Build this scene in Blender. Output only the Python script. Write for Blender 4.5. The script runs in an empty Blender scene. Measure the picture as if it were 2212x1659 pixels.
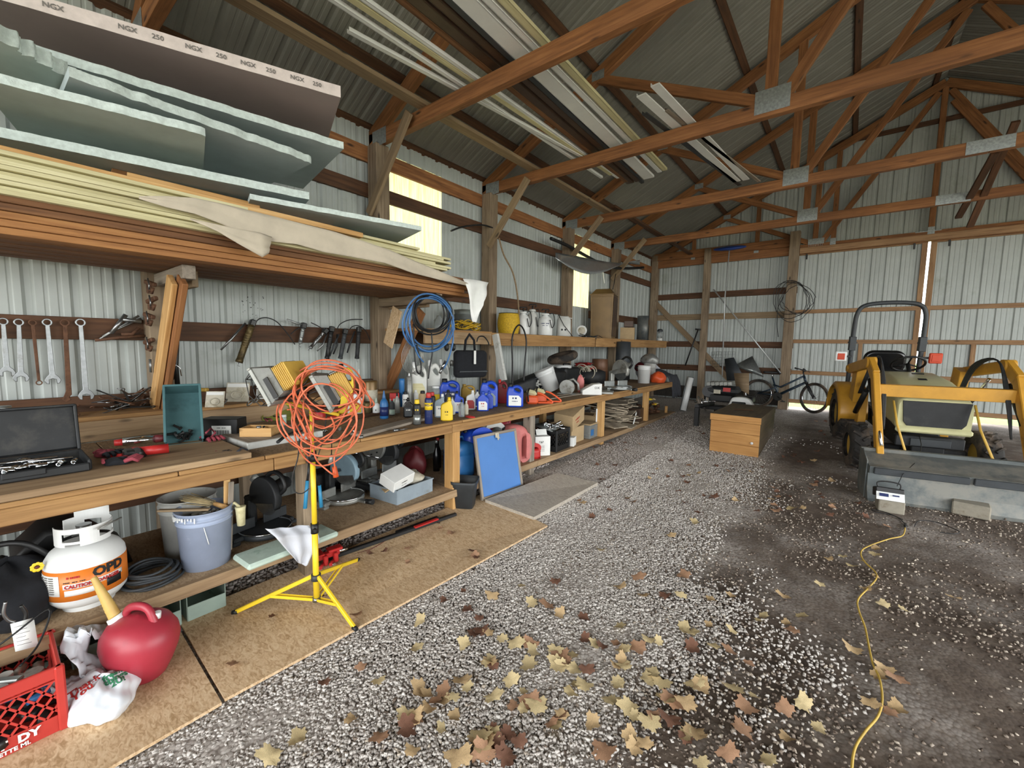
import bpy, math, random
import numpy as np
from mathutils import Vector, Matrix, Euler
random.seed(7); rs = np.random.RandomState(7)
PI = math.pi
col = bpy.context.scene.collection
sc = bpy.context.scene
# ---------- camera ----------
CAMZ = 1.65
FPX = 910.3946
RC = Matrix(((0.7826729, -0.06963887, 0.61852531), (0.62224334, 0.06299571, -0.78028505), (0.01537372, 0.99558122, 0.09263736)))
cd = bpy.data.cameras.new('camera'); cam = bpy.data.objects.new('camera', cd); col.objects.link(cam)
cam.matrix_world = Matrix.Translation((0, 0, CAMZ)) @ RC.to_4x4()
cd.sensor_width = 36; cd.sensor_fit = 'HORIZONTAL'; cd.lens = FPX/2212*36; cd.clip_start = .02; cd.clip_end = 200
sc.camera = cam
# ---------- light: overcast sky through the open front and an added right-wall opening ----------
w = bpy.data.worlds.new('overcast_sky'); sc.world = w; w.use_nodes = True
bg = w.node_tree.nodes['Background']; bg.inputs[0].default_value = (.97, .99, 1, 1); bg.inputs[1].default_value = 1.9
sc.view_settings.view_transform = 'Standard'; sc.view_settings.look = 'None'
sc.view_settings.exposure = 2.15; sc.view_settings.gamma = 1; sc.view_settings.use_curve_mapping = False
def portal(loc, rot, sx, sy):
    l = bpy.data.lights.new('door_portal', 'AREA'); l.shape = 'RECTANGLE'; l.size = sx; l.size_y = sy
    l.cycles.is_portal = True
    o = bpy.data.objects.new('door_portal', l); col.objects.link(o); o.location = loc; o.rotation_euler = rot
portal((1.15, -4.48, 1.9), (PI/2, 0, 0), 10.2, 3.8)
portal((6.55, 4.3, 1.75), (PI/2, 0, PI/2), 10.5, 3.5)  # portal for the unseen opening added in the right wall
sc.cycles.use_denoising = True
sc.cycles.max_bounces = 7; sc.cycles.diffuse_bounces = 5; sc.cycles.glossy_bounces = 3; sc.cycles.transmission_bounces = 5
# ---------- geometry helpers ----------
def ray(px, py):
    return (RC @ Vector(((px-1106)/FPX, -(py-829.5)/FPX, -1)))
def at(px, py, ax, val):
    d = ray(px, py); c = Vector((0, 0, CAMZ)); t = (val-c[ax])/d[ax]; return c+d*t
FA = ([-5, 0, 5, 6.9, 8.5, 11.7, 30], [0, 0, .02, .08, .24, .27, .27])
FB = ([-5, 0, 1.5, 2.7, 3.9, 6, 9, 11.7, 30], [0, 0, .03, .08, .15, .2, .29, .28, .28])
def zf(x, y):
    a = np.interp(y, *FA); b = np.interp(y, *FB); t = min(1, max(0, (x+2.7)/1.2)); t = t*t*(3-2*t)
    return float(b*(1-t)+a*t)
def fl(px, py, dz=0):
    z = 0.
    for i in range(12):
        p = at(px, py, 2, z+dz); z = .5*z+.5*zf(p.x, p.y)
    return p
def rot_to(d, up=(0, 0, 1)):
    d = Vector(d).normalized(); u = Vector(up)
    if abs(d.dot(u)) > .995: u = Vector((0, 1, 0))
    y = u.cross(d).normalized(); z = d.cross(y)
    return Matrix((d, y, z)).transposed()
class M:
    def __init__(s): s.v = []; s.f = []; s.sm = []; s.mi = []; s.m = 0
    def add(s, vs, fs, smooth=False):
        b = len(s.v); s.v += [tuple(v) for v in vs]; s.f += [tuple(b+i for i in f) for f in fs]
        s.sm += [smooth]*len(fs); s.mi += [s.m]*len(fs); return s
    def box(s, c, sz, R=None, bv=0):
        hx, hy, hz = sz[0]/2, sz[1]/2, sz[2]/2; c = Vector(c)
        if isinstance(R, (tuple, list)): R = Euler(R).to_matrix()
        if isinstance(R, (int, float)): R = Matrix.Rotation(R, 3, 'Z')
        vs = []; fs = []
        if bv <= 0:
            for x in (-hx, hx):
                for y in (-hy, hy):
                    for z in (-hz, hz): vs.append(Vector((x, y, z)))
            fs = [(0, 1, 3, 2), (4, 6, 7, 5), (0, 4, 5, 1), (2, 3, 7, 6), (0, 2, 6, 4), (1, 5, 7, 3)]
        else:
            b = min(bv, hx*.95, hy*.95, hz*.95); idx = {}
            for sx in (-1, 1):
                for sy in (-1, 1):
                    for sz_ in (-1, 1):
                        k = (sx, sy, sz_); idx[k] = len(vs)
                        vs += [Vector((sx*hx, sy*(hy-b), sz_*(hz-b))), Vector((sx*(hx-b), sy*hy, sz_*(hz-b))), Vector((sx*(hx-b), sy*(hy-b), sz_*hz))]
            def q(a, ks, ai):
                f = [idx[k]+ai for k in ks]; fs.append(f)
            for sx in (-1, 1):
                q(0, [(sx, -1, -1), (sx, 1, -1), (sx, 1, 1), (sx, -1, 1)][::sx], 0)
                q(0, [(-1, sx, -1), (-1, sx, 1), (1, sx, 1), (1, sx, -1)][::sx], 1)
                q(0, [(-1, -1, sx), (1, -1, sx), (1, 1, sx), (-1, 1, sx)][::sx], 2)
            for a, e in ((0, 1), (1, 2), (0, 2)):
                o = 3-a-e
                for s1 in (-1, 1):
                    for s2 in (-1, 1):
                        k0 = [0]*3; k1 = [0]*3; k0[a] = k1[a] = s1; k0[e] = k1[e] = s2; k0[o] = -1; k1[o] = 1
                        i0 = idx[tuple(k0)]; i1 = idx[tuple(k1)]; fs.append([i0+a, i1+a, i1+e, i0+e])
            for k, i in idx.items(): fs.append([i, i+1, i+2])
            cc = Vector((0, 0, 0)); g = []
            for f in fs:
                n = (vs[f[1]]-vs[f[0]]).cross(vs[f[2]]-vs[f[1]]); m = sum((vs[i] for i in f), Vector())/len(f)
                g.append(f if n.dot(m) > 0 else f[::-1])
            fs = g
        if R is not None: vs = [R @ v for v in vs]
        return s.add([v+c for v in vs], fs)
    def tube(s, pts, r, seg=8, caps=True, closed=False):
        pts = [Vector(p) for p in pts]; n = len(pts)
        rr = r if isinstance(r, (list, tuple)) else [r]*n
        vs = []; fs = []; pu = None
        for i, p in enumerate(pts):
            if closed: d = pts[(i+1) % n]-pts[i-1]
            else: d = pts[min(i+1, n-1)]-pts[max(i-1, 0)]
            if d.length < 1e-9: d = Vector((0, 0, 1))
            d.normalize()
            if pu is None:
                pu = Vector((0, 0, 1)) if abs(d.z) < .9 else Vector((1, 0, 0))
            u = (pu-d*pu.dot(d))
            if u.length < 1e-6: u = Vector((1, 0, 0))-d*d.x
            u.normalize(); pu = u; v = d.cross(u)
            for k in range(seg):
                a = 2*PI*k/seg; vs.append(p+(u*math.cos(a)+v*math.sin(a))*rr[i])
        m = n if closed else n-1
        for i in range(m):
            j = (i+1) % n
            for k in range(seg):
                l = (k+1) % seg; fs.append((i*seg+k, i*seg+l, j*seg+l, j*seg+k))
        s.add(vs, fs, True)
        if caps and not closed:
            b = len(s.v)-n*seg
            s.f += [tuple(b+k for k in range(seg))[::-1], tuple(b+(n-1)*seg+k for k in range(seg))]; s.sm += [False]*2; s.mi += [s.m]*2
        return s
    def cyl(s, p0, p1, r0, r1=None, seg=16): return s.tube([p0, p1], [r0, r0 if r1 is None else r1], seg)
    def lathe(s, prof, c=(0, 0, 0), R=None, seg=24, sm=True, sq=None, caps=True, sx=1, sy=1):
        # prof: list of (r, z); sq: superellipse power for squarish sections
        c = Vector(c); vs = []; fs = []
        for r, z in prof:
            for k in range(seg):
                a = 2*PI*k/seg; ca, sa = math.cos(a), math.sin(a)
                if sq: q = (abs(ca)**sq+abs(sa)**sq)**(-1/sq)
                else: q = 1
                v = Vector((r*q*ca*sx, r*q*sa*sy, z)); vs.append((R @ v if R is not None else v)+c)
        n = len(prof)
        for i in range(n-1):
            for k in range(seg):
                l = (k+1) % seg; fs.append((i*seg+k, i*seg+l, (i+1)*seg+l, (i+1)*seg+k))
        s.add(vs, fs, sm)
        b = len(s.v)-n*seg
        if caps:
            if prof[0][0] > 1e-4: s.f.append(tuple(b+k for k in range(seg))[::-1]); s.sm.append(False); s.mi.append(s.m)
            if prof[-1][0] > 1e-4: s.f.append(tuple(b+(n-1)*seg+k for k in range(seg))); s.sm.append(False); s.mi.append(s.m)
        return s
    def prism(s, poly, t, R=None, c=(0, 0, 0), sm=False):
        # poly in local XZ plane, thickness t along Y
        c = Vector(c); n = len(poly); vs = []
        for y in (-t/2, t/2):
            for x, z in poly: vs.append(Vector((x, y, z)))
        if R is not None:
            if isinstance(R, (tuple, list)): R = Euler(R).to_matrix()
            vs = [R @ v for v in vs]
        fs = [tuple(range(n)), tuple(range(n, 2*n))[::-1]]+[(i+n, (i+1) % n+n, (i+1) % n, i) for i in range(n)]
        return s.add([v+c for v in vs], fs, sm)
    def ball(s, c, r, R=None, seg=14, rings=8, jit=0):
        if not isinstance(r, (tuple, list)): r = (r, r, r)
        c = Vector(c); vs = []; fs = []
        vs.append(Vector((0, 0, -r[2])))
        for i in range(1, rings):
            t = PI*i/rings-PI/2
            for k in range(seg):
                a = 2*PI*k/seg; j = 1+random.uniform(-jit, jit)
                vs.append(Vector((r[0]*math.cos(t)*math.cos(a)*j, r[1]*math.cos(t)*math.sin(a)*j, r[2]*math.sin(t)*j)))
        vs.append(Vector((0, 0, r[2])))
        for k in range(seg):
            l = (k+1) % seg; fs.append((0, 1+l, 1+k)); fs.append((len(vs)-1, 1+(rings-2)*seg+k, 1+(rings-2)*seg+l))
        for i in range(rings-2):
            for k in range(seg):
                l = (k+1) % seg; a = 1+i*seg; fs.append((a+k, a+l, a+seg+l, a+seg+k))
        if R is not None: vs = [R @ v for v in vs]
        return s.add([v+c for v in vs], fs, True)
    def sheet(s, pts, t=.002):   # pts: 2D grid list of Vectors -> thin double sheet
        n = len(pts); m = len(pts[0]); vs = [Vector(p) for r in pts for p in r]; N = n*m
        nr = []
        for i in range(n):
            for j in range(m):
                a = vs[min(i+1, n-1)*m+j]-vs[max(i-1, 0)*m+j]; b = vs[i*m+min(j+1, m-1)]-vs[i*m+max(j-1, 0)]
                q = a.cross(b); nr.append(q.normalized() if q.length > 1e-9 else Vector((0, 0, 1)))
        v2 = [v+q*t for v, q in zip(vs, nr)]; fs = []
        for i in range(n-1):
            for j in range(m-1):
                a = i*m+j; fs.append((a, a+1, a+m+1, a+m)); fs.append((a+N, a+m+N, a+m+1+N, a+1+N))
        for j in range(m-1):
            fs.append((j, j+N, j+1+N, j+1)); b = (n-1)*m+j; fs.append((b, b+1, b+1+N, b+N))
        for i in range(n-1):
            a = i*m; fs.append((a, a+m, a+m+N, a+N)); b = i*m+m-1; fs.append((b, b+N, b+m+N, b+m))
        return s.add(vs+v2, fs, True)
    def build(s, name, mat, parent=None, loc=None, rot=None):
        me = bpy.data.meshes.new(name); me.from_pydata(s.v, [], s.f)
        me.polygons.foreach_set('use_smooth', s.sm)
        mats = mat if isinstance(mat, (list, tuple)) else [mat]
        for q in mats: me.materials.append(MT[q] if isinstance(q, str) else q)
        if any(s.mi): me.polygons.foreach_set('material_index', s.mi)
        me.update()
        o = bpy.data.objects.new(name, me); col.objects.link(o)
        if parent: o.parent = parent
        if loc is not None: o.location = loc
        if rot is not None: o.rotation_euler = rot if isinstance(rot, (tuple, Euler)) else (0, 0, rot)
        return o
def tag(o, label, cat, group=None, kind=None):
    o['label'] = label; o['category'] = cat
    if group: o['group'] = group
    if kind: o['kind'] = kind
    return o
def thing(name, label, cat, loc=(0, 0, 0), rot=0, group=None):
    o = bpy.data.objects.new(name, None); col.objects.link(o); o.empty_display_size = .05
    o.location = loc; o.rotation_euler = rot if isinstance(rot, (tuple, Euler)) else (0, 0, rot)
    return tag(o, label, cat, group)
def struct(o): o['kind'] = 'structure'; return o
def dup(o, loc=None, rot=None, label=None, group=None, scale=None):
    c = o.copy(); col.objects.link(c)
    for ch in list(o.children):
        d = ch.copy(); d.parent = c; col.objects.link(d)
        for g in list(ch.children):
            e = g.copy(); e.parent = d; col.objects.link(e)
    if loc is not None: c.location = loc
    if rot is not None: c.rotation_euler = rot if isinstance(rot, (tuple, Euler)) else (0, 0, rot)
    if label: c['label'] = label
    if group: c['group'] = group
    if scale: c.scale = (scale,)*3 if isinstance(scale, (int, float)) else scale
    return c
def beam(p0, p1, wd, ht, mat, name='board', parent=None, up=(0, 0, 1), bv=.004, roll=0):
    """board from p0 to p1, mesh along its own X so the grain runs lengthwise"""
    p0 = Vector(p0); p1 = Vector(p1); L = (p1-p0).length
    o = M().box((L/2, 0, 0), (L, wd, ht), None, bv).build(name, mat, parent)
    R = rot_to(p1-p0, up)
    if roll: R = R @ Matrix.Rotation(roll, 3, 'X')
    o.matrix_local = Matrix.Translation(p0) @ R.to_4x4(); return o
def text(s, size, mat, parent, loc, rot, name='lettering', ext=.0006, align='CENTER', sx=1, bold=0):
    if s.startswith('~'):      # small print too fine to read: rows of dashes
        mb = M(); n = len(s)-1; x = -n*size*.3
        for k in range(n):
            wd = size*(.32+.22*((k*7) % 3)/2)
            if s[k+1] != ' ': mb.box((x+wd/2, 0, 0), (wd, size*.42, ext*2))
            x += size*.6
        t = mb.build('print_line', mat, parent); t.location = loc; t.rotation_euler = rot; return t
    c = bpy.data.curves.new(name, 'FONT'); c.body = s; c.size = size; c.extrude = ext; c.align_x = align; c.align_y = 'CENTER'; c.resolution_u = 2; c.offset = bold
    o = bpy.data.objects.new('t', c); me = bpy.data.meshes.new_from_object(o); bpy.data.objects.remove(o); bpy.data.curves.remove(c)
    me.materials.clear(); me.materials.append(MT[mat]); me.name = name
    t = bpy.data.objects.new(name, me); col.objects.link(t)
    if parent: t.parent = parent
    t.location = loc; t.rotation_euler = rot; t.scale = (sx, 1, 1); return t
def wraptext(s, size, mat, parent, R, z, a0, name='lettering', sx=1, bold=.0):
    """text bent round a cylinder of radius R about local Z"""
    t = text(s, size, mat, parent, (0, 0, 0), (0, 0, 0), name, sx=1, bold=bold)
    for v in t.data.vertices:
        x, y, q = v.co.x*sx, v.co.y, v.co.z; a = a0+x/R; r = R+.001+q
        v.co = (r*math.cos(a), r*math.sin(a), z+y)
    t.data.update(); return t
def hexc(h):
    h = h.lstrip('#'); c = [int(h[i:i+2], 16)/255 for i in (0, 2, 4)]
    return tuple(((x/12.92) if x <= .04045 else ((x+.055)/1.055)**2.4) for x in c)+(1,)
MT = {}
def nodes(name):
    m = bpy.data.materials.new(name); m.use_nodes = True; nt = m.node_tree; b = nt.nodes['Principled BSDF']; MT[name] = m
    return m, nt, b, nt.nodes.new, nt.links.new
def ramp(nt, fac, stops):
    r = nt.nodes.new('ShaderNodeValToRGB'); e = r.color_ramp.elements
    while len(e) < len(stops): e.new(.5)
    for k, (p, c) in enumerate(stops): e[k].position = p; e[k].color = hexc(c) if isinstance(c, str) else c
    nt.links.new(fac, r.inputs[0]); return r.outputs[0]
def noise(nt, scale, vec=None, det=4, rough=.6, dist=0):
    n = nt.nodes.new('ShaderNodeTexNoise'); n.inputs['Scale'].default_value = scale; n.inputs['Detail'].default_value = det
    n.inputs['Roughness'].default_value = rough; n.inputs['Distortion'].default_value = dist
    if vec is not None: nt.links.new(vec, n.inputs['Vector'])
    return n.outputs[0]
def coords(nt, scale=(1, 1, 1), kind='Object', rnd=True):
    t = nt.nodes.new('ShaderNodeTexCoord'); mp = nt.nodes.new('ShaderNodeMapping'); mp.inputs['Scale'].default_value = scale
    nt.links.new(t.outputs[kind], mp.inputs['Vector'])
    if rnd:
        oi = nt.nodes.new('ShaderNodeObjectInfo'); ml = nt.nodes.new('ShaderNodeMath'); ml.operation = 'MULTIPLY'; ml.inputs[1].default_value = 37.
        nt.links.new(oi.outputs['Random'], ml.inputs[0]); cb = nt.nodes.new('ShaderNodeCombineXYZ')
        for i in range(3): nt.links.new(ml.outputs[0], cb.inputs[i])
        nt.links.new(cb.outputs[0], mp.inputs['Location'])
    return mp.outputs[0]
def bump(nt, b, h, st=.3, dist=.002):
    n = nt.nodes.new('ShaderNodeBump'); n.inputs['Strength'].default_value = st; n.inputs['Distance'].default_value = dist
    nt.links.new(h, n.inputs['Height']); nt.links.new(n.outputs[0], b.inputs['Normal'])
def mixc(nt, f, a, b, mode='MIX'):
    m = nt.nodes.new('ShaderNodeMix'); m.data_type = 'RGBA'; m.blend_type = mode
    for k, v in ((0, f), (6, a), (7, b)):
        if hasattr(v, 'links') or hasattr(v, 'is_linked'): nt.links.new(v, m.inputs[k])
        else: m.inputs[k].default_value = (hexc(v) if isinstance(v, str) else v)
    return m.outputs[2]
def plain(name, c, rough=.5, metal=0, var=.12, sc_=12, bmp=0, dirt=None, dm=.55, **kw):
    m, nt, b, N, L = nodes(name); v = coords(nt)
    n = noise(nt, sc_, v, 5); c0 = hexc(c) if isinstance(c, str) else c
    d = tuple(x*(1-var*1.6) for x in c0[:3])+(1,); u = tuple(min(1, x*(1+var)) for x in c0[:3])+(1,)
    o = ramp(nt, n, [(.3, d), (.7, u)])
    if dirt:
        n2 = noise(nt, sc_*.5, v, 8, .7); f = ramp(nt, n2, [(dm-.05, (0, 0, 0, 1)), (dm+.1, (1, 1, 1, 1))]); o = mixc(nt, f, o, dirt)
    L(o, b.inputs['Base Color']); b.inputs['Roughness'].default_value = rough; b.inputs['Metallic'].default_value = metal
    for k, x in kw.items(): b.inputs[k.replace('_', ' ')].default_value = x
    if bmp: bump(nt, b, noise(nt, sc_*4, v, 3), bmp)
    return m
def wood(name, c1, c2, c3=None, rough=.75, knots=True, g=1.0):
    m, nt, b, N, L = nodes(name); v = coords(nt, (1.2*g, 22*g, 22*g))
    n = noise(nt, 1.6, v, 6, .65, .35); o = ramp(nt, n, [(.28, c1), (.52, c2), (.75, c3 or c2)])
    v3 = coords(nt, (.6, 1.5, 1.5)); n3 = noise(nt, 2.2, v3, 3); o = mixc(nt, ramp(nt, n3, [(.35, (.55,)*3+(1,)), (.65, (.0,)*3+(1,))]), o, c1)
    if knots:
        vv = coords(nt, (2.2, 7, 7)); vo = N('ShaderNodeTexVoronoi'); vo.inputs['Scale'].default_value = 1.0; L(vv, vo.inputs['Vector'])
        k = ramp(nt, vo.outputs['Distance'], [(.05, (1, 1, 1, 1)), (.13, (0, 0, 0, 1))]); dk = tuple(x*.35 for x in hexc(c1)[:3])+(1,)
        o = mixc(nt, k, o, dk)
    L(o, b.inputs['Base Color']); b.inputs['Roughness'].default_value = rough
    bump(nt, b, n, .25, .002); return m

def crv(loops, t, bev, mat, name, parent=None, loc=(0, 0, 0), rot=(0, 0, 0), res=2):
    """flat outline (with holes) given thickness and a rounded edge, in local XY"""
    c = bpy.data.curves.new(name, 'CURVE'); c.dimensions = '2D'; c.fill_mode = 'BOTH'; c.extrude = max(t/2-bev, 0); c.bevel_depth = bev; c.bevel_resolution = res; c.offset = -bev
    for lp in loops:
        sp = c.splines.new('POLY'); sp.points.add(len(lp)-1); sp.use_cyclic_u = True
        for p, q in zip(sp.points, lp): p.co = (q[0], q[1], 0, 1)
    o = bpy.data.objects.new('t', c); me = bpy.data.meshes.new_from_object(o); bpy.data.objects.remove(o); bpy.data.curves.remove(c)
    me.materials.clear(); me.materials.append(MT[mat]); me.name = name
    t_ = bpy.data.objects.new(name, me); col.objects.link(t_)
    if parent: t_.parent = parent
    t_.location = loc; t_.rotation_euler = rot; return t_
UP = (PI/2, 0, 0)
def spl(pts, n=6, closed=True):
    m = len(pts); out = []
    for i in range(m if closed else m-1):
        g = (lambda k: Vector(pts[k % m])) if closed else (lambda k: Vector(pts[min(max(k, 0), m-1)]))
        a, b_, c, d = g(i-1), g(i), g(i+1), g(i+2)
        for k in range(n):
            u = k/n; out.append(.5*((2*b_)+(c-a)*u+(2*a-5*b_+4*c-d)*u*u+(3*b_-a-3*c+d)*u**3))
    if not closed: out.append(Vector(pts[-1]))
    return out
def rrect(w_, h, r, cx=0, cy=0, n=4):
    out = []
    for k, (sx_, sy_) in enumerate(((1, 1), (-1, 1), (-1, -1), (1, -1))):
        for i in range(n+1):
            a = PI/2*(k+i/n); out.append((cx+sx_*(w_/2-r)+r*math.cos(a), cy+sy_*(h/2-r)+r*math.sin(a)))
    return out
def circ(r, cx=0, cy=0, n=20): return [(cx+r*math.cos(2*PI*i/n), cy+r*math.sin(2*PI*i/n)) for i in range(n)]
def face(p): return math.atan2(-p[0], p[1])
def loft(secs, mat, nm, par, caps=True):
    mb = M(); n = len(secs[0]); vs = [Vector(p) for s_ in secs for p in s_]; fs = []
    for i in range(len(secs)-1):
        for k in range(n): l = (k+1) % n; fs.append((i*n+k, i*n+l, (i+1)*n+l, (i+1)*n+k))
    mb.add(vs, fs, True)
    if caps: mb.f += [tuple(range(n))[::-1], tuple(range((len(secs)-1)*n, len(secs)*n))]; mb.sm += [False]*2; mb.mi += [0, 0]
    return mb.build(nm, mat, par)

def drape(t, tgt, d, off=.002):
    """press lettering onto a surface: cast along d (parent space) onto the sibling mesh"""
    from mathutils.bvhtree import BVHTree
    bv = BVHTree.FromPolygons([v.co for v in tgt.data.vertices], [p.vertices for p in tgt.data.polygons])
    Mt = Matrix.LocRotScale(t.location, t.rotation_euler, t.scale); Mi = Mt.inverted(); d = Vector(d).normalized()
    for v in t.data.vertices:
        p = Mt @ v.co; h = bv.ray_cast(p-d*.5, d)
        if h[0] is not None: v.co = Mi @ (h[0]-d*off)
    t.data.update()
# ---------- materials ----------
wood('truss_wood', '#603b1e', '#936137', '#a9784b')
wood('truss_wood_light', '#765639', '#9d7a56', '#ad8a65')
wood('dark_wood', '#35210f', '#5b3b24', '#6d4a2f')
wood('post_wood', '#5f4e3c', '#8f7d66', '#a59378')
wood('grey_wood', '#6d6357', '#9b9082', '#aea393')
wood('pine', '#a5773f', '#cfa56c', '#dcb880')
wood('bench_wood', '#7d5a33', '#a57e4e', '#b8935f')
wood('shelf_wood', '#7a6146', '#a58a68', '#b89f7c')
wood('lumber_brown', '#7a4e29', '#a37140', '#b88a54', knots=False)
wood('lumber_dark', '#4d2f17', '#7a5230', '#8f6540', knots=False)
wood('cream_board', '#b3aa80', '#d4cda3', '#dcd6b2', knots=False)
wood('chest_wood', '#9c6c38', '#bd8c50', '#cb9d63')
wood('chest_side', '#4a3e2f', '#65563f', '#786849')
plain('pole_metal', '#b4b7b6', .3, .3, .08, 20)
wood('weathered', '#6f5b43', '#8f7a5e', '#a08b6e')
plain('outside_ground', '#b0ab98', .95, 0, .15, 6)
plain('white_steel', '#a8aeaa', .45, 0, .06, 3, dirt='#8f958c', dm=.62)
plain('roof_steel', '#7b7a73', .5, 0, .08, 2)
plain('galv', '#a3a8a6', .38, .75, .12, 18)
plain('galv_plate', '#9da3a2', .45, .6, .2, 40, .3)
plain('chrome', '#d8dbdd', .14, 1, .05, 20)
plain('wrench_steel', '#858889', .38, .85, .15, 25, dirt='#5c5a56', dm=.6)
plain('steel', '#8e9090', .32, .9, .15, 20)
plain('cast_grey', '#9a9b96', .45, .5, .12, 16, dirt='#6b675e', dm=.55)
plain('dark_steel', '#3a3a39', .42, .7, .2, 16)
plain('rust', '#6b4a35', .75, .3, .3, 30, .4, dirt='#4a3224', dm=.55)
plain('old_brass', '#6f5f3c', .5, .6, .3, 20, dirt='#3a3120', dm=.5)
plain('black', '#151617', .5, 0, .15, 15)
plain('black_gloss', '#101112', .22, 0, .1, 15)
plain('black_dusty', '#1f2123', .6, 0, .2, 9, dirt='#393733', dm=.6)
plain('charcoal', '#33373a', .55, 0, .12, 9)
plain('rubber', '#2a2724', .85, 0, .2, 8, .3, dirt='#5a4c3f', dm=.5)
plain('cloth_black', '#14161b', .95, 0, .2, 30, .4)
plain('cloth_dark', '#3a3c42', .95, 0, .2, 20, .4)
plain('cloth_white', '#c9ccd3', .9, 0, .05, 10, .15)
plain('glove_red', '#8f3a45', .85, 0, .2, 30, .3)
plain('white_plastic', '#dfe1df', .4, 0, .04, 6)
plain('milky', '#c9cac4', .35, 0, .06, 8, Subsurface_Weight=.0)
plain('dusty_white', '#b9bab5', .55, 0, .08, 10, dirt='#837f76', dm=.58)
plain('bucket_blue', '#9aa6bd', .5, 0, .06, 8, dirt='#d5dae2', dm=.66)
plain('paper', '#e3e4e0', .8, 0, .04, 10)
plain('old_paper', '#c4beac', .85, 0, .15, 14, dirt='#8b8168', dm=.55)
plain('tarp', '#c2b7a4', .8, 0, .08, 6, .2)
plain('cardboard', '#b39a74', .85, 0, .08, 8)
plain('foam_mint', '#b6c4bd', .8, 0, .07, 5, .2)
plain('foam_blue', '#b4c1c2', .8, 0, .06, 5, .15)
plain('foam_face', '#87a09c', .75, 0, .05, 3)
plain('foam_edge', '#c4d0cb', .85, 0, .12, 40, .8)
plain('foam_mauve', '#9c8d8a', .7, 0, .05, 3)
plain('foam_mauve_edge', '#cfc3bd', .8, 0, .08, 20, .3)
plain('orange_cord', '#cf6a47', .45, 0, .1, 8)
plain('orange', '#d4552a', .4, 0, .06, 8)
plain('orange_label', '#dd7a28', .4, 0, .06, 8)
plain('yellow', '#e8c52c', .4, 0, .05, 8)
plain('yellow_dull', '#c9a348', .5, 0, .08, 8, dirt='#8d7b4b', dm=.62)
plain('yellow_cord', '#c2a247', .55, 0, .15, 14)
plain('yellow_twine', '#c9a321', .7, 0, .2, 60, .6)
plain('tractor_yellow', '#bf8c2e', .42, 0, .1, 6, dirt='#6d4a1e', dm=.6)
plain('tractor_cream', '#c3c094', .35, 0, .06, 5, dirt='#8c8766', dm=.66)
plain('bucket_grey', '#636969', .45, .35, .15, 5, .15, dirt='#7e7d76', dm=.52)
plain('red', '#b52a28', .4, 0, .08, 8)
plain('red_can', '#9f2d3b', .42, 0, .08, 6, dirt='#7d3039', dm=.64)
plain('red_crate', '#b3342c', .45, 0, .08, 7)
plain('pink_can', '#c7736f', .55, 0, .1, 6, dirt='#a5625c', dm=.6)
plain('maroon', '#5c1a1e', .5, 0, .1, 8)
plain('blue_oil', '#1d45b5', .32, 0, .06, 8)
plain('blue', '#2447a8', .4, 0, .08, 8)
plain('navy', '#1c2a5c', .4, 0, .08, 8)
plain('blue_can', '#2d6aa3', .42, 0, .1, 8)
plain('hose_blue', '#3f6c9f', .45, 0, .08, 8)
plain('board_blue', '#4377b8', .55, 0, .05, 3, dirt='#3b5f88', dm=.7)
plain('saw_blue', '#7f98a5', .5, 0, .1, 8)
plain('bin_green', '#8fa196', .5, 0, .08, 6)
plain('bin_teal', '#4d7377', .5, 0, .08, 8, dirt='#38555a', dm=.6)
plain('tote_grey', '#8b98a1', .55, 0, .08, 8, dirt='#6e6f68', dm=.62)
plain('handle_blue', '#2f7fa6', .45, 0, .08, 8)
plain('brown_metal', '#6e5735', .35, .35, .15, 4)
plain('brown_metal_dark', '#4a372a', .45, .3, .15, 4)
plain('bronze_can', '#6b4a33', .45, .2, .1, 4)
plain('green_paper', '#b7c9bc', .8, 0, .1, 10, dirt='#6f8f7d', dm=.6)
plain('tan_spout', '#c5a45b', .5, 0, .08, 10)
plain('green_clear', '#8c9a3a', .3, 0, .08, 8)
plain('dusty_brown', '#7d6c58', .85, 0, .15, 9)
plain('insulation', '#b9ac96', .95, 0, .2, 12, .5, dirt='#7d7161', dm=.5)
plain('foil', '#c9cfd3', .25, .85, .1, 16, .6)
plain('concrete', '#8b8577', .9, 0, .1, 20, .4, dirt='#6d6252', dm=.6)
plain('red_lamp', '#c0472d', .25, 0, .05, 8)
plain('leaf_tan', '#bb9f76', .8, 0, .2, 20, .3)
plain('leaf_yellow', '#cdb98c', .8, 0, .2, 20, .3)
plain('leaf_brown', '#6f4c3a', .85, 0, .2, 20, .3)
plain('leaf_orange', '#a57f62', .8, 0, .18, 20, .3)
plain('text_black', '#1b1b1b', .7, 0, 0, 5)
plain('text_grey', '#6d6a66', .8, 0, 0, 5)
plain('text_red', '#a92522', .7, 0, 0, 5)
plain('text_green', '#2f7a55', .7, 0, 0, 5)
plain('text_white', '#e6e2da', .7, 0, 0, 5)
plain('bike_blue', '#1f2f3d', .35, .2, .1, 8)
plain('disc_blue', '#1c3c8a', .4, 0, .1, 8)
plain('dark_earth', '#3c3833', .95, 0, .2, 12, .5)
plain('grass', '#6f9a3f', .95, 0, .25, 20, .6)
plain('plastic_bag', '#dfe4ea', .3, 0, .04, 10)
def glassy(name, c, a=.35, rough=.1):
    m, nt, b, N, L = nodes(name); b.inputs['Base Color'].default_value = hexc(c); b.inputs['Roughness'].default_value = rough
    b.inputs['Transmission Weight'].default_value = a; b.inputs['IOR'].default_value = 1.3; return m
glassy('clear', '#cdd3d2', .75, .08); glassy('clear_red', '#8d2c33', .4, .1); glassy('clear_green', '#a9b05a', .5, .15)
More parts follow.
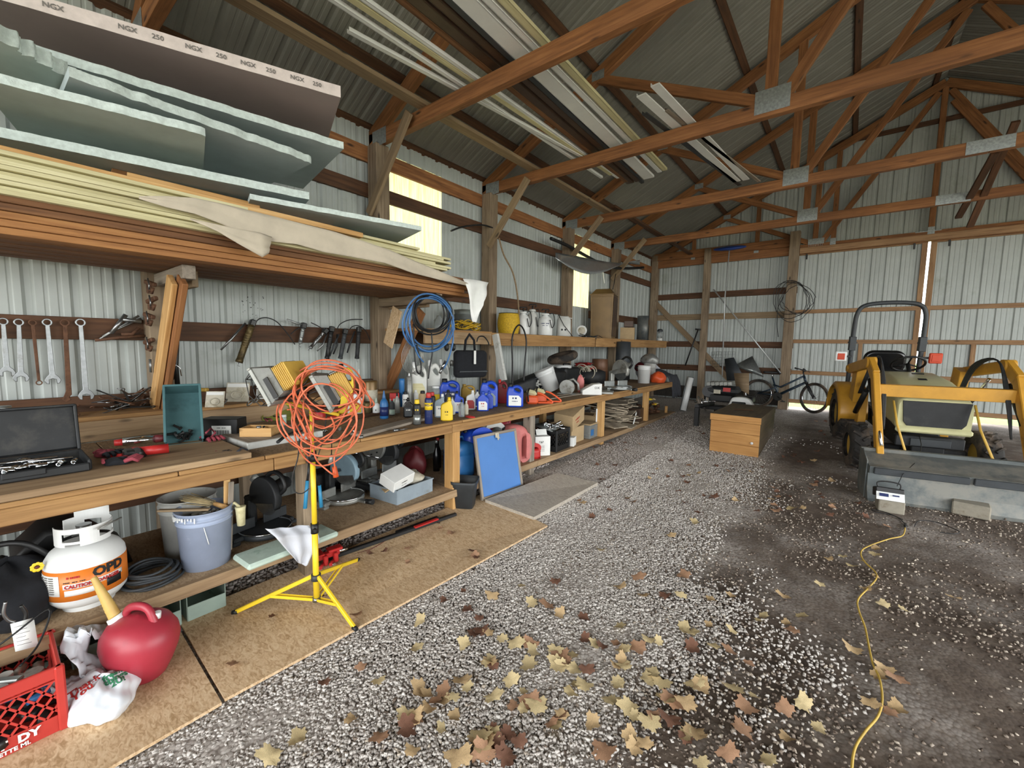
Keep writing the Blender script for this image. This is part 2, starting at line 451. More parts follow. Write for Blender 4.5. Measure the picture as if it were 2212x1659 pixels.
# translucent yellowed fibreglass window sheet
m, nt, b, N, L = nodes('fibreglass')
v = coords(nt, (1, 30, 1.5), rnd=False); n = noise(nt, 2, v, 4)
c = ramp(nt, n, [(.3, '#928c62'), (.55, '#aaa67e'), (.8, '#b4b18c')])
nt.nodes.remove(b); tr = N('ShaderNodeBsdfTranslucent'); df = N('ShaderNodeBsdfDiffuse'); mx = N('ShaderNodeMixShader'); mx.inputs[0].default_value = .22
L(c, tr.inputs[0]); L(c, df.inputs[0]); L(tr.outputs[0], mx.inputs[1]); L(df.outputs[0], mx.inputs[2]); L(mx.outputs[0], nt.nodes['Material Output'].inputs[0])
# OSB / strand board
def osb(name, c1, c2, c3, dark):
    m, nt, b, N, L = nodes(name); v = coords(nt, (20, 44, 30), rnd=False)
    vo = N('ShaderNodeTexNoise'); vo.inputs['Scale'].default_value = 1.3; vo.inputs['Detail'].default_value = 3; vo.inputs['Distortion'].default_value = 1.4; L(v, vo.inputs['Vector'])
    o = ramp(nt, vo.outputs[0], [(.3, c1), (.5, c2), (.68, c3)])
    n = noise(nt, 1.6, coords(nt, rnd=False), 6, .7); f = ramp(nt, n, [(.6, (0, 0, 0, 1)), (.8, (.5, .5, .5, 1))]); o = mixc(nt, f, o, dark)
    L(o, b.inputs['Base Color']); b.inputs['Roughness'].default_value = .85; bump(nt, b, vo.outputs[0], .2, .002)
osb('osb', '#a5865f', '#c6a883', '#d6bd99', '#9a7c5b'); osb('plywood_grey', '#938c80', '#a89f92', '#b5ad9f', '#7a7266'); osb('bench_top', '#5f4a34', '#7d6548', '#8f775a', '#4a3a2a')
osb('shelf_top', '#8a7156', '#a68c6c', '#b59c7c', '#75604a')
# ground: pale crushed stone on brown dirt
m, nt, b, N, L = nodes('ground')
v = coords(nt, rnd=False)
vo = N('ShaderNodeTexVoronoi'); vo.inputs['Scale'].default_value = 55; L(v, vo.inputs['Vector'])
st = ramp(nt, vo.outputs['Color'], [(.1, '#a59c95'), (.5, '#b6afa8'), (.9, '#c9c3bc')])
ed = ramp(nt, vo.outputs['Distance'], [(.45, (0, 0, 0, 1)), (.75, (.7, .7, .7, 1))])
dirt = ramp(nt, noise(nt, 9, v, 8, .7), [(.3, '#473b32'), (.55, '#5c4f44'), (.8, '#766a5d')])
stone = mixc(nt, ed, st, dirt)
# how much stone: band beside the boards, thinning to the right
sx = N('ShaderNodeSeparateXYZ'); L(v, sx.inputs[0])
mr = N('ShaderNodeMapRange'); mr.inputs[1].default_value = -1.5; mr.inputs[2].default_value = -.5; mr.inputs[3].default_value = .9; mr.inputs[4].default_value = .05; L(sx.outputs[0], mr.inputs[0])
my = N('ShaderNodeMapRange'); my.inputs[1].default_value = 4.5; my.inputs[2].default_value = 9; my.inputs[3].default_value = 0; my.inputs[4].default_value = 0; L(sx.outputs[1], my.inputs[0])
nn = noise(nt, 1.1, v, 5, .62)
a1 = N('ShaderNodeMath'); a1.operation = 'ADD'; L(mr.outputs[0], a1.inputs[0]); L(my.outputs[0], a1.inputs[1])
a2 = N('ShaderNodeMath'); a2.operation = 'ADD'; L(a1.outputs[0], a2.inputs[0]); L(nn, a2.inputs[1])
msk = ramp(nt, a2.outputs[0], [(.5, (0, 0, 0, 1)), (.85, (1, 1, 1, 1))])
o = mixc(nt, msk, dirt, stone); L(o, b.inputs['Base Color']); b.inputs['Roughness'].default_value = .95
iv = N('ShaderNodeMath'); iv.operation = 'SUBTRACT'; iv.inputs[0].default_value = 1; L(vo.outputs['Distance'], iv.inputs[1]); bump(nt, b, iv.outputs[0], .35, .006)
# loose pebbles, each stone its own shade
m, nt, b, N, L = nodes('pebble')
g = N('ShaderNodeNewGeometry'); o = ramp(nt, g.outputs['Random Per Island'], [(0, '#9c948d'), (.35, '#b6afa8'), (.7, '#c6c0b9'), (1, '#dad5ce')])
L(o, b.inputs['Base Color']); b.inputs['Roughness'].default_value = .8
m, nt, b, N, L = nodes('pebble_brown')
g = N('ShaderNodeNewGeometry'); o = ramp(nt, g.outputs['Random Per Island'], [(0, '#54463b'), (.4, '#77695d'), (.75, '#968a7d'), (1, '#cbbfae')])
L(o, b.inputs['Base Color']); b.inputs['Roughness'].default_value = .85

m, nt, b, N, L = nodes('pebble_fine')
g = N('ShaderNodeNewGeometry'); o = ramp(nt, g.outputs['Random Per Island'], [(0, '#978d87'), (.5, '#aba29c'), (1, '#c3bbb4')])
L(o, b.inputs['Base Color']); b.inputs['Roughness'].default_value = .9
# ---------- setting ----------
XL, XR, YB, YF, RX = -4.4, 6.6, 11.75, -4.5, 1.1
def zr(x): return 4.06+.5*((x+4.4) if x <= RX else (XR-x))
T_Y = [.9, 2.92, 4.81, 7.05, 9.15]
def prof(u0, u1, pitch=.229, off=0.):
    pts = [(u0, 0)]
    k = math.floor((u0-off)/pitch)
    while True:
        c = off+k*pitch
        if c > u1: break
        for du, h in ((-.032, 0), (-.014, .019), (.014, .019), (.032, 0), (.068, 0), (.075, .004), (.09, .004), (.097, 0), (.135, 0), (.142, .004), (.157, .004), (.164, 0)):
            if u0 < c+du < u1: pts.append((c+du, h))
        k += 1
    pts.append((u1, 0)); return pts
def corr(mb, u0, u1, f, l0, l1):
    """f(u, l, h) -> point; rib height h points to the outside"""
    p = prof(u0, u1); vs = []; fs = []
    for u, h in p: vs += [f(u, l0(u) if callable(l0) else l0, h), f(u, l1(u) if callable(l1) else l1, h)]
    for i in range(len(p)-1): a = 2*i; fs.append((a, a+2, a+3, a+1))
    mb.add(vs, fs)
# walls (window openings are left out of the left wall)
WIN = [(3.02, 3.97, 2.45, 3.86), (7.16, 8.12, 2.45, 3.86)]
mb = M(); fl_ = lambda y, z, h: (XL-h, y, z)
ys = [YF, WIN[0][0], WIN[0][1], WIN[1][0], WIN[1][1], YB]
for a, b_ in zip(ys, ys[1:]):
    ww = [w_ for w_ in WIN if w_[0] == a]
    if ww: corr(mb, a, b_, fl_, -.1, ww[0][2]); corr(mb, a, b_, fl_, ww[0][3], 4.1)
    else: corr(mb, a, b_, fl_, -.1, 4.1)
struct(mb.build('wall_left', 'white_steel'))
for i, w_ in enumerate(WIN):
    mb = M(); corr(mb, w_[0]-.04, w_[1]+.04, lambda y, z, h: (XL-.006-h, y, z), w_[2]-.03, w_[3]+.03)
    struct(mb.build('window_%d' % (i+1), 'fibreglass'))
mb = M(); fr_ = lambda y, z, h: (XR+h, y, z); corr(mb, YF, -1.0, fr_, -.1, 4.1); corr(mb, -1.0, 9.6, fr_, 3.5, 4.1); corr(mb, 9.6, YB, fr_, -.1, 4.1); struct(mb.build('wall_right', 'white_steel'))  # wide out-of-view gap in this wall is added to brighten the back
DB = (-1.0, 3.2)      # sliding door pair in the back wall
gz = lambda x: zr(x)+.0
mb = M()
corr(mb, XL, DB[0]-.0, lambda x, z, h: (x, YB+h, z), .2, lambda x: zr(x)+.05); corr(mb, DB[0], DB[1], lambda x, z, h: (x, YB+h, z), 3.8, lambda x: zr(x)+.05); corr(mb, DB[1], XR, lambda x, z, h: (x, YB+h, z), .2, lambda x: zr(x)+.05)
struct(mb.build('wall_back', 'white_steel'))
FO = (-4.0, 6.3, 3.8)
mb = M()
corr(mb, XL, FO[0], lambda x, z, h: (x, YF-h, z), -.1, lambda x: zr(x)+.05); corr(mb, FO[0], FO[1], lambda x, z, h: (x, YF-h, z), FO[2], lambda x: zr(x)+.05); corr(mb, FO[1], XR, lambda x, z, h: (x, YF-h, z), -.1, lambda x: zr(x)+.05)
struct(mb.build('wall_front', 'white_steel'))
# sliding doors: left leaf and right leaf with a slit of daylight between them
def leaf(n, x0, x1, y, zb, st):
    mb = M(); corr(mb, x0, x1, lambda x, z, h: (x, y+.03+h, z), zb, 3.86); o = struct(mb.build('door_%d' % n, 'white_steel'))
    for z in (zb+.05, 1.12, 1.83, 2.5, 3.8): beam((x0, y, z), (x1, y, z), .035, .085, 'truss_wood_light', 'door_rail', o)
    for x in st: beam((x, y-.002, zb), (x, y-.002, 3.84), .03, .085, 'truss_wood_light', 'door_stile', o, up=(1, 0, 0))
    for x in (x0+.25, x1-.2): M().box((x, y-.03, 3.72), (.03, .02, .12), None, .004).build('door_bracket', 'dark_steel', o)
leaf(1, -1.12, 1.085, YB-.06, .40, (1.04,)); leaf(2, 1.125, 3.35, YB-.06, .42, (1.17,))
o = bpy.data.objects['door_1']
beam((.2, YB-.062, 1.12), (.2, YB-.062, 1.83), .03, .07, 'truss_wood_light', 'door_stile', o, up=(1, 0, 0))
o = bpy.data.objects['door_2']; beam((1.85, YB-.062, 1.12), (1.85, YB-.062, 1.83), .03, .07, 'truss_wood_light', 'door_stile', o, up=(1, 0, 0))
# roof
mb = M()
for sgn, (xa, xb) in ((1, (XL-.3, RX)), (-1, (RX, XR+.3))):
    corr(mb, YF-.3, YB+.3, lambda y, x, h: (x, y, zr(x)+.02+h), xa, xb)
struct(mb.build('ceiling', 'roof_steel'))
M().box((RX, 3.6, zr(RX)+.06), (.5, 16.9, .01)).build('trim_1', 'roof_steel')['kind'] = 'structure'
# floor grid following the rise of the ground
xs = np.concatenate([np.arange(-4.6, 3.0, .06), np.arange(3.0, 6.9, .3)]); yy = np.concatenate([np.arange(-4.7, -1.0, .3), np.arange(-1.0, 6.5, .06), np.arange(6.5, 12.2, .12)])
gx, gy = np.meshgrid(xs, yy, indexing='ij')
fa = np.interp(gy, *FA); fb = np.interp(gy, *FB); t = np.clip((gx+2.7)/1.2, 0, 1); t = t*t*(3-2*t); gzv = fb*(1-t)+fa*t
gzv = gzv+.006*np.sin(gx*3.1+gy*2.3)+.004*np.sin(gx*7.7-gy*5.1)+rs.uniform(-.003, .003, gx.shape)-.006
vs = np.stack([gx, gy, gzv], -1).reshape(-1, 3); n0, n1 = gx.shape
ii = np.arange(n0*n1).reshape(n0, n1); fs = np.stack([ii[:-1, :-1], ii[1:, :-1], ii[1:, 1:], ii[:-1, 1:]], -1).reshape(-1, 4)
me = bpy.data.meshes.new('floor'); me.from_pydata(vs.tolist(), [], fs.tolist()); me.polygons.foreach_set('use_smooth', [True]*len(fs)); me.materials.append(MT['ground'])
o = bpy.data.objects.new('floor', me); col.objects.link(o); struct(o)
mb = M(); mb.add([(-40, 11.9, .2), (40, 11.9, .2), (40, 60, .3), (-40, 60, .3)], [(0, 1, 2, 3)]); struct(mb.build('floor_yard', 'grass')); mb = M(); mb.add([(-40, -40, -.06), (40, -40, -.06), (40, -4.6, -.02), (-40, -4.6, -.02)], [(0, 1, 2, 3)])
mb.add([(-40, -4.6, -.02), (-4.5, -4.6, -.02), (-4.5, 11.9, .22), (-40, 11.9, .22)], [(0, 1, 2, 3)])
mb.add([(6.8, -4.6, -.02), (40, -4.6, -.02), (40, 11.9, .22), (6.8, 11.9, .22)], [(0, 1, 2, 3)]); struct(mb.build('floor_outside', 'outside_ground'))
# posts
def post(x, y, w_, h, lab, mat='post_wood', grp=None, rz=0):
    o = beam((x, y, zf(x, y)-.1), (x, y, h), w_, w_, mat, 'wall_post', bv=.006, up=(0, 1, 0), roll=rz); return tag(o, lab, 'post', grp)
pl = ['weathered square post behind the wrench end of the bench', 'square left-wall post left of the nearest yellow window', 'square left-wall post between the window and the sprayers', 'square left-wall post left of the second yellow window', 'square left-wall post behind the upright brown cabinet', 'weathered square post in the far left corner']
PX = XL+.11
for y, l in zip(T_Y+[YB-.1], pl): post(PX+.01, y, .17, 3.84 if y < 11 else 4.12, l)
post(-2.93, YB-.16, .15, 4.13, 'square post on back wall with the leaning diagonal board'); post(-1.1, YB-.2, .19, 4.27, 'thick round-edged post behind the bicycle saddle, black cable coiled on it')
post(3.5, YB-.12, .15, 4.1, 'square post at the right end of the back doors'); 
for y in (-.9, 9.7): tag(beam((XR-.11, y, 0), (XR-.11, y, 3.84), .145, .145, 'post_wood', 'wall_post', up=(0, 1, 0)), ['square post of the right wall at the near end of its opening', 'square post of the right wall at the far end of its opening'][y > 0], 'post')
# girts of the left wall
def girt(z, lab, y0=YF, y1=YB-.18, h=.16, mat='dark_wood', x=None, th=.04):
    return tag(beam((x or XL+.022, y0, z), (x or XL+.022, y1, z), th, h, mat, 'wall_girt'), lab, 'wall girt')
girt(3.75, 'reddish eave board along the top of the left wall', mat='truss_wood', h=.17); girt(3.36, 'dark girt crossing the upper part of both yellow windows', h=.15)
girt(2.32, 'dark girt of left wall behind the row of sprayers', y0=3.97, y1=7.1); tag(beam((XL+.022, 8.13, 2.32), (XL+.022, YB-.18, 2.32), .04, .16, 'dark_wood', 'wall_girt'), 'dark girt of left wall right of the second window', 'wall girt')
girt(1.72, 'dark girt that the wrenches and grease guns hang from'); girt(.55, 'dark girt low on left wall under the bench')
# girts and beams of the back wall
def bg_(z, lab, x0, x1, h=.1, mat='dark_wood', y=YB-.022): return tag(beam((x0, y, z), (x1, y, z), .04, h, mat, 'wall_girt', roll=PI), lab, 'wall girt')
for z, l in ((3.0, 'topmost dark girt on the left half of the back wall'), (2.45, 'second dark girt of back wall above the shovel pole'), (1.74, 'third dark girt of back wall level with the high shelf'), (1.12, 'lowest dark girt of back wall behind the bicycle')):
    bg_(z, l, XL+.05, DB[0], .15, 'weathered' if z > 2 and z < 3 else 'dark_wood')
bg_(.47, 'dark splash board at the foot of the back wall', XL+.05, DB[0], .32, 'dark_earth')
M_ = tag(beam((XL+.05, YB-.12, 3.87), (XR-.1, YB-.12, 3.87), .05, .19, 'truss_wood', 'header_beam'), 'lower reddish header board across the back wall', 'beam')
M_ = tag(beam((XL+.05, YB-.16, 4.06), (DB[0]-.2, YB-.16, 4.06), .05, .19, 'truss_wood', 'header_beam'), 'upper reddish header board on the left half of back wall', 'beam')
M_ = tag(beam((DB[0], YB-.2, 3.84), (DB[1]+1.5, YB-.2, 3.84), .04, .12, 'truss_wood_light', 'door_track'), 'pale track board above the two sliding doors', 'beam')
M_ = tag(beam((-4.33, YB-.045, 2.93), (-2.28, YB-.08, .86), .04, .13, 'weathered', 'diagonal_brace', up=(0, 1, 0), roll=PI/2), 'long board running diagonally down the back wall past the first post', 'brace')
# purlins
pls = ['eave', 'lowest full-length', 'second', 'third', 'fourth']
for i, x in enumerate((-4.4, -3.8, -2.6, -1.4, -.2, .95, 2.4, 3.6, 4.8, 6.0)):
    z = zr(x)-.0
    o = beam((x, YF, z), (x, YB, z), .09, .038, 'dark_wood', 'roof_purlin', up=(-.447 if x < RX else .447, 0, .894))
    tag(o, ['dark purlin at the left eave of roof', 'lowest dark purlin up the left roof slope', 'second dark purlin up the left roof slope', 'third dark purlin up the left roof slope', 'dark purlin near the ridge on the left slope', 'dark purlin at the very ridge', 'first dark purlin down the right roof slope', 'second dark purlin down the right roof slope', 'third dark purlin down the right roof slope', 'dark purlin at the right eave'][i], 'purlin')
# trusses
def truss(y, lab, mat='truss_wood', webs=True, th=.078, front_plates=True):
    t = thing('roof_truss', lab, 'roof truss', (RX, y, 3.84)); X = RX
    def B(x0, z0, x1, z1, h, n, thk=th): return beam((x0-X, 0, z0-3.84), (x1-X, 0, z1-3.84), thk, h, mat, n, t, up=(0, 0, 1) if abs(x1-x0) > .01 else (-1, 0, 0))
    B(XL, 3.91, 1.06, 3.91, .14, 'bottom_chord'); B(1.062, 3.91, XR, 3.91, .14, 'bottom_chord')
    cz = lambda x: zr(x)-.115
    B(XL-.05, cz(XL-.05), RX, cz(RX), .145, 'top_chord'); B(XR+.05, cz(XR+.05), RX, cz(RX), .145, 'top_chord')
    for s in (0, 1):
        q = lambda x: x if s == 0 else 2*RX-x
        B(q(-2.55), cz(-2.55)-.05, q(-.8), 3.99, .1, 'web', .055); B(q(-.74), 3.97, q(-.74), cz(-.74)-.05, .1, 'web', .055); B(q(-.62), 4.0, q(1.02), cz(1.0)-.1, .1, 'web', .055)
    yo = -th/2-.003
    def P(x, z, w_, h, nm='gusset_plate', rid=True):
        m_ = M(); m_.box((x-X, yo, z-3.84), (w_, .003, h), None, .001)
        if rid:
            for k in range(int(w_/.03)): m_.box((x-X-w_/2+.02+k*.03, yo-.002, z-3.84), (.006, .004, h*.96))
        m_.build(nm, 'galv_plate', t)
    P(-.72, 3.98, .29, .21); P(2.92, 3.98, .29, .21); P(1.06, 3.91, .37, .14, rid=False); P(-4.2, 3.9, .25, .17, 'heel_plate', False); P(6.4, 3.9, .25, .17, 'heel_plate', False)
    P(-2.55, cz(-2.55)-.02, .16, .1, rid=False); P(4.75, cz(4.75)-.02, .16, .1, rid=False)
    return t
for y, l in zip(T_Y, ['roof truss overhead just in front of the foam boards', 'nearest full roof truss, its bottom chord crossing the top of view', 'second roof truss with ridged plate above the stored trim', 'third roof truss from the front, brace down to the second window post', 'roof truss next before the back wall']): truss(y, l)
t = truss(YB-.1, 'end truss standing on the back wall with upright studs')
for x in (-3.3, -1.87, -.42, 1.1, 2.62, 4.07, 5.5):
    beam((x-RX, 0, .02), (x-RX, 0, zr(x)-.2-3.84), .05, .09, 'truss_wood', 'stud', t, up=(-1, 0, 0))
    M().box((x-RX, -.045, .14), (.1, .004, .14)).build('stud_plate', 'galv_plate', t)
beam((-2.0, .04, 2.2), (2.4, .04, 2.2), .04, .09, 'dark_wood', 'gable_girt', t)
beam((.12, 0, 2.5), (1.6, 0, .15), .05, .09, 'truss_wood', 'web', t)
# knee braces from posts to trusses
for (a, c), l in zip([((797, 462), (884, 242)), ((1056, 533), (1140, 385)), ((1218, 578), (1300, 468)), ((1322, 604), (1394, 516))], ['rough knee brace left of the nearest yellow window', 'rough knee brace rising from the second visible wall post', 'rough knee brace in front of the second yellow window', 'rough knee brace above the upright brown cabinet']):
    i = ['rough knee brace left of the nearest yellow window', 'rough knee brace rising from the second visible wall post', 'rough knee brace in front of the second yellow window', 'rough knee brace above the upright brown cabinet'].index(l)
    y = T_Y[i+1]-.11; tag(beam(at(*a, 1, y), at(*c, 1, y), .04, .1, 'weathered', 'knee_brace', up=(0, 1, 0), roll=PI/2), l, 'brace')
# boards lying over the bottom chords
tag(beam((-3.47, -3.9, 4.0), (-3.47, 7.2, 4.0), .13, .04, 'weathered', 'lateral_brace'), 'long weathered board lying lengthwise on the trusses near the left eave', 'board')
tag(beam((-3.33, 6.9, 4.04), (-3.33, 11.5, 4.04), .1, .04, 'dark_wood', 'lateral_brace'), 'far lengthwise board on the last trusses near the left eave', 'board')
for a, c, l in (((2195, 262), (2095, 490), 'upper dark plank slanting across the far right trusses'), ((2150, 330), (2070, 470), 'lower dark plank slanting beside its twin at the far right')):
    p = at(*a, 1, 8.2); q = at(*c, 1, 9.6); tag(beam(p, q, .08, .04, 'dark_wood', 'slanting_plank'), l, 'board')
# trim pieces stored on the trusses
tg = [((752, 68), 860, (1290, 357), 'white_plastic', .035), ((700, -10), 0, (1300, 385), 'white_plastic', .03), ((745, -10), 0, (1320, 378), 'cream_board', .045), ((770, -10), 0, (1335, 385), 'white_plastic', .03),
      ((852, -10), 0, (1352, 393), 'lumber_dark', .05), ((880, -12), 0, (1362, 396), 'brown_metal_dark', .1), ((925, -12), 0, (1378, 392), 'brown_metal_dark', .06), ((955, -12), 0, (1388, 396), 'charcoal', .04),
      ((990, -12), 0, (1402, 385), 'white_plastic', .14), ((1040, -12), 0, (1425, 372), 'white_plastic', .05), ((1075, -12), 0, (1436, 368), 'cream_board', .06)]
names = ['short pale trim strip, leftmost piece resting on the nearest truss', 'thin white trim strip at the left side of the stored bundle', 'cream trim strip in the left half of the stored bundle', 'white trim strip right of the cream one overhead', 'dark brown narrow board left of the broad brown channel overhead', 'broad dark brown metal channel stored overhead', 'brown metal trim right of the broad brown channel', 'charcoal strip at the right edge of the brown metal pieces', 'broad white trim board stored overhead', 'narrow white trim strip right of the broad white board overhead', 'rightmost cream trim strip stored on the nearest trusses']
for k, ((a, _, c, mt, wd), l) in enumerate(zip(tg, names)):
    z = 3.995+.004*k; p = at(*a, 2, z); q = at(*c, 2, z)
    m_ = M(); L_ = (q-p).length; m_.box((L_/2, 0, 0), (L_, wd, .006)); m_.box((L_/2, wd/2, .012), (L_, .005, .03)); m_.box((L_/2, -wd/2, .012), (L_, .005, .03))
    o = m_.build('trim_board', mt); o.matrix_world = Matrix.Translation(p) @ rot_to(q-p).to_4x4(); tag(o, l, 'trim board', 'trim pieces stored on the roof trusses')
for (a, c, mt, wd), l in zip([((1385, 205), (1592, 392), 'white_plastic', .09), ((1415, 183), (1612, 388), 'white_plastic', .08), ((1392, 245), (1598, 400), 'charcoal', .05), ((1440, 238), (1640, 392), 'grey_wood', .04)], ['left one of two white strips lying across the second and third truss', 'right one of two white strips lying across the second and third truss', 'black strip beneath the two white strips by the ridged plate', 'thin grey lath right of the two white strips overhead']):
    z = 4.0; p = at(*a, 2, z); q = at(*c, 2, z); m_ = M(); L_ = (q-p).length; m_.box((L_/2, 0, 0), (L_, wd, .012)); m_.box((L_/2, wd/2, .012), (L_, .005, .03))
    o = m_.build('trim_board', mt); o.matrix_world = Matrix.Translation(p) @ rot_to(q-p).to_4x4(); tag(o, l, 'trim board', 'trim pieces stored on the roof trusses')
# ---------- long workbench with lower shelf ----------
BZ = .945; BX = -2.78; LZ = .300
t = thing('workbench', 'long built-in wooden workbench along the left wall with lower shelf', 'workbench', (BX-.6, 4.3, 0))
def wb(c, s, mat, n, bv=.003, par=None):
    p = par or t; o = M().box((0, 0, 0), s, None, bv).build(n, mat, p); o.location = Vector(c)-Vector(t.location); return o
YE = 8.75
seg = [(-1.2, .45), (.45, 2.9), (2.9, 5.3), (5.3, YE)]
for i, (a, c) in enumerate(seg): wb((BX-.6, (a+c)/2, BZ-.010), (1.2, c-a-.004, .02), 'bench_top', 'worktop')
def yb(a, c, x, z, w_, h, mat, n): 
    o = beam(Vector((x, a, z))-Vector(t.location), Vector((x, c, z))-Vector(t.location), w_, h, mat, n, t); return o
for a, c in ((-1.2, 1.1), (1.1, 2.62), (2.62, 4.02), (4.02, 6.2), (6.2, YE)): yb(a, c-.004, BX+.005, BZ-.062, .04, .075, 'bench_wood', 'front_rail')
for a, c in ((-1.2, .62), (.62, 1.05), (1.05, 1.7), (1.7, 2.75), (2.75, 3.7), (3.7, 5.6), (5.6, YE)): yb(a+.002, c-.002, BX+.012, BZ-.012, .018, .024, 'bench_wood', 'edge_strip')
yb(-1.2, .98, BX-.30, BZ+.018, .62, .034, 'shelf_wood', 'overlay_board')
for a, c in ((-1.2, 1.35), (1.35, 2.7), (2.7, 4.0), (4.0, 6.1), (6.1, 9.05)):
    yb(a, c-.004, BX, LZ-.034, .04, .07, 'shelf_wood', 'shelf_rail'); wb((BX-.5, (a+c)/2, LZ-.008), (1.0, c-a-.004, .016), 'shelf_top', 'lower_shelf')
for y, m_, w_ in ((-.5, 'pine', .09), (1.33, 'post_wood', .11), (2.70, 'pine', .12), (3.92, 'grey_wood', .11), (5.75, 'pine', .09), (7.55, 'pine', .09)):
    z0 = zf(BX, y)-.03; yb0 = Vector((BX-.065, y, 0))-Vector(t.location)
    beam(yb0+Vector((0, 0, z0)), yb0+Vector((0, 0, BZ-.03)), .09, w_, m_, 'leg', t, up=(1, 0, 0))
    beam(yb0+Vector((-1.05, 0, z0)), yb0+Vector((-1.05, 0, BZ-.03)), .09, .09, m_, 'leg', t, up=(1, 0, 0))
yb(-1.2, YE, XL+.44, .6, .03, .3, 'dark_wood', 'back_board')
# raised ledge along the wall
yb(-1.2, 3.0, -4.02, BZ+.07, .04, .14, 'shelf_wood', 'ledge_face'); 
for a, c in ((-1.2, .92), (1.02, 3.0)): yb(a, c, -4.19, BZ+.155, .36, .03, 'bench_wood', 'ledge_top')
yb(-1.2, 3.0, XL+.06, 1.17, .035, .12, 'dark_wood', 'ledge_back')
# high shelf
s = thing('wall_shelf', 'long high shelf carrying the sprayers and the brown cabinet', 'shelf', (-3.9, 7.4, 1.7))
def sb(c, sz, mat, n):
    o = beam(Vector((c[0], c[1]-sz[1]/2, c[2]))-Vector(s.location), Vector((c[0], c[1]+sz[1]/2, c[2]))-Vector(s.location), sz[0], sz[2], mat, n, s); return o
sb((-4.0, 7.75, 1.795), (.6, 7.0, .025), 'shelf_wood', 'shelf_board'); sb((-3.7, 5.65, 1.72), (.04, 2.9, .17), 'bench_wood', 'shelf_front'); sb((-3.7, 9.1, 1.72), (.04, 3.9, .17), 'bench_wood', 'shelf_front')
s2 = thing('wall_shelf', 'short shelf with yellow rope behind the hanging hose coils', 'shelf', (-3.9, 3.6, 1.8)); s = s2
sb((-3.95, 3.55, 1.80), (.6, 1.25, .03), 'bench_wood', 'shelf_board'); sb((-3.66, 3.6, 1.72), (.04, 1.1, .14), 'shelf_wood', 'shelf_front')
tag(beam(at(1070, 722, 1, 4.05), at(1088, 822, 1, 4.05), .09, .04, 'dusty_white', 'white_stud', up=(0, 1, 0)), 'narrow white painted upright between bench and high shelf', 'board')
# lumber rack arms
for y, xe, l in ((.92, -3.47, 'lumber rack arm above the rusty clamps'), (2.9, -3.22, 'lumber rack arm with the blue hose coil hung on it')):
    r = thing('rack_arm', l, 'rack arm', (-4.25, y, 2.1))
    beam((0, -.02, 0), (xe+4.25, -.02, 0), .075, .09, 'grey_wood' if y < 2 else 'post_wood', 'arm', r); beam((-.03, 0.09, 0), (xe+3.95, .09, 0), .04, .13, 'weathered', 'arm_plate', r)
    if y < 2:
        beam((.03, -.10, -.98), (.68, -.09, -.05), .13, .035, 'pine', 'brace', r, up=(0, 1, 0)); beam((.10, -.06, -.98), (.75, -.05, -.05), .13, .035, 'truss_wood', 'brace', r, up=(0, 1, 0))
    else: beam((.02, .06, -1.0), (.65, .06, -.1), .04, .13, 'truss_wood', 'brace', r, up=(0, 1, 0), roll=PI/2); beam((.22, -.06, -.48), (.40, -.06, -.08), .17, .015, 'osb', 'brace_plate', r, up=(0, 1, 0))
# stored lumber
grp = ['brown lumber on the rack', 'cream boards on the rack']
def lum(x, y0, y1, z, w_, h, mat, lab, g, n='lumber_board', dz=0, dx=0):
    return tag(beam((x, y0, z), (x+dx, y1, z+dz), w_, h, mat, n, bv=.002), lab, 'board', g)
z = 2.148; k = 0
ordn = ['first', 'second', 'third', 'fourth', 'fifth', 'sixth', 'seventh', 'eighth', 'ninth', 'tenth', 'eleventh', 'twelfth']
for r_ in range(5):
    xs_ = np.linspace(-4.1, -3.33+.018*r_, 6)
    for j, x in enumerate(xs_):
        h = .034; lum(x, -1.3, 3.15+random.uniform(-.1, .2)+(.12 if j == 5 else 0), z+h/2, .128, h, ['lumber_dark', 'lumber_brown', 'lumber_brown', 'lumber_dark', 'lumber_brown'][r_] if j < 5 else ['lumber_brown', 'lumber_brown', 'lumber_brown', 'lumber_dark', 'lumber_dark'][r_],
            'brown board of the rack stack, %s layer from bottom, %s from the wall' % (ordn[r_], ordn[j]), grp[0], dz=0, dx=.06)
    z += .035
for r_ in range(9):
    xs_ = np.linspace(-4.08, -3.27-(.03 if r_ % 3 == 1 else 0), 4)
    for j, x in enumerate(xs_):
        if j in (1, 2) and r_ not in (0, 8): continue
        lum(x, -1.3, 3.05+random.uniform(-.35, .15)-.03*r_, z+.011, .19, .0205, 'cream_board', 'thin cream board of the rack stack, %s layer from bottom, %s row from the wall' % (ordn[r_], ordn[j]), grp[1], dz=-.02, dx=.10)
    z += .0225
lum(-3.30, -1.2, 1.95, z+.02, .14, .036, 'pine', 'bright pine board on top of the stack reaching furthest right', 'pine boards on top of the stack', dx=.16, dz=-.05)
lum(-3.455, -1.2, 1.5, z+.02, .14, .036, 'pine', 'pine board second on top of the cream stack', 'pine boards on top of the stack', dx=.12, dz=-.05)
lum(-3.66, -1.0, 1.2, z+.02, .14, .036, 'pine', 'pine board near the wall on top of the cream stack', 'pine boards on top of the stack')
tag(beam(at(240, 372, 0, -3.5), at(720, 492, 0, -3.28), .2, .018, 'lumber_brown', 'plank_offcut', up=(.5, 0, 1)), 'broad brown plank lying tilted over the pine boards', 'board')
tag(beam(at(275, 380, 0, -3.44), at(560, 448, 0, -3.3), .07, .03, 'pine', 'lumber_board'), 'short square pine stick on the tilted brown plank', 'board')
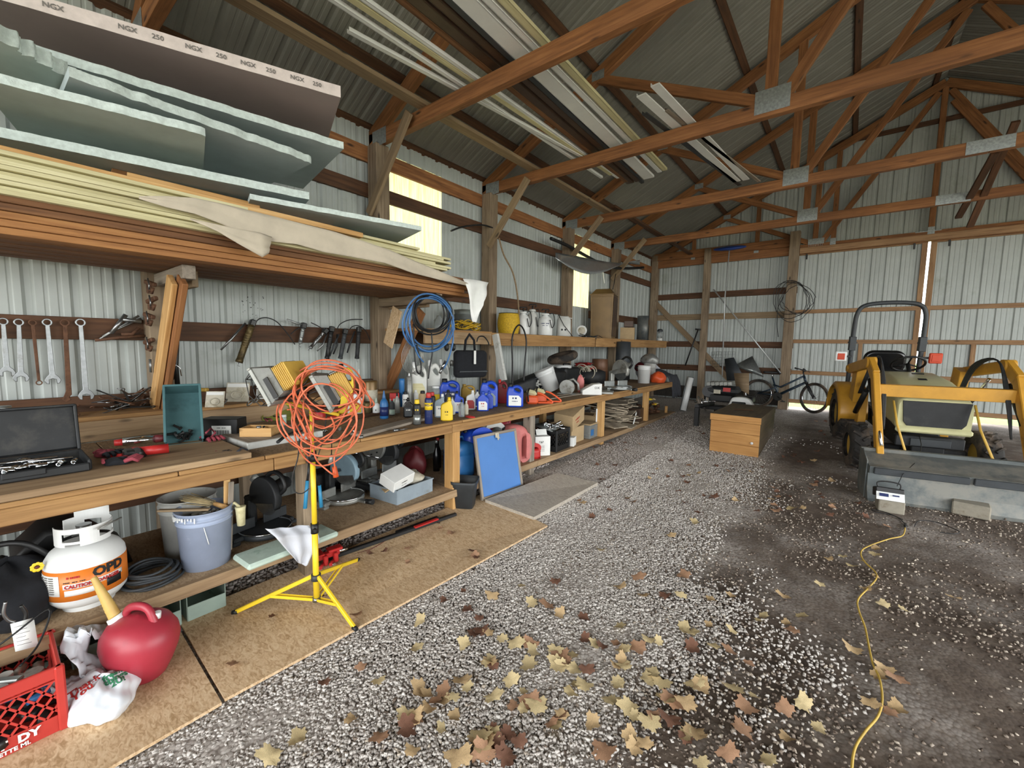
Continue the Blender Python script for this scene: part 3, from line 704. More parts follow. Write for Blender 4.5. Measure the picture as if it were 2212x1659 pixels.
# torn grey paper wrap over the stack
def wrap(pts, x0, lab, t_=.002, sag=.004, mat='tarp', seed=1):
    rnd = random.Random(seed); g = []
    for (a, c), k in zip(pts, range(len(pts))):
        A = at(*a, 0, x0); B = at(*c, 0, x0); row = []
        for j in range(9):
            u = j/8; p = A.lerp(B, u); p.x += sag*math.sin(k*1.7+j*2.1)+.003*math.sin(j*5+k)+.006; row.append(p)
        g.append(row)
    return tag(M().sheet(g, t_).build('wrapping_paper', mat), lab, 'paper wrap')
top = [(300, 424), (360, 425), (420, 428), (480, 440), (540, 455), (600, 470), (660, 485), (720, 500), (780, 520), (840, 540), (900, 565), (960, 590), (1010, 612)]
bot = [(300, 430), (360, 448), (420, 462), (480, 485), (540, 515), (570, 520), (640, 528), (700, 545), (760, 555), (830, 568), (890, 590), (950, 605), (1012, 618)]
wrap(list(zip(top, bot)), -3.06, 'long torn strip of grey wrapping paper along the front of the cream boards')
wrap([((410, 472), (412, 476)), ((450, 482), (470, 500)), ((500, 492), (520, 530)), ((560, 502), (566, 556)), ((587, 512), (580, 548))], -3.04, 'torn triangular paper flap hanging over the brown boards', seed=3)
g = []
for i in range(9):
    row = []
    for j in range(6):
        u = i/8; v_ = j/5; a = at(1000+58*v_, 602+8*v_, 0, -3.08); b_ = at(1024+18*v_, 695-35*v_+10*math.sin(v_*5), 0, -3.02)
        p = a.lerp(b_, u); p.x += .025*math.sin(u*5+v_*4)+.02*u*math.sin(v_*9); row.append(p)
    g.append(row)
tag(M().sheet(g, .002).build('wrapping_paper', 'paper'), 'white sheet of wrap hanging down at the end of the lumber stack', 'paper wrap')
# rigid foam insulation boards above the lumber
def foam(L_, R_, z, th, depth, mat, emat, lab, rough=.004, br=None, tilt=0, nm='foam_board', n=46, cut=0):
    A = at(*L_, 2, z); B = at(*R_, 2, z+tilt); d = (B-A); d2 = Vector((d.x, d.y, 0)).normalized(); nrm = Vector((-d2.y, d2.x, 0))   # to the wall
    if nrm.x > 0: nrm = -nrm
    o = thing(nm, lab, 'foam board', A); rnd = random.Random(hash(L_) % 99)
    D = nrm*depth; off = []
    fr = [A+d*(i/n)+nrm*(abs(rnd.gauss(0, rough))+rough*math.sin(i*.9)) for i in range(n+1)]
    if cut: fr[-1] = fr[-1]+nrm*cut; fr[-2] = fr[-2]+nrm*cut*.3
    bk = [p+D if i < n else (B+D if br is None else B+D+br) for i, p in enumerate([A+d*(i/n) for i in range(n+1)])]
    vs = []; fs = []
    for p, q in zip(fr, bk):
        dz = Vector((0, 0, rnd.uniform(0, rough*.7)))
        vs += [p-A, p-A+Vector((0, 0, th))-dz, q-A, q-A+Vector((0, 0, th))]
    for i in range(n):
        a = 4*i; b_ = a+4; fs += [(a+0, a+2, b_+2, b_+0), (a+1, b_+1, b_+3, a+3), (a+2, a+3, b_+3, b_+2)]
    fs += [(0, 1, 3, 2), (4*n, 4*n+2, 4*n+3, 4*n+1)]
    M().add(vs, fs).build('slab', mat, o)
    e = M(); vs2 = []; f2 = []
    for i, p in enumerate(fr):
        q = p-A-nrm*.0015; vs2 += [q, q+Vector((0, 0, th/3))-nrm*rnd.uniform(0, rough*.6), q+Vector((0, 0, 2*th/3))-nrm*rnd.uniform(0, rough*.6), q+Vector((0, 0, th-.001))]
    for i in range(n):
        for j in range(3): a = 4*i+j; f2.append((a, a+4, a+5, a+1))
    e.add(vs2, f2, True).build('cut_edge', emat, o); return o, A, B, d2, nrm
o, A, B, d2, nrm = foam((-60, -18), (736, 211), 3.30, .075, 1.15, 'foam_mauve', 'foam_mauve_edge', 'topmost mauve-grey foam board with printed pale edge', .0012)
dl = (B-A).length; yaw = math.atan2(d2.y, d2.x)
for k, (px, py, s_) in enumerate(((115, 16, 'NGX'), (275, 52, 'NGX'), (341, 75, '250'), (418, 98, 'NGX'), (478, 118, '250'), (536, 138, 'NGX'), (585, 154, '250'), (642, 172, 'NGX'), (685, 186, '250'))):
    # along-edge coordinate of this stamp
    r_ = ray(px, py); # intersect with the vertical plane of the edge
    cpos = Vector((0, 0, CAMZ)); tt = (A-cpos).dot(nrm)/r_.dot(nrm); P_ = cpos+r_*tt; u = (P_-A).dot(d2)
    q = A+d2*u+Vector((0, 0, .038))-nrm*.005-A
    text(s_, .036, 'text_grey', o, q, (PI/2, 0, yaw), 'printed_mark', bold=.0004)
foam((-60, 76), (742, 322), 3.08, .05, 1.1, 'foam_blue', 'foam_edge', 'large mint foam board directly under the mauve one', .004)
foam((-40, 62), (196, 196), 3.00, .075, .55, 'foam_mint', 'foam_edge', 'short crumbly-edged mint foam board at the upper left', .013, cut=.06)
foam((150, 165), (676, 352), 2.93, .05, 1.0, 'foam_blue', 'foam_edge', 'mint foam board with ragged edge, third from the top at right', .006, cut=.02)
foam((-60, 165), (444, 292), 2.83, .045, .85, 'foam_mint', 'foam_edge', 'shorter mint foam board in the middle of the pile at left', .003, cut=.02)
foam((-60, 284), (668, 431), 2.68, .052, .8, 'foam_blue', 'foam_edge', 'pale foam board second from the bottom of the pile', .0025)
foam((540, 430), (911, 498), 2.585, .036, .95, 'foam_blue', 'foam_edge', 'lowest blue foam board sticking out furthest in front of the window', .003)
# ---------- loose stones, leaves, boards and things on the ground ----------
def nz(x, y): return (np.sin(x*1.9+1.3*np.sin(y*1.1))*np.sin(y*1.6+.7*np.sin(x*2.3))+.5*np.sin(x*5.1+y*2.2)*np.sin(y*4.3-x*1.7))/1.5
ico = np.array([(x, y, z) for x in (-.62, .62) for y in (-.62, .62) for z in (-.62, .62)])
icf = np.array([(0, 1, 3, 2), (4, 6, 7, 5), (0, 4, 5, 1), (2, 3, 7, 6), (0, 2, 6, 4), (1, 5, 7, 3)])
def zfv(X, Y):
    a = np.interp(Y, *FA); b_ = np.interp(Y, *FB); t = np.clip((X+2.7)/1.2, 0, 1); t = t*t*(3-2*t); return b_*(1-t)+a*t
def stones(name, X, Y, r0, r1, mat, lab, lift=.25):
    n = len(X); r = rs.uniform(r0, r1, n)**1.0; sc3 = np.stack([rs.uniform(.8, 1.35, n), rs.uniform(.7, 1.1, n), rs.uniform(.5, .85, n)], 1)*r[:, None]
    a = rs.uniform(0, 2*PI, n); ti = rs.uniform(-1.2, 1.2, n); v = ico[None]*(1+rs.uniform(-.38, .25, (n, 8, 1)))+rs.uniform(-.15, .15, (n, 8, 3)); v = v*sc3[:, None, :]
    x, y, z = v[..., 0], v[..., 1], v[..., 2]; c, s = np.cos(ti)[:, None], np.sin(ti)[:, None]; y, z = y*c-z*s, y*s+z*c
    c, s = np.cos(a)[:, None], np.sin(a)[:, None]; x, y = x*c-y*s, x*s+y*c
    Z = zfv(X, Y)+r*lift*rs.uniform(.2, 1.6, n)-.004
    v = np.stack([x+X[:, None], y+Y[:, None], z+Z[:, None]], -1).reshape(-1, 3)
    f = (icf[None]+(np.arange(n)*8)[:, None, None]).reshape(-1, 4)
    me = bpy.data.meshes.new(name); me.vertices.add(len(v)); me.vertices.foreach_set('co', v.ravel()); me.loops.add(f.size); me.loops.foreach_set('vertex_index', f.ravel().astype(np.int32))
    me.polygons.add(len(f)); me.polygons.foreach_set('loop_start', np.arange(0, f.size, 4, dtype=np.int32)); me.polygons.foreach_set('loop_total', np.full(len(f), 4, dtype=np.int32)); me.update(calc_edges=True)
    me.materials.append(MT[mat]); o = bpy.data.objects.new(name, me); col.objects.link(o); tag(o, lab, 'gravel', kind='stuff'); return o
def scatter(n, x0, x1, y0, y1, p):
    X = rs.uniform(x0, x1, n); Y = rs.uniform(y0, y1, n); k = rs.uniform(0, 1, n) < p(X, Y); return X[k], Y[k]
band = lambda X: np.clip(1-(X+1.25)/1.0, 0, 1)
X, Y = scatter(200000, -2.12, .2, .05, 8.2, lambda X, Y: np.clip(np.clip(1-(X+np.where(Y > 3, 1.45, 1.15))/.8, 0, 1)*1.15+.25*nz(X*1.3, Y*1.3)+.02, 0, 1)*np.clip(1.3-Y*.15, .05, 1))
stones('crushed_stone', X, Y, .0065, .0125, 'pebble', 'pale crushed stone spread beside the boards on the ground')
X, Y = scatter(90000, -1.6, 2.6, .05, 6.6, lambda X, Y: np.clip(.42+.6*nz(X*1.1+3, Y*1.2+1), .03, 1)*np.clip(1.2-Y*.14, .2, 1))
stones('scattered_stone', X, Y, .0045, .0115, 'pebble_brown', 'brownish stones scattered over the dirt in the right half')
X, Y = scatter(14000, -3.9, -2.85, .4, 4.4, lambda X, Y: X*0+.9)
stones('coarse_stone', X, Y, .010, .022, 'pebble_fine', 'coarse dusty stone under the lower shelf', .4)
X, Y = scatter(26000, -2.75, -.9, 3.0, 9.2, lambda X, Y: np.clip(1.2-.1*Y, 0, 1)*np.where((Y < 4.55) & (Y > 3.0) & (X > -2.95) & (X < -1.95), 0, 1))
stones('fine_stone', X, Y, .005, .010, 'pebble_fine', 'fine pale gravel along the shelf towards the back', .3)
# sheets of board on the ground
def slab(name, pts, th, mat, lab, z=None):
    P_ = [Vector((p[0], p[1], zf(p[0], p[1])+.012)) for p in pts]; c = sum(P_, Vector())/4
    mb = M(); mb.add([p-c for p in P_]+[p-c+Vector((0, 0, th)) for p in P_], [(3, 2, 1, 0), (4, 5, 6, 7), (0, 1, 5, 4), (1, 2, 6, 5), (2, 3, 7, 6), (3, 0, 4, 7)])
    return tag(mb.build(name, mat, loc=c), lab, 'board')
slab('strand_board', [(-2.96, -.6), (-2.07, -.6), (-2.09, .575), (-2.98, .60)], .014, 'osb', 'strand board sheet on the ground under the red gas can')
slab('strand_board', [(-2.96, .615), (-2.10, .59), (-1.97, 3.02), (-2.83, 3.1)], .014, 'osb', 'strand board sheet on the ground that the yellow tripod stands on')
c4 = [fl(*p) for p in ((1048, 1089), (1153, 1128), (1291, 1051), (1203, 1030))]
slab('plywood_sheet', [(p.x, p.y) for p in c4], .035, 'plywood_grey', 'weathered grey plywood square on the ground before the blue board')
# leaves
def leafmesh(nm, mat, seed, lob=5):
    rnd = random.Random(seed); n = 40; c = bpy.data.meshes.new(nm); vs = [(0, 0, .004)]; cx, cy = rnd.uniform(.6, 1.6), rnd.uniform(.3, 1.2)
    for ring in (.5, 1):
        for i in range(n):
            a = 2*PI*i/n; r = .55+.32*abs(math.cos(a*lob/2+.3))**.7+.1*math.sin(a*lob*3)+rnd.uniform(-.05, .05); r *= (1-.45*max(0, math.cos(a+PI/2))**8)*ring
            x, y = r*math.cos(a), r*math.sin(a); vs.append((x, y, .22*cx*x*x*ring+.25*cy*y*y*ring*math.sin(a*2+1)+.02))
    fs = [(0, 1+i, 1+(i+1) % n) for i in range(n)]+[(1+i, 1+n+i, 1+n+(i+1) % n, 1+(i+1) % n) for i in range(n)]
    c.from_pydata(vs, [], fs); c.polygons.foreach_set('use_smooth', [True]*len(fs)); c.materials.append(MT[mat]); return c
LM = [(leafmesh('maple_leaf', m_, i, lb), m_) for i, (m_, lb) in enumerate([('leaf_tan', 5), ('leaf_yellow', 5), ('leaf_brown', 7), ('leaf_orange', 5), ('leaf_yellow', 7), ('leaf_tan', 5), ('leaf_brown', 5)])]
cn = {'leaf_tan': 'tan', 'leaf_yellow': 'pale yellow', 'leaf_brown': 'dark brown', 'leaf_orange': 'orange-brown'}
leaves = []
def leaf(px, py, k, s_, where, flat=1):
    me, m_ = LM[k]; p = fl(px, py)
    o = bpy.data.objects.new('maple_leaf', me); col.objects.link(o); o.location = (p.x, p.y, zf(p.x, p.y)+(.04 if 'board' in where else .014)); o.scale = (s_, s_*random.uniform(.75, 1), s_*flat); o.rotation_euler = (random.uniform(-.3, .3), random.uniform(-.3, .3), random.uniform(0, 6.28))
    leaves.append((o, cn[m_], where, px, py))
big = [(1140, 1440, 4), (1150, 1410, 1), (1115, 1395, 1), (1200, 1408, 4), (1105, 1475, 1), (1130, 1500, 4), (1065, 1445, 2), (1085, 1385, 4), (1000, 1395, 1), (1010, 1490, 4), (998, 1475, 0), (1380, 1405, 3), (1330, 1395, 3), (1300, 1400, 2), (1345, 1430, 0), (1400, 1385, 1), (1245, 1485, 1), (1320, 1520, 4), (1355, 1535, 1), (1335, 1480, 4), (1200, 1575, 1), (1060, 1580, 2), (1110, 1530, 3), (905, 1495, 0), (890, 1555, 0), (900, 1405, 1), (1045, 1630, 3), (990, 1640, 0), (1090, 1640, 2), (900, 1560, 3), (905, 1345, 1), (1035, 1340, 2), (1040, 1365, 2), (1025, 1375, 2), (1200, 1260, 2), (1490, 1370, 1), (1540, 1400, 1), (1480, 1360, 1), (1470, 1290, 4), (1475, 1245, 3), (1535, 1300, 0), (1430, 1480, 4), (1450, 1520, 3), (1500, 1480, 1), (1640, 1345, 4), (1650, 1335, 1), (1580, 1365, 1), (1530, 1355, 0), (1705, 1365, 3), (1735, 1335, 1), (1700, 1350, 0), (1840, 1405, 0), (1910, 1450, 0), (1935, 1470, 3), (1900, 1465, 0), (1630, 1510, 4), (1600, 1580, 3), (1770, 1580, 1), (1700, 1600, 0), (1920, 1545, 3), (1940, 1535, 0), (1880, 1525, 0), (1575, 1410, 3), (1620, 1440, 3), (1820, 1205, 1), (1840, 1225, 1), (1790, 1210, 0), (1860, 1215, 4), (1870, 1275, 0), (1890, 1250, 0), (1905, 1308, 1), (1950, 1320, 4), (1890, 1200, 4), (1895, 1188, 0), (2060, 1295, 0), (1915, 1140, 3), (1675, 1105, 3), (1710, 1100, 1), (1690, 1290, 0), (1770, 1265, 1), (1300, 1190, 1), (1450, 1160, 0), (1500, 1130, 1), (1380, 1250, 3), (1340, 1270, 0), (1210, 1330, 0), (1180, 1310, 3), (1260, 1340, 2), (1370, 1620, 0), (1570, 1630, 3), (1480, 1600, 2), (1500, 1590, 0), (1660, 1650, 1), (640, 1600, 1), (760, 1560, 0), (580, 1640, 1), (700, 1480, 2), (820, 1600, 3), (960, 1300, 2), (1130, 1270, 4)]
for i in range(75):
    px = random.gauss(1230, 190); py = min(1655, max(1290, random.gauss(1500, 95)))
    if px > 640+ (1659-py)*-.0 and px < 1780: big.append((px, py, random.choice([0, 1, 4, 5, 3, 1, 2])))
for px, py, k in big: leaf(px, py, k % 7, random.uniform(.036, .068), 'on the gravel in the foreground')
for px, py in ((1020, 1200), (1025, 1208), (945, 1140), (950, 1150), (880, 1225), (800, 1205), (830, 1200), (1000, 1290), (975, 1160), (640, 1165), (1030, 1215), (590, 1345), (700, 1300), (770, 1340), (505, 1450), (880, 1195)):
    leaf(px, py, random.choice([2, 6, 3]), random.uniform(.03, .045), 'on the strand board')
for i in range(110):
    px = random.uniform(1250, 1900); py = random.uniform(905, 1120)
    if 1520 < px < 1690 and py < 1000: continue
    if px > 1800 and py < 1060: continue
    leaf(px, py, random.choice([2, 6, 2, 0, 3]), random.uniform(.035, .055), 'on the dirt in the middle distance')
def region(w_, px, py):
    if 'board' in w_: return 'on the strand board'
    if 'middle' in w_: return 'on the dirt left of the chest' if px < 1530 else ('on the dirt between chest and tractor' if px > 1690 else 'on the dirt in front of the chest')
    if px > 1780: return 'beside the yellow cord'
    if px > 1440: return 'on brown dirt left of the yellow cord'
    if py > 1540: return 'at the lower picture edge'
    if py < 1350: return 'on gravel near the grey plywood'
    return 'in the middle of the gravel'
on_ = ['', 'second ', 'third ', 'fourth ', 'fifth ', 'sixth ', 'seventh ', 'eighth ', 'ninth ', 'tenth ', 'eleventh ', 'twelfth ', 'thirteenth ', 'fourteenth ']
cnt_ = {}
for o, c_, w_, px, py in sorted(leaves, key=lambda q: -q[4]):
    r_ = region(w_, px, py); k = cnt_.get((r_, c_), 0); cnt_[(r_, c_)] = k+1
    tag(o, '%s dry leaf %s, %snearest the viewer' % (c_, r_, on_[k]) if k < 14 else 'small %s dry leaf %s, further back' % (c_, r_), 'leaf', 'fallen leaves '+r_)
# yellow extension cord
cp = [(1955, 1135), (1950, 1160), (1920, 1168), (1880, 1182), (1860, 1195), (1865, 1215), (1890, 1240), (1892, 1255), (1875, 1275), (1853, 1300), (1855, 1325), (1868, 1360), (1876, 1400), (1885, 1440), (1900, 1475), (1905, 1520), (1895, 1555), (1870, 1585), (1850, 1615), (1842, 1640), (1836, 1680), (1810, 1740)]
P_ = []
for p in spl([Vector((a, c, 0)) for a, c in cp], 5, False): q = fl(p.x, p.y); P_.append(Vector((q.x, q.y, zf(q.x, q.y)+.016)))
t = thing('extension_lead', 'yellow extension cord snaking across the dirt to the battery charger', 'cord', P_[0]); M().tube([p-P_[0] for p in P_], .0052, 7).build('cable', 'yellow_cord', t)
M().cyl((0, 0, 0), P_[2]-P_[0], .011, .009, 8).build('plug', 'black', t)
def gcord(pts, r, mat, lab, nm='loose_lead', z=.012):
    Q = []
    for p in spl([Vector((a, c, 0)) for a, c in pts], 5, False): q = fl(p.x, p.y); Q.append(Vector((q.x, q.y, zf(q.x, q.y)+z)))
    return tag(M().tube(Q, r, 6).build(nm, mat), lab, 'cord')
gcord([(1960, 1140), (1935, 1118), (1890, 1108), (1885, 1103), (1915, 1110), (1950, 1125)], .004, 'black', 'black charger lead looped on the dirt by the yellow cord end')
gcord([(1975, 1140), (1985, 1128), (2020, 1130), (2060, 1145), (2072, 1152), (2060, 1156), (2030, 1152)], .004, 'black', 'thin black cord curving on the dirt right of the charger')
# red milk crate
def crate(nm, lab, w_, d, h, mat, loc, rot, band_=.07):
    t = thing(nm, lab, 'crate', loc, rot); mb = M(); th = .006
    mb.box((0, 0, .004), (w_, d, .008))
    for (cx, cy, ex, ey) in ((0, -d/2, w_, 0), (0, d/2, w_, 0), (-w_/2, 0, 0, d), (w_/2, 0, 0, d)):
        L_ = max(ex, ey); a = 0 if ex else PI/2; R = Matrix.Rotation(a, 3, 'Z'); C_ = Vector((cx, cy, 0))
        mb.box(C_+Vector((0, 0, band_/2)), (L_, th, band_), R, .001); mb.box(C_+Vector((0, 0, h-.025)), (L_+.01, .014, .05), R, .003); mb.box(C_+Vector((0, 0, h-.055)), (L_+.004, .02, .006), R)
        n = 7; z0, z1 = band_, h-.05; H = z1-z0
        for k in range(-1, n+1):
            for sg in (1, -1):
                x0 = -L_/2+L_*k/n; x1 = x0+H*.8; za, zb = z0, z1
                if x0 < -L_/2: za = z0+(-L_/2-x0)/.8; x0 = -L_/2
                if x1 > L_/2: zb = z1-(x1-L_/2)/.8; x1 = L_/2
                if zb-za < .01: continue
                p0 = Vector((x0*sg, 0, za)); p1 = Vector((x1*sg, 0, zb)); dd = p1-p0
                mb.box(C_+R @ ((p0+p1)/2), (dd.length, .005, .008), R @ Matrix.Rotation(-math.atan2(dd.z, dd.x), 3, 'Y'))
    for sx_ in (-1, 1):
        for sy_ in (-1, 1): mb.box((sx_*w_/2, sy_*d/2, h/2), (.03, .03, h), None, .006)
    mb.build('basket', mat, t); return t
cr = crate('milk_crate', 'red plastic milk crate full of metal parts at the lower left corner', .33, .33, .28, 'red_crate', (-2.615, -.045, .03), 0)
text('ERT  DY', .044, 'text_white', cr, (.174, .02, .047), (PI/2, 0, PI/2), bold=.002); text('QUETTE MI.', .022, 'text_white', cr, (.174, .015, .017), (PI/2, 0, PI/2), bold=.0008)
def junk(nm, lab, cat, c, sz, mat, n=8, seed=1, r0=.006, r1=.018, grp=None):
    rnd = random.Random(seed); mb = M()
    for i in range(n):
        p = Vector([rnd.uniform(-a/2, a/2) for a in sz]); p.z = abs(p.z); d = Vector((rnd.uniform(-1, 1), rnd.uniform(-1, 1), rnd.uniform(-.25, .25))).normalized()*rnd.uniform(.25, .6)*max(sz[:2])*.5
        r = rnd.uniform(r0, r1); mb.cyl(p-d, p+d, r, r*rnd.uniform(.6, 1), 8)
        if i % 3 == 0: mb.cyl(p+d*.9-Vector((0, 0, r)), p+d*.9+Vector((0, 0, r)), r*2, r*1.8, 10)
    return tag(mb.build(nm, mat, loc=c), lab, cat, grp)
junk('metal_fitting', 'grey metal fittings heaped in the red crate', 'metal parts', (-2.62, -.05, .2), (.24, .24, .08), 'cast_grey', 14, 3, .012, .025)
junk('metal_fitting', 'dark oily parts lying under the fittings in the red crate', 'metal parts', (-2.6, -.03, .08), (.24, .22, .05), 'dark_steel', 9, 5, .01, .022)
junk('metal_fitting', 'dusty blue plastic parts between the fittings in the red crate', 'parts', (-2.56, .02, .17), (.14, .16, .06), 'blue_can', 5, 21, .012, .022)
junk('metal_fitting', 'white plastic parts on top in the red crate', 'parts', (-2.66, -.1, .24), (.16, .16, .04), 'dusty_white', 5, 23, .012, .022)
tag(beam((-2.72, -.19, .27), (-2.5, .02, .29), .03, .012, 'galv', 'steel_bar'), 'flat grey steel bar lying across the red crate', 'bar')
tag(M().tube(spl([Vector((-2.72, -.12, .30)), Vector((-2.70, 0, .38)), Vector((-2.74, .12, .43)), Vector((-2.66, .08, .33)), Vector((-2.58, .02, .30))], 6, False), .004, 6).build('black_wire', 'black'), 'black wire looping up out of the red crate', 'cord')
# red gas can with ribbed spout
p = fl(300, 1478); g = thing('gas_can', 'round red gas can with ribbed tan spout on the strand board', 'gas can', (p.x-.02, p.y+.02, zf(p.x, p.y)+.026), .5)
pr = [(.0, .0), (.085, .0), (.10, .012), (.128, .06), (.155, .12), (.164, .16), (.158, .195), (.13, .235), (.08, .258), (0, .268)]
g.scale = (.96, .96, 1.15); M().lathe(pr, sx=1.05, sy=.9, seg=36).build('tank', 'red_can', g)
hp = spl([Vector((-.085, 0, .235)), Vector((-.06, 0, .285)), Vector((0, 0, .305)), Vector((.06, 0, .295)), Vector((.095, 0, .235))], 6, False); M().tube(hp, .017, 10).build('handle', 'red_can', g)
M().cyl((.085, .02, .25), (.09, .02, .278), .014, .014, 14).build('vent_cap', 'white_plastic', g)
d = Vector((-.42, -.12, .9)).normalized(); b0 = Vector((-.10, -.02, .235)); M().cyl(b0-d*.01, b0+d*.03, .036, .034, 20).build('collar', 'white_plastic', g); M().cyl(b0-d*.04, b0, .04, .036, 16).build('neck', 'red_can', g)
sp = M(); L_ = .19
q = [b0+d*(.03+L_*i/26) for i in range(27)]; sp.tube(q, [.026-.014*i/26+(.0015 if i % 2 and 4 < i < 20 else 0) for i in range(27)], 14); sp.build('spout', 'tan_spout', g)
M().cyl((-.13, .0, .17), (-.15, 0, .175), .012, .012, 12).build('vent_cap', 'white_plastic', g)
# plastic shopping bag
p = fl(225, 1535); bg2 = thing('shopping_bag', 'crumpled white plastic shopping bag with red and green print on the strand board', 'bag', (p.x, p.y, zf(p.x, p.y)+.027))
def lump(R0, n=40, m=26, seed=0, amp=.12, zs=.6, flat=True):
    rnd = random.Random(seed); mb = M(); ph = [rnd.uniform(0, 6.28) for _ in range(12)]
    def f(a, t): return 1+amp*(math.sin(3*a+ph[0]+2*t)+.6*math.sin(5*a+ph[1]-3*t)+.35*math.sin(8*a+ph[2]+6*t)+.3*math.sin(7*t+ph[3]+a)+.14*math.sin(13*a+ph[4]-9*t)+.1*abs(math.sin(9*t+4*a+ph[5])))*.6
    vs = []; fs = []
    for i in range(m+1):
        t = -PI/2+PI*i/m
        for k in range(n):
            a = 2*PI*k/n; r = f(a, t); z = R0[2]*math.sin(t)*r+R0[2]*zs
            vs.append((R0[0]*math.cos(t)*math.cos(a)*r, R0[1]*math.cos(t)*math.sin(a)*r, max(z, 0) if flat else z))
    for i in range(m):
        for k in range(n): l = (k+1) % n; fs.append((i*n+k, i*n+l, (i+1)*n+l, (i+1)*n+k))
    return mb.add(vs, fs, True)
bagm = lump((.155, .12, .085), amp=.13, seed=4, n=80, m=50).build('bag_body', 'plastic_bag', bg2)
def strip(pts, wd, tw=0, seed=0):
    rnd = random.Random(seed); g_ = []
    for i, p_ in enumerate(pts):
        d_ = (Vector(pts[min(i+1, len(pts)-1)])-Vector(pts[max(i-1, 0)])).normalized(); sd = d_.cross(Vector((0, 0, 1))); sd = sd.normalized() if sd.length > .1 else Vector((1, 0, 0)); row = []
        for j in range(7):
            u = j/6-.5; w2 = wd[i] if isinstance(wd, (list, tuple)) else wd
            row.append(Vector(p_)+sd*u*w2+Vector((0, 0, .018*math.sin(j*1.9+i*.8)+.01*math.sin(j*4+i*2))))
        g_.append(row)
    return M().sheet(g_, .0015)
strip(spl([Vector((-.09, .03, .09)), Vector((-.15, -.02, .12)), Vector((-.17, -.05, .20)), Vector((-.20, -.05, .27)), Vector((-.23, -.01, .26)), Vector((-.22, .05, .21))], 5, False), .10, seed=3).build('handle_loop', 'plastic_bag', bg2)
strip(spl([Vector((-.10, -.04, .08)), Vector((-.16, -.09, .07)), Vector((-.23, -.13, .05)), Vector((-.28, -.15, .07))], 5, False), [.1]*5+[.08]*5+[.05]*6).build('handle_loop', 'plastic_bag', bg2)
yw = face(bg2.location); dv = Vector((-math.sin(yw)*-1, math.cos(yw), 0)); dv = Vector((bg2.location.x, bg2.location.y, 0)).normalized()+Vector((0, 0, -.95))
for s_, x, z, sz, mt in (('Thank', -.055, .125, .042, 'text_red'), ('You', -.06, .09, .042, 'text_red'), ('fresh', .035, .12, .034, 'text_green'), ('things', .045, .09, .034, 'text_green'), ('2U!', .05, .06, .034, 'text_green')):
    sd = Vector((math.cos(yw), math.sin(yw), 0)); q = sd*x+Vector((0, 0, z)); tt_ = text(s_, sz, mt, bg2, q, (.9, 0, yw+.35), bold=.0012); drape(tt_, bagm, dv, .003)
# black waste bin
p = fl(1000, 1100); bn = thing('waste_bin', 'square black plastic bin beside the blue board', 'bin', (p.x, p.y+.03, zf(p.x, p.y)+.028), .55)
M().lathe([(.085, 0), (.105, .20), (.112, .205), (.113, .225), (.12, .235), (.122, .26), (.117, .26), (.112, .22), (.10, .2), (.08, .01), (0, .01)], sq=7, seg=44).build('bin_body', 'charcoal', bn)
# framed blue board leaning on the shelf
A = fl(1040, 1087); B = fl(1123, 1052); Tl = Vector((-2.76, 2.93, .63)); 
d = (B-A); d.z = 0; L_ = d.length; yaw = math.atan2(d.y, d.x); H = .64
bb = thing('framed_board', 'blue panel in a weathered wooden frame leaning against the shelf', 'panel', (A.x, A.y, zf(A.x, A.y)+.022), Euler((-.20, 0, yaw), 'XYZ'))
W_ = .60
M().box((W_/2, 0, H/2), (W_-.04, .008, H-.04)).build('panel', 'board_blue', bb)
for a_, b_ in (((0, 0, .015), (W_, 0, .015)), ((0, 0, H-.015), (W_, 0, H-.015)), ((.014, 0, .02), (.014, 0, H-.02)), ((W_-.014, 0, .02), (W_-.014, 0, H-.02))): beam(a_, b_, .03, .028, 'grey_wood', 'frame_rail', bb, up=(0, -1, 0))
mb = M(); mb.box((W_*.5, -.022, H-.035), (.05, .01, .05), None, .003); mb.cyl((W_*.5-.02, -.03, H-.05), (W_*.5+.025, -.03, H-.07), .006); mb.cyl((W_*.5, -.03, H-.02), (W_*.5, -.03, H-.085), .007); mb.build('clip', 'old_paper', bb)
# red and black long jack / post tool on the board
a = fl(705, 1222); c = fl(985, 1122); t = thing('lifting_jack', 'long farm jack with red head and black bar lying along the board edge', 'jack', (a.x, a.y, zf(a.x, a.y)+.03))
v_ = Vector((c.x-a.x, c.y-a.y, zf(c.x, c.y)-zf(a.x, a.y))); n_ = v_.normalized(); L_ = v_.length
beam(n_*-.02+Vector((0, 0, .02)), v_+Vector((0, 0, .02)), .03, .028, 'black', 'bar', t); beam(n_*L_*.62+Vector((.03, -.01, .045)), n_*L_*.82+Vector((.03, -.01, .05)), .035, .012, 'red', 'label_strip', t); beam(n_*L_*.5+Vector((-.02, 0, .02)), n_*L_*.85+Vector((-.02, .0, .03)), .05, .03, 'black', 'handle', t)
mb = M(); R = rot_to(n_); mb.box((.02, 0, .06), (.16, .05, .035), R, .006); mb.box(n_*-.05+Vector((0, 0, .085)), (.05, .12, .012), R, .004); mb.box(n_*.06+Vector((0, 0, .08)), (.1, .07, .02), R, .005); mb.box(n_*.0+Vector((.05, -.03, .04)), (.03, .04, .07), R, .006); mb.box(n_*.07+Vector((.05, -.03, .04)), (.03, .04, .07), R, .006); mb.cyl(n_*.0+Vector((.05, -.05, .02)), n_*.0+Vector((.09, -.09, .02)), .012); mb.cyl(n_*.07+Vector((.05, -.05, .02)), n_*.07+Vector((.09, -.09, .02)), .012); mb.build('head', 'red', t)
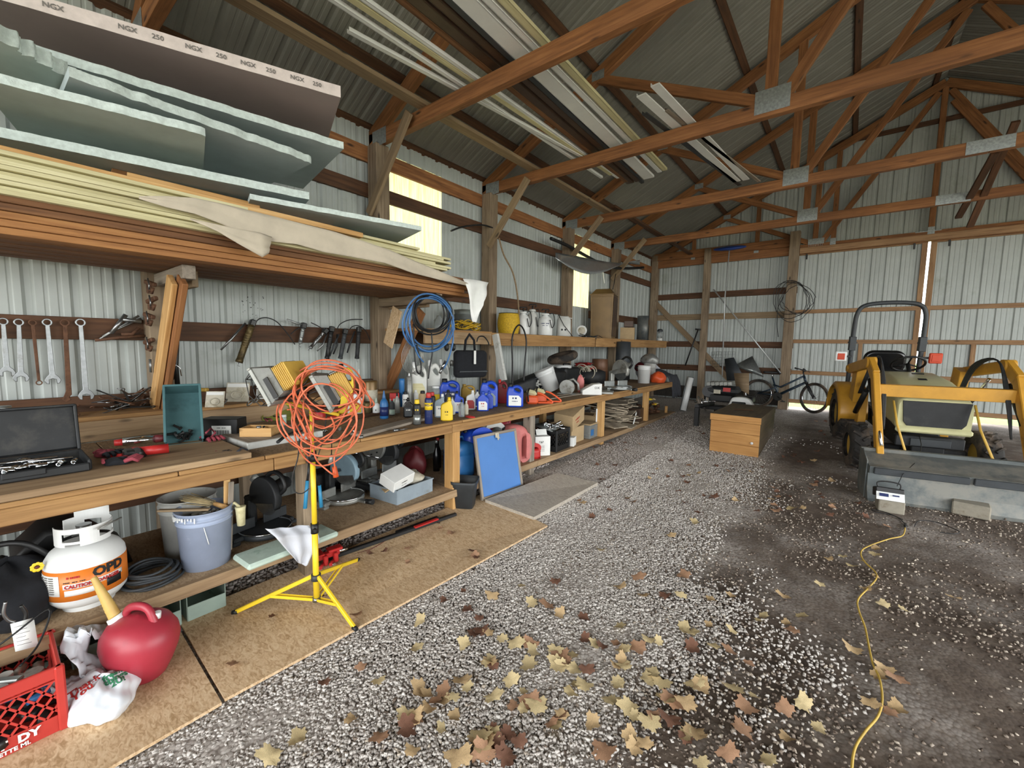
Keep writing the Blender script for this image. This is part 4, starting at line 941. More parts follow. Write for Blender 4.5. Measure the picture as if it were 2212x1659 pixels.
mb = M(); mb.cyl(n_*.10+Vector((.02, -.03, .06)), n_*.17+Vector((.02, -.03, .06)), .013); mb.cyl(n_*.03+Vector((.02, -.06, .06)), n_*.03+Vector((.02, .02, .06)), .009); mb.cyl(n_*.09+Vector((.09, -.09, .015)), n_*.10+Vector((.1, -.1, .015)), .012); mb.build('bolt', 'chrome', t)
gcord([(725, 1215), (800, 1195), (850, 1165), (880, 1158), (930, 1140)], .003, 'maroon', 'thin dark red cord beside the black jack bar', z=.03)
# battery charger on concrete block, blocks under the blade
p = fl(1922, 1108); cb_ = tag(M().box((0, 0, .065), (.20, .20, .14), None, .008).build('concrete_block', 'concrete', loc=(p.x, p.y+.10, zf(p.x, p.y)-.01), rot=.1), 'small concrete block under the battery charger', 'block')
ch = thing('battery_charger', 'small white-fronted battery charger with a folding handle on the block', 'charger', (p.x-.02, p.y+.09, zf(p.x, p.y)+.127), .12)
M().box((0, 0, .055), (.22, .16, .09), (-.28, 0, 0), .008).build('case', 'black', ch); M().box((0, -.095, .038), (.215, .008, .08), (-.45, 0, 0), .002).build('face_plate', 'white_plastic', ch)
mb = M(); mb.box((-.05, -.103, .05), (.07, .006, .03), (-.45, 0, 0)); mb.box((.04, -.106, .055), (.05, .006, .012), (-.45, 0, 0)); mb.box((.02, -.099, .026), (.14, .006, .006), (-.45, 0, 0)); mb.build('gauge', 'navy', ch)
M().tube(spl([Vector((-.085, -.01, .10)), Vector((-.085, .0, .15)), Vector((0, 0, .165)), Vector((.085, 0, .15)), Vector((.085, -.01, .10))], 5, False), .007, 8).build('handle', 'black', ch)
p = fl(2100, 1118); tag(M().box((0, 0, .06), (.26, .18, .13), None, .01).build('concrete_block', 'concrete', loc=(p.x, p.y+.10, zf(p.x, p.y)), rot=-.12), 'concrete block propping the loader bucket', 'block')
# ---------- tripod work light ----------
def zat(px, py, P):
    d = ray(px, py); t = math.hypot(P[0], P[1])/math.hypot(d.x, d.y); return CAMZ+d.z*t
def onv(px, py, P, off=0):
    """point on the upright plane through P that faces the doorway viewer"""
    n = Vector((P[0], P[1], 0)).normalized(); d = ray(px, py); c = Vector((0, 0, CAMZ)); t = (n.dot(Vector((P[0], P[1], 0)))-off)/n.dot(d); return c+d*t
PB = at(684, 1290, 2, .10); PT = Vector((PB.x, PB.y, 0)); fz = zf(PB.x, PB.y)+.026
wl = thing('work_light', 'yellow tripod work light with two caged floodlights draped in orange cord', 'work light', (PB.x, PB.y, fz))
def Lw(p): return Vector(p)-wl.location
zt = zat(672, 872, PB); z1 = zat(684, 985, PB); z2 = zat(684, 1140, PB)
M().cyl((0, 0, .05), (0, 0, z2-fz), .0175, None, 20).build('lower_tube', 'yellow', wl)
M().cyl((0, 0, z2-fz), (0, 0, z1-fz), .0150, None, 20).build('middle_tube', 'yellow', wl); M().cyl((0, 0, z1-fz), (0, 0, zt-fz), .0105, None, 16).build('upper_tube', 'yellow', wl)
for z_ in (z2-fz, z1-fz): mb = M(); mb.cyl((0, 0, z_-.03), (0, 0, z_+.03), .022, None, 20); mb.cyl((.02, -.01, z_), (.045, -.02, z_), .009); mb.build('clamp', 'black', wl)
M().cyl((0, 0, .165), (0, 0, .20), .028, None, 20).build('collar', 'charcoal', wl)
mb = M(); mb.cyl((0, 0, .03), (0, 0, .055), .024); mb.build('lower_hub', 'steel', wl)
for px, py in ((510, 1333), (766, 1368), (772, 1219)):
    q = fl(px, py); q = Vector((q.x, q.y, zf(q.x, q.y)+.034)); q = Lw(q); dn = Vector((q.x, q.y, 0)).normalized()
    lg = beam(dn*.02+Vector((0, 0, .19)), q, .018, .024, 'yellow', 'leg', wl)
    mid = (dn*.02+Vector((0, 0, .19))).lerp(q, .55)
    for s_ in (-1, 1): sd = dn.cross(Vector((0, 0, 1)))*.012*s_; beam(dn*.02+sd+Vector((0, 0, .045)), mid+sd, .003, .018, 'yellow', 'stay', wl)
    M().cyl(q-dn*.01, q+dn*.02-Vector((0, 0, .004)), .014, .012, 10).build('foot_cap', 'black', wl)
a = Lw(onv(603, 866, PB)); c = Lw(onv(733, 896, PB)); beam(a, c, .02, .02, 'yellow', 'crossbar', wl)
M().tube([Lw(onv(p_, q_, PB)) for p_, q_ in ((672, 895), (700, 905), (725, 900))], .008, 8).build('hanger', 'red', wl)
def head(cx, cy, aim, nm):
    P = Lw(onv(cx, cy, PB)); X_ = Vector(aim).normalized(); R = rot_to(X_)   # X forward, Y side, Z up
    h = bpy.data.objects.new('lamp_head', None)
    # housing is the part mesh, cage and glass its sub-parts
    mb = M(); W0, H0, W1, H1 = .145, .11, .085, .065
    def fr(x, w_, h_): return [Vector((x, -w_, -h_)), Vector((x, w_, -h_)), Vector((x, w_, h_)), Vector((x, -w_, h_))]
    v = fr(-.11, W1, H1)+fr(-.03, W1, H1)+fr(-.028, W1+.012, H1+.012)+fr(.035, W0, H0)
    f = [(3, 2, 1, 0)]+[(i+4*k, (i+1) % 4+4*k, (i+1) % 4+4*k+4, i+4*k+4) for k in range(3) for i in range(4)]
    v = [R @ q for q in v]; mb.add(v[:8], [(3, 2, 1, 0)]+f[1:5])
    for k in range(7): mb.box(R @ Vector((-.1+k*.011, 0, 0)), (.004, W1*2+.012, H1*2+.012), R)
    o = mb.build('lamp_housing', 'yellow_dull', wl, loc=P)
    m2 = M(); m2.add(v[4:], [(i+4*k, (i+1) % 4+4*k, (i+1) % 4+4*k+4, i+4*k+4) for k in range(2) for i in range(4)])
    for (yy, zz, sy, sz_) in ((0, H0, W0*2+.02, .012), (0, -H0, W0*2+.02, .012), (W0, 0, .012, H0*2), (-W0, 0, .012, H0*2)): m2.box(R @ Vector((.042, yy, zz)), (.022, sy, sz_), R, .002)
    m2.build('reflector_frame', 'cast_grey', o); M().box(R @ Vector((.036, 0, 0)), (.004, W0*2-.01, H0*2-.01), R).build('lens', 'clear', o)
    m3 = M()
    for k in range(7):
        y = -W0+W0*2*(k+.5)/7; m3.tube([R @ Vector(p_) for p_ in ((.045, y, -H0), (.11, y, -H0*.75), (.14, y, 0), (.11, y, H0*.75), (.045, y, H0))], .0028, 5)
    for k in range(4):
        z = -H0+H0*2*(k+.5)/4; m3.tube([R @ Vector(p_) for p_ in ((.045, -W0, z), (.11, -W0*.8, z), (.14, 0, z), (.11, W0*.8, z), (.045, W0, z))], .0028, 5)
    m3.build('wire_cage', 'dark_steel', o)
    m4 = M()
    for s_ in (-1, 1): m4.box(R @ Vector((-.0, s_*(W1+.045), -.03)), (.03, .006, .12), R)
    m4.box(R @ Vector((0, 0, -.10)), (.025, W1*2+.1, .006), R); m4.build('bracket', 'black', o)
    M().box(R @ Vector((-.065, 0, H1+.008)), (.06, .09, .01), R, .003).build('junction_cover', 'galv', o); return o
head(614, 823, (-.72, -.42, -.50), 'l'); head(712, 838, (-.42, -.72, -.42), 'r')
# orange cord
oc = thing('extension_lead', 'long orange extension cord coiled over the tripod work light', 'cord', (PB.x, PB.y, fz+.9))
def OP(px, py, off=.05): return onv(px, py, PB, off)-oc.location
rnd = random.Random(5); mb = M()
for k in range(9):
    cx, cy = 708+rnd.uniform(-12, 10), 846+rnd.uniform(-10, 14); rx, ry = 62+rnd.uniform(-12, 22), 50+rnd.uniform(-8, 14); ph = rnd.uniform(0, 6)
    if k > 5: cx -= 15; cy += 60; rx += 8; ry += 25
    pts = [OP(cx+rx*math.cos(a_), cy+ry*math.sin(a_)+6*math.sin(2*a_+ph), .04+.07*math.sin(a_+ph)+.012*k) for a_ in [2*PI*i/30 for i in range(30)]]
    mb.tube(pts, .0047, 7, closed=True)
loops = [[(745, 800), (780, 830), (800, 865), (795, 880), (770, 870), (755, 850), (765, 840), (790, 850), (808, 872), (800, 880)], [(640, 880), (610, 865), (598, 890), (605, 930), (640, 965), (680, 968)], [(630, 850), (605, 880), (612, 910), (635, 925), (655, 905), (650, 885), (620, 885)], [(680, 968), (705, 950), (730, 920), (750, 880), (755, 850)],
         [(676, 960), (682, 990), (700, 1010), (724, 1025), (722, 990), (735, 955), (752, 920), (765, 880), (760, 850)], [(655, 930), (680, 945), (720, 950), (750, 940), (770, 910), (765, 890), (735, 905), (700, 925), (670, 915)], [(640, 830), (635, 870), (650, 910), (668, 950), (664, 915), (655, 880), (662, 850)], [(625, 870), (640, 920), (665, 955), (700, 945), (722, 925), (715, 900)],
         [(650, 845), (640, 885), (655, 925), (672, 945), (676, 900), (660, 870)], [(770, 820), (785, 850), (775, 885), (740, 900), (700, 905), (668, 895)], [(655, 885), (672, 935), (700, 958), (735, 945), (760, 905)], [(645, 900), (660, 935), (650, 960), (668, 985), (672, 950), (662, 920)]]
for k, lp in enumerate(loops): mb.tube([OP(p.x, p.y, .06+.015*math.sin(i*.7+k)+.006*k) for i, p in enumerate(spl([Vector((a_, b_, 0)) for a_, b_ in lp], 6, False))], .0047, 7)
mb.build('cable', 'orange_cord', oc)
M().cyl(OP(722, 1008), OP(726, 1030), .013, .016, 12).build('plug', 'orange', oc)
bc = thing('power_lead', 'black power lead with metal plug hanging below the work light', 'cord', (PB.x, PB.y, fz+.7))
def BP(px, py, off=.03): return onv(px, py, PB, off)-bc.location
mb = M(); mb.tube([BP(p.x, p.y) for p in spl([Vector((a_, b_, 0)) for a_, b_ in ((648, 920), (644, 985), (632, 1030), (636, 1060), (652, 1066), (668, 1055))], 6, False)], .0035, 6); mb.tube([BP(p.x, p.y) for p in spl([Vector((a_, b_, 0)) for a_, b_ in ((705, 895), (700, 940), (690, 975), (685, 990))], 6, False)], .003, 6); mb.tube([BP(717, 930), BP(716, 985)], .003, 6); mb.build('cable', 'black', bc)
M().cyl(BP(716, 982), BP(714, 1000), .008, .014, 12).build('plug', 'cast_grey', bc)
# loppers with blue handles on the bench leg
P0 = Vector((BX+.03, 1.36, .6)); t = thing('loppers', 'long-handled loppers with blue grips hanging on the bench leg behind the tripod', 'loppers', P0)
f_ = lambda px, py: at(px, py, 0, BX+.04)-P0
mb = M(); mb.tube([f_(668, 1000), f_(664, 1040)], .008, 8); mb.tube([f_(672, 1000), f_(690, 1050)], .008, 8); mb.build('shaft', 'black', t)
for a_, b_ in (((664, 1038), (659, 1098)), ((690, 1048), (694, 1095))): M().tube([f_(*a_), f_(*b_)], [.011, .013], 10).build('handle', 'handle_blue', t)
M().box(f_(669, 985), (.02, .05, .09), None, .006).build('blade', 'dark_steel', t)
# ---------- propane cylinder ----------
p = at(196, 1302, 2, LZ); tk = thing('propane_cylinder', 'white propane cylinder with orange label on the lower shelf', 'gas cylinder', (p.x-.03, p.y, LZ), face(p))
R0 = .152
M().lathe([(.095, .025), (.125, .035), (.147, .065), (R0, .10), (R0, .23), (.148, .262), (.13, .295), (.10, .32), (.055, .333), (0, .336)], seg=40).build('tank_body', 'white_plastic', tk)
M().lathe([(.098, 0), (.100, .045)], seg=32, caps=False).build('foot_ring', 'white_plastic', tk)
def band(R_, z0, z1, a0, a1, mat, nm, par, n=24, t_=.0012):
    g_ = [[Vector((R_*math.cos(a0+(a1-a0)*i/n), R_*math.sin(a0+(a1-a0)*i/n), z0+(z1-z0)*j)) for j in (0, 1)] for i in range(n+1)]; return M().sheet(g_, -t_).build(nm, mat, par)
lb = band(R0+.0006, .085, .232, -PI*1.05, .15, 'orange_label', 'label', tk)
band(R0+.0025, .115, .215, -PI*.98, -PI*.72, 'paper', 'warning_panel', lb, 10); band(R0+.0025, .112, .14, -PI*.68, -PI*.42, 'paper', 'picture_panel', lb, 10); band(R0+.0025, .112, .155, -PI*.36, -PI*.22, 'black', 'black_panel', lb, 8); band(R0+.0022, .146, .171, -PI*.69, -PI*.2, 'paper', 'red_panel', lb, 12)
wraptext('OPD', .062, 'text_black', tk, R0+.002, .203, -PI*.33, bold=.003); wraptext('CAUTION  DANGER', .023, 'text_red', tk, R0+.004, .158, -PI*.46, bold=.001)
for k in range(8): wraptext('~mmmm mmm mmmm', .011, 'text_grey', tk, R0+.004, .205-.011*k, -PI*.85)
wraptext('~mmmm mmm mmm', .011, 'text_black', tk, R0+.002, .18, -PI*.6); wraptext('~mmmm', .022, 'text_red', tk, R0+.002, .203, -PI*.6); wraptext('523-4144', .028, 'text_grey', tk, .118, .292, -PI*.72, 'handwriting')
mb = M(); n = 48
for i in range(n):
    a0 = -PI*.98+i*(1.72*PI)/n; a1 = a0+1.72*PI/n; am = (a0+a1)/2
    zs_ = [(.335, .36), (.36, .40), (.40, .425)]
    if 30 < i < 44: zs_.append((.425, .47))
    for k, (z0, z1_) in enumerate(zs_):
        if k == 1 and (5 < i < 12 or 17 < i < 28 or 34 < i < 41): continue
        if k == 0 and (i % 16 in (7, 8, 9, 10, 11)): z0 = .348
        mb.box((.105*math.cos(am), .105*math.sin(am), (z0+z1_)/2), (.003, .105*(a1-a0)*1.1, z1_-z0), am)
mb.build('collar', 'white_plastic', tk)
mb = M(); mb.cyl((0, 0, .33), (0, 0, .39), .02); mb.cyl((-.045, 0, .37), (.02, 0, .37), .013); mb.cyl((0, 0, .39), (0, 0, .41), .028, .03, 16); mb.build('valve', 'steel', tk)
tag(M().tube([onv(212, 1143, p, .1), onv(262, 1118, p, .02)], .005, 6).build('steel_rod', 'cast_grey'), 'thin grey rod stuck through the collar of the propane cylinder', 'rod')
# hose coil beside it
p2 = at(330, 1255, 2, LZ); mb = M()
for k in range(6): r_ = .13-.006*k; mb.tube([Vector((r_*1.05*math.cos(a_)+.01*math.sin(k*2), r_*math.sin(a_)+.012*math.cos(k*3), .011+.013*k+.004*math.sin(3*a_+k))) for a_ in [2*PI*i/28 for i in range(28)]], .0075, 7, closed=True)
tag(mb.build('hose_coil', 'charcoal', loc=(p2.x-.02, p2.y, LZ)), 'coiled dark hose on the lower shelf right of the propane cylinder', 'hose')
tag(M().box((0, 0, .09), (.2, .26, .18), None, .006).build('carton', 'cardboard', loc=(-3.45, .88, LZ), rot=.2), 'plain brown carton behind the propane cylinder', 'box')
# ---------- pails ----------
def pail(nm, lab, r1, r0, h, mat, loc, rot=(0, 0, 0), cat='bucket', rings=True, handle=True, seg=36, grp=None):
    t = thing(nm, lab, cat, loc, rot, grp); pr = [(r0, 0)]
    k = lambda z: r0+(r1-r0)*z/h
    if rings: pr += [(k(h*.78), h*.78), (k(h*.78)+.006, h*.785), (k(h*.78)+.006, h*.80), (k(h*.8), h*.805), (k(h*.86), h*.86), (k(h*.86)+.007, h*.865), (k(h*.86)+.007, h*.885), (k(h*.9), h*.89)]
    pr += [(r1, h*.985), (r1+.006, h*.987), (r1+.006, h), (r1-.004, h), (r0-.004, .006), (0, .006)]
    M().lathe(pr, seg=seg).build('bucket_body', mat, t)
    if handle:
        hz = h*.84; M().tube([Vector((r1*math.cos(a_), -r1*.35*math.sin(a_)-.01, hz-r1*.75*math.sin(a_))) for a_ in [PI*i/16 for i in range(17)]], .0022, 6).build('handle', 'steel', t)
    return t
p = at(438, 1222, 2, LZ); b1 = pail('bucket', 'grey-blue plastic pail with white paint drips holding brushes on the lower shelf', .142, .122, .35, 'bucket_blue', (p.x-.03, p.y+.03, LZ), .6, handle=False); q1 = Vector(b1.location)
mb = M()
for k in range(16): a_ = -PI*.9+k*.11; ln = random.uniform(.008, .04); mb.box((.1505*math.cos(a_), .1505*math.sin(a_), .335-ln/2), (.004, random.uniform(.004, .012), ln), a_)
mb.tube([Vector((.139*math.cos(-.9+i*.02)+.0, .139*math.sin(-.9+i*.02), .27-.015*i)) for i in range(8)], .0025, 5); mb.build('paint_drips', 'white_plastic', b1)
p = at(385, 1190, 2, LZ); b2 = pail('bucket', 'dirty white plastic pail behind the grey-blue one on the lower shelf', .148, .128, .37, 'dusty_white', (q1.x-.24, q1.y-.02, LZ), .4, handle=True)
tag(beam(q1+Vector((.02, .10, .05)), q1+Vector((.02, .12, .50)), .035, .012, 'pine', 'paint_paddle', up=(1, 0, 0)), 'upright split pine stick in the grey-blue pail', 'stick'); tag(beam(q1+Vector((.05, .105, .05)), q1+Vector((.045, .135, .48)), .03, .01, 'grey_wood', 'paint_paddle', up=(1, 0, 0)), 'second weathered stick beside the pine one in the pail', 'stick')
br = thing('whisk_brush', 'straw whisk brush lying on top of the grey-blue pail', 'brush', q1+Vector((-.02, .04, .36)))
mb = M()
for k in range(60): a_ = random.uniform(-.4, .4); b_ = random.uniform(-.35, .35); mb.tube([(0, 0, 0), (.03, a_*.05, b_*.04), (-.1*math.cos(a_)+0, -.1+a_*.08, .03+b_*.08)], .0013, 3)
mb.build('bristles', 'leaf_yellow', br); M().cyl((0, 0, 0), (.09, .06, -.03), .012, .016, 10).build('handle', 'pine', br)
tag(beam(q1+Vector((-.08, -.20, .365)), q1+Vector((.1, -.0, .36)), .03, .012, 'weathered', 'stirring_stick'), 'flat brown stick lying across the rim of the grey-blue pail', 'stick')
tag(junk('scraper', 'mixed scrapers and scoops standing in the grey-blue pail', 'tools', q1+Vector((0, .0, .30)), (.16, .16, .05), 'cast_grey', 7, 9, .008, .02), 'mixed scrapers and scoops standing in the grey-blue pail', 'tools')
gl = q1+Vector((.10, .16, .30)); t = thing('caulk_cup', 'cream plastic cup hooked on the rim of the grey-blue pail', 'cup', gl); M().lathe([(.022, -.09), (.027, .01), (.03, .03), (.02, .03)], seg=18).build('cup_body', 'cream_board', t); M().tube([(0, 0, .02), (-.03, -.02, .05), (-.06, -.05, .02)], .009, 8).build('hook', 'cream_board', t)
# ---------- mitre saws ----------
def saw(lab, loc, rot, body, guard, base, tilt=.0, scale=1, slide=False):
    t = thing('miter_saw', lab, 'saw', loc, rot); mb = M()
    mb.lathe([(.15, .015), (.155, .02), (.155, .045), (.14, .05), (0, .05)], seg=36); mb.box((0, .06, .03), (.42, .14, .03), None, .008)
    for s_ in (-1, 1): mb.box((s_*.2, .06, .012), (.05, .16, .024), None, .006)
    mb.box((0, -.17, .03), (.05, .12, .02), None, .004); o = mb.build('base', base, t)
    M().cyl((0, -.22, .03), (0, -.29, .035), .018, .022, 12).build('mitre_knob', 'black', t)
    mb = M(); mb.box((-.115, .065, .085), (.17, .015, .07), None, .004); mb.box((.115, .065, .085), (.17, .015, .07), None, .004); mb.build('fence', base, t)
    M().lathe([(.152, .046), (.158, .05), (.158, .056), (.152, .058)], seg=36, caps=False).build('scale_ring', 'chrome', t)
    mb = M(); mb.box((0, .15, .12), (.06, .06, .2), None, .01); mb.box((0, .09, .24), (.05, .2, .05), (-.3, 0, 0), .01); mb.build('arm', body, t)
    Rg = Matrix.Rotation(PI/2, 3, 'Y'); gc = Vector((0, -.01, .26))
    g_ = [(math.cos(a_)*.135, math.sin(a_)*.135) for a_ in [-.35+i*(PI+.9)/26 for i in range(27)]]+[(-.1, -.03), (.09, -.06)]
    o2 = crv([g_], .05, .008, guard, 'blade_guard', t, gc+Vector((0, 0, 0)), (PI/2, 0, PI/2))
    o3 = crv([circ(.125, n=48), circ(.012, n=12)], .003, .0005, 'steel', 'blade', t, gc+Vector((0, 0, -.004)), (PI/2, 0, PI/2))
    mb = M(); mb.cyl(gc+Vector((.03, .02, .01)), gc+Vector((.17, .02, .05)), .048, .044, 20); mb.cyl(gc+Vector((.17, .02, .05)), gc+Vector((.185, .02, .055)), .036, .03, 20); mb.build('motor', body, t)
    mb = M(); mb.tube(spl([gc+Vector(q) for q in ((.02, .02, .12), (.02, -.06, .17), (.02, -.14, .15), (.02, -.17, .08), (.02, -.12, .03))], 5, False), .014, 10); mb.build('handle', 'black', t)
    if slide:
        mb = M()
        for s_ in (-1, 1): mb.cyl((s_*.04, .02, .2), (s_*.04, .4, .2), .012, None, 14)
        mb.box((0, .4, .2), (.13, .03, .08), None, .008); mb.build('slide_rail', 'chrome', t)
        mb = M(); mb.box((0, -.14, .01), (.5, .03, .03), None, .006); mb.box((-.24, 0, .02), (.04, .3, .05), None, .01); mb.box((.24, 0, .02), (.04, .3, .05), None, .01)
        for sx_ in (-1, 1):
            for sy_ in (-1, 1): mb.cyl((sx_*.24, sy_*.13, -.04), (sx_*.24, sy_*.13, .0), .014)
        mb.build('stand', 'black', t)
    t.scale = (scale,)*3; return t
p = at(585, 1160, 2, LZ); saw('black mitre saw on the lower shelf right of the two pails', (p.x-.08, p.y+.0, LZ), 1.8, 'black_dusty', 'black_dusty', 'charcoal', scale=1.05)
tag(M().cyl((0, 0, 0), (.03, .03, .05), .03, .035, 14).build('dust_cap', 'cast_grey', loc=(p.x-.2, p.y-.02, LZ+.36)), 'pale round cap on top of the black mitre saw', 'cap')
p = at(760, 1085, 2, LZ); s_ = saw('mitre saw with pale blue blade guard on the lower shelf', (p.x-.08, p.y-.02, LZ), 1.85, 'black_dusty', 'saw_blue', 'cast_grey', scale=1.05)
p = at(862, 1045, 2, LZ); s3 = saw('large silver sliding mitre saw with black dust guard', (p.x-.08, p.y-.10, LZ+.045), 1.75, 'cast_grey', 'black_dusty', 'galv', scale=1.12, slide=True)
o = crv([circ(.14, n=40)], .03, .006, 'cast_grey', 'outer_guard', s3, (-.035, .1, .31), (PI/2, 0, PI/2)); text('DELTA', .045, 'text_white', s3, (-.03, -.06, .34), (PI/2, 0, -PI/2))
for k in range(8): a_ = k*PI/4; M().cyl((-.05, .1+.09*math.cos(a_), .31+.09*math.sin(a_)), (-.058, .1+.09*math.cos(a_), .31+.09*math.sin(a_)), .007, None, 8).build('guard_bolt', 'dark_steel', s3)
# ---------- tools hanging on the left wall ----------
GX = XL+.055
def hang_mat(loc, tilt=0): return Matrix.Translation(loc) @ (Matrix.Rotation(PI/2, 4, 'Z') @ Matrix.Rotation(PI/2, 4, 'X') @ Matrix.Rotation(tilt, 4, 'Z'))
def wrench(a, c, wd, mat, lab, kind='combo', grp='wrenches hanging on the wall girt', M4=None, L_=None, th=.009):
    if M4 is None:
        A = at(*a, 0, GX+.02); C_ = at(*c, 0, GX+.02); d = A-C_; L_ = d.length; tilt = math.atan2(-d.y, d.z); M4 = hang_mat(C_, tilt)
    w2 = wd*.34; r = wd*.62; J = wd*.95
    jaw = [(-w2, J*1.6), (-J*.75, J*1.15), (-J, J*.55), (-J*.8, 0), (-J*.45, -.1*J), (-J*.42, J*.65), (0, J*.85), (J*.42, J*.65), (J*.45, -.1*J), (J*.8, 0), (J, J*.55), (J*.75, J*1.15), (w2, J*1.6)]
    rt = [(r*math.cos(a_), L_-r+r*math.sin(a_)) for a_ in [-PI/2+.45+i*(2*PI-.9)/18 for i in range(19)]]
    hole = circ(r*.62, 0, L_-r, 12)
    if kind == 'box': bt = [(r*.8*math.cos(a_), r*.8+r*.8*math.sin(a_)) for a_ in [PI/2+.45+i*(2*PI-.9)/18 for i in range(19)]]; lp = [rt+bt, hole, circ(r*.5, 0, r*.8, 12)]
    elif kind == 'spud': lp = [rt+[(-w2, J*2), (-w2*1.6, J*1.3), (-w2*2.4, J*.5), (-w2*1.2, 0), (w2*.6, J*.35), (0, J*.8), (w2, J*1.3)], hole]
    else: lp = [rt+jaw, hole]
    o = crv(lp, th, th*.3, mat, 'wrench', None); o.matrix_world = M4; return tag(o, lab, 'wrench', grp)
w_ = [((6, 686), (16, 812), .040, 'wrench_steel', 'combo', 'leftmost chrome wrench on the wall, cut by the picture edge'), ((40, 688), (46, 823), .040, 'wrench_steel', 'combo', 'second chrome wrench from the left on the wall'), ((70, 690), (85, 832), .034, 'rust', 'box', 'rusty ring wrench hanging third from the left'),
      ((101, 688), (115, 828), .042, 'wrench_steel', 'combo', 'chrome wrench hanging between two rusty ones'), ((140, 689), (150, 868), .042, 'rust', 'spud', 'long rusty wrench with a hooked jaw on the wall'), ((173, 688), (187, 862), .046, 'wrench_steel', 'combo', 'longest chrome wrench, last on the right of the wall row')]
for a, c, wd, mt, kd, lab in w_: wrench(a, c, wd, mt, lab, kd)
def rods(nm, lab, cat, segs, mat, x=None, r=.007, grp=None, par=None):
    P0 = at(*segs[0][0][0], 0, x or GX+.02); mb = M()
    for sg in segs:
        pts, rr = (sg[0], sg[1]); mb.tube([at(*p, 0, (x or GX+.02)+(sg[2] if len(sg) > 2 else 0))-P0 for p in pts], rr, 8)
    return tag(mb.build(nm, mat, loc=P0), lab, cat, grp)
rods('pliers', 'long pliers pair hanging slantwise left of the rack brace', 'pliers', [([(222, 727), (300, 682)], .008), ([(212, 735), (250, 712), (305, 688)], .009), ([(240, 720), (272, 680)], .015, .01), ([(265, 690), (305, 695)], .016, .01)], 'steel')
rods('pliers', 'rusty clamp tongs lying level under the slanting pliers', 'pliers', [([(205, 735), (260, 729), (312, 725)], .011), ([(262, 722), (285, 722), (300, 708)], .012, .01)], 'rust')
for k, (px, py) in enumerate(((325, 612), (328, 648), (322, 682), (322, 737))):
    P = at(px, py, 1, .80); t = thing('iron_clamp', ['rusty clamp hanging topmost on the rack brace', 'second rusty clamp down the rack brace', 'third rusty clamp down the rack brace', 'rusty clamp lowest on the rack brace'][k], 'clamp', P)
    mb = M(); mb.box((0, 0, 0), (.11, .03, .03), (0, .25*(-1)**k, .3), .006); mb.box((-.05, 0, -.03), (.03, .03, .08), (0, .1, 0), .006); mb.tube([(-.05, 0, -.06), (.02, 0, -.07), (.07, 0, -.04)], .010, 8); mb.build('jaw', 'rust', t); M().tube([(.03, -.02, .03), (.06, -.02, -.02), (.05, -.02, -.05)], .005, 6).build('screw', 'steel', t)
P = at(325, 790, 1, .79); mb = M()
for k in range(5): mb.tube([Vector((-.02+.01*k, 0, .05)), Vector((-.022+.01*k, 0, -.05))], .0042, 6)
tag(mb.build('drill_bits', 'steel', loc=P), 'row of small steel bits clipped to the foot of the rack brace', 'drill bits')
rods('scissors', 'open wire tongs hanging right of the rack post', 'tongs', [([(356, 812), (362, 795), (368, 785), (372, 790), (368, 808), (362, 830), (352, 858)], .004), ([(392, 812), (389, 795), (380, 788), (374, 800), (366, 815), (358, 835)], .004, .01)], 'chrome', x=-4.05)
rods('chain', 'dark chains and straps hanging behind the rack post', 'chain', [([(378, 690), (382, 740), (380, 790), (384, 835)], .017), ([(372, 700), (376, 760), (372, 820)], .013, -.02)], 'dark_steel', x=-4.12)
def gun(a, c, r, lever, hose, mat, lab, hr=.005):
    P0 = at(*a, 0, GX+.05); C_ = at(*c, 0, GX+.05); t = thing('grease_gun', lab, 'grease gun', P0, group='grease guns on the wall girt'); d = C_-P0; n_ = d.normalized()
    q = [(0, 0), (.06, 0), (.07, .006), (.08, 0)]+[(.25+.06*k+e, .004*(e == .02)) for k in range(6) for e in (0, .02, .04)]+[(.92, 0), (.93, .003), (1, .003)]
    M().tube([d*u for u, _ in q], [r+e for _, e in q], 14).build('barrel', mat, t)
    mb = M(); mb.box(n_*-.02, (.06, .05, .05), rot_to(n_), .008); mb.build('head', 'dark_steel', t)
    f_ = lambda p, o=0: at(*p, 0, GX+.05+o)-P0
    if lever: lv = [f_(p) for p in lever]; M().tube(lv, [.009]+[.011]*(len(lv)-2)+[.008], 8).build('lever', mat if mat != 'old_brass' else 'steel', t)
    if hose: M().tube([f_((p.x, p.y)) for p in spl([Vector((x, y, 0)) for x, y in hose], 5, False)], hr, 6).build('hose', 'black', t)
    M().tube([d, d+n_*.03, d+n_*.035+Vector((0, .015, 0))], .003, 5).build('pull_rod', 'steel', t)
gun((544, 702), (516, 783), .028, [(530, 698), (500, 732), (477, 756)], [(550, 698), (562, 688), (580, 687), (600, 697), (622, 722), (637, 744)], 'old_brass', 'big brass-coloured grease gun hanging leftmost with lever and hose')
gun((655, 708), (648, 742), .018, [(660, 703), (640, 698), (620, 690)], [(655, 706), (640, 712), (628, 722)], 'galv', 'small grey grease gun second from the left on the girt')
gun((700, 718), (670, 752), .016, [(706, 722), (697, 745), (685, 758)], [(703, 716), (690, 706), (672, 697)], 'steel', 'slim grease gun third from the left, its lever crossing it')
gun((716, 715), (706, 775), .022, [(728, 722), (728, 745), (720, 765)], None, 'black', 'black grease gun left of the two with arched hoses')
gun((745, 720), (735, 775), .022, [(732, 722), (722, 745), (712, 770)], [(728, 712), (735, 700), (755, 691), (783, 690)], 'charcoal', 'dark grease gun with a hose arching far to the right')
gun((775, 716), (771, 775), .022, [(766, 716), (757, 740), (750, 762)], [(755, 712), (762, 705), (775, 704), (790, 715), (799, 735)], 'black_dusty', 'rightmost grease gun with a short arched hose')
mb = M()
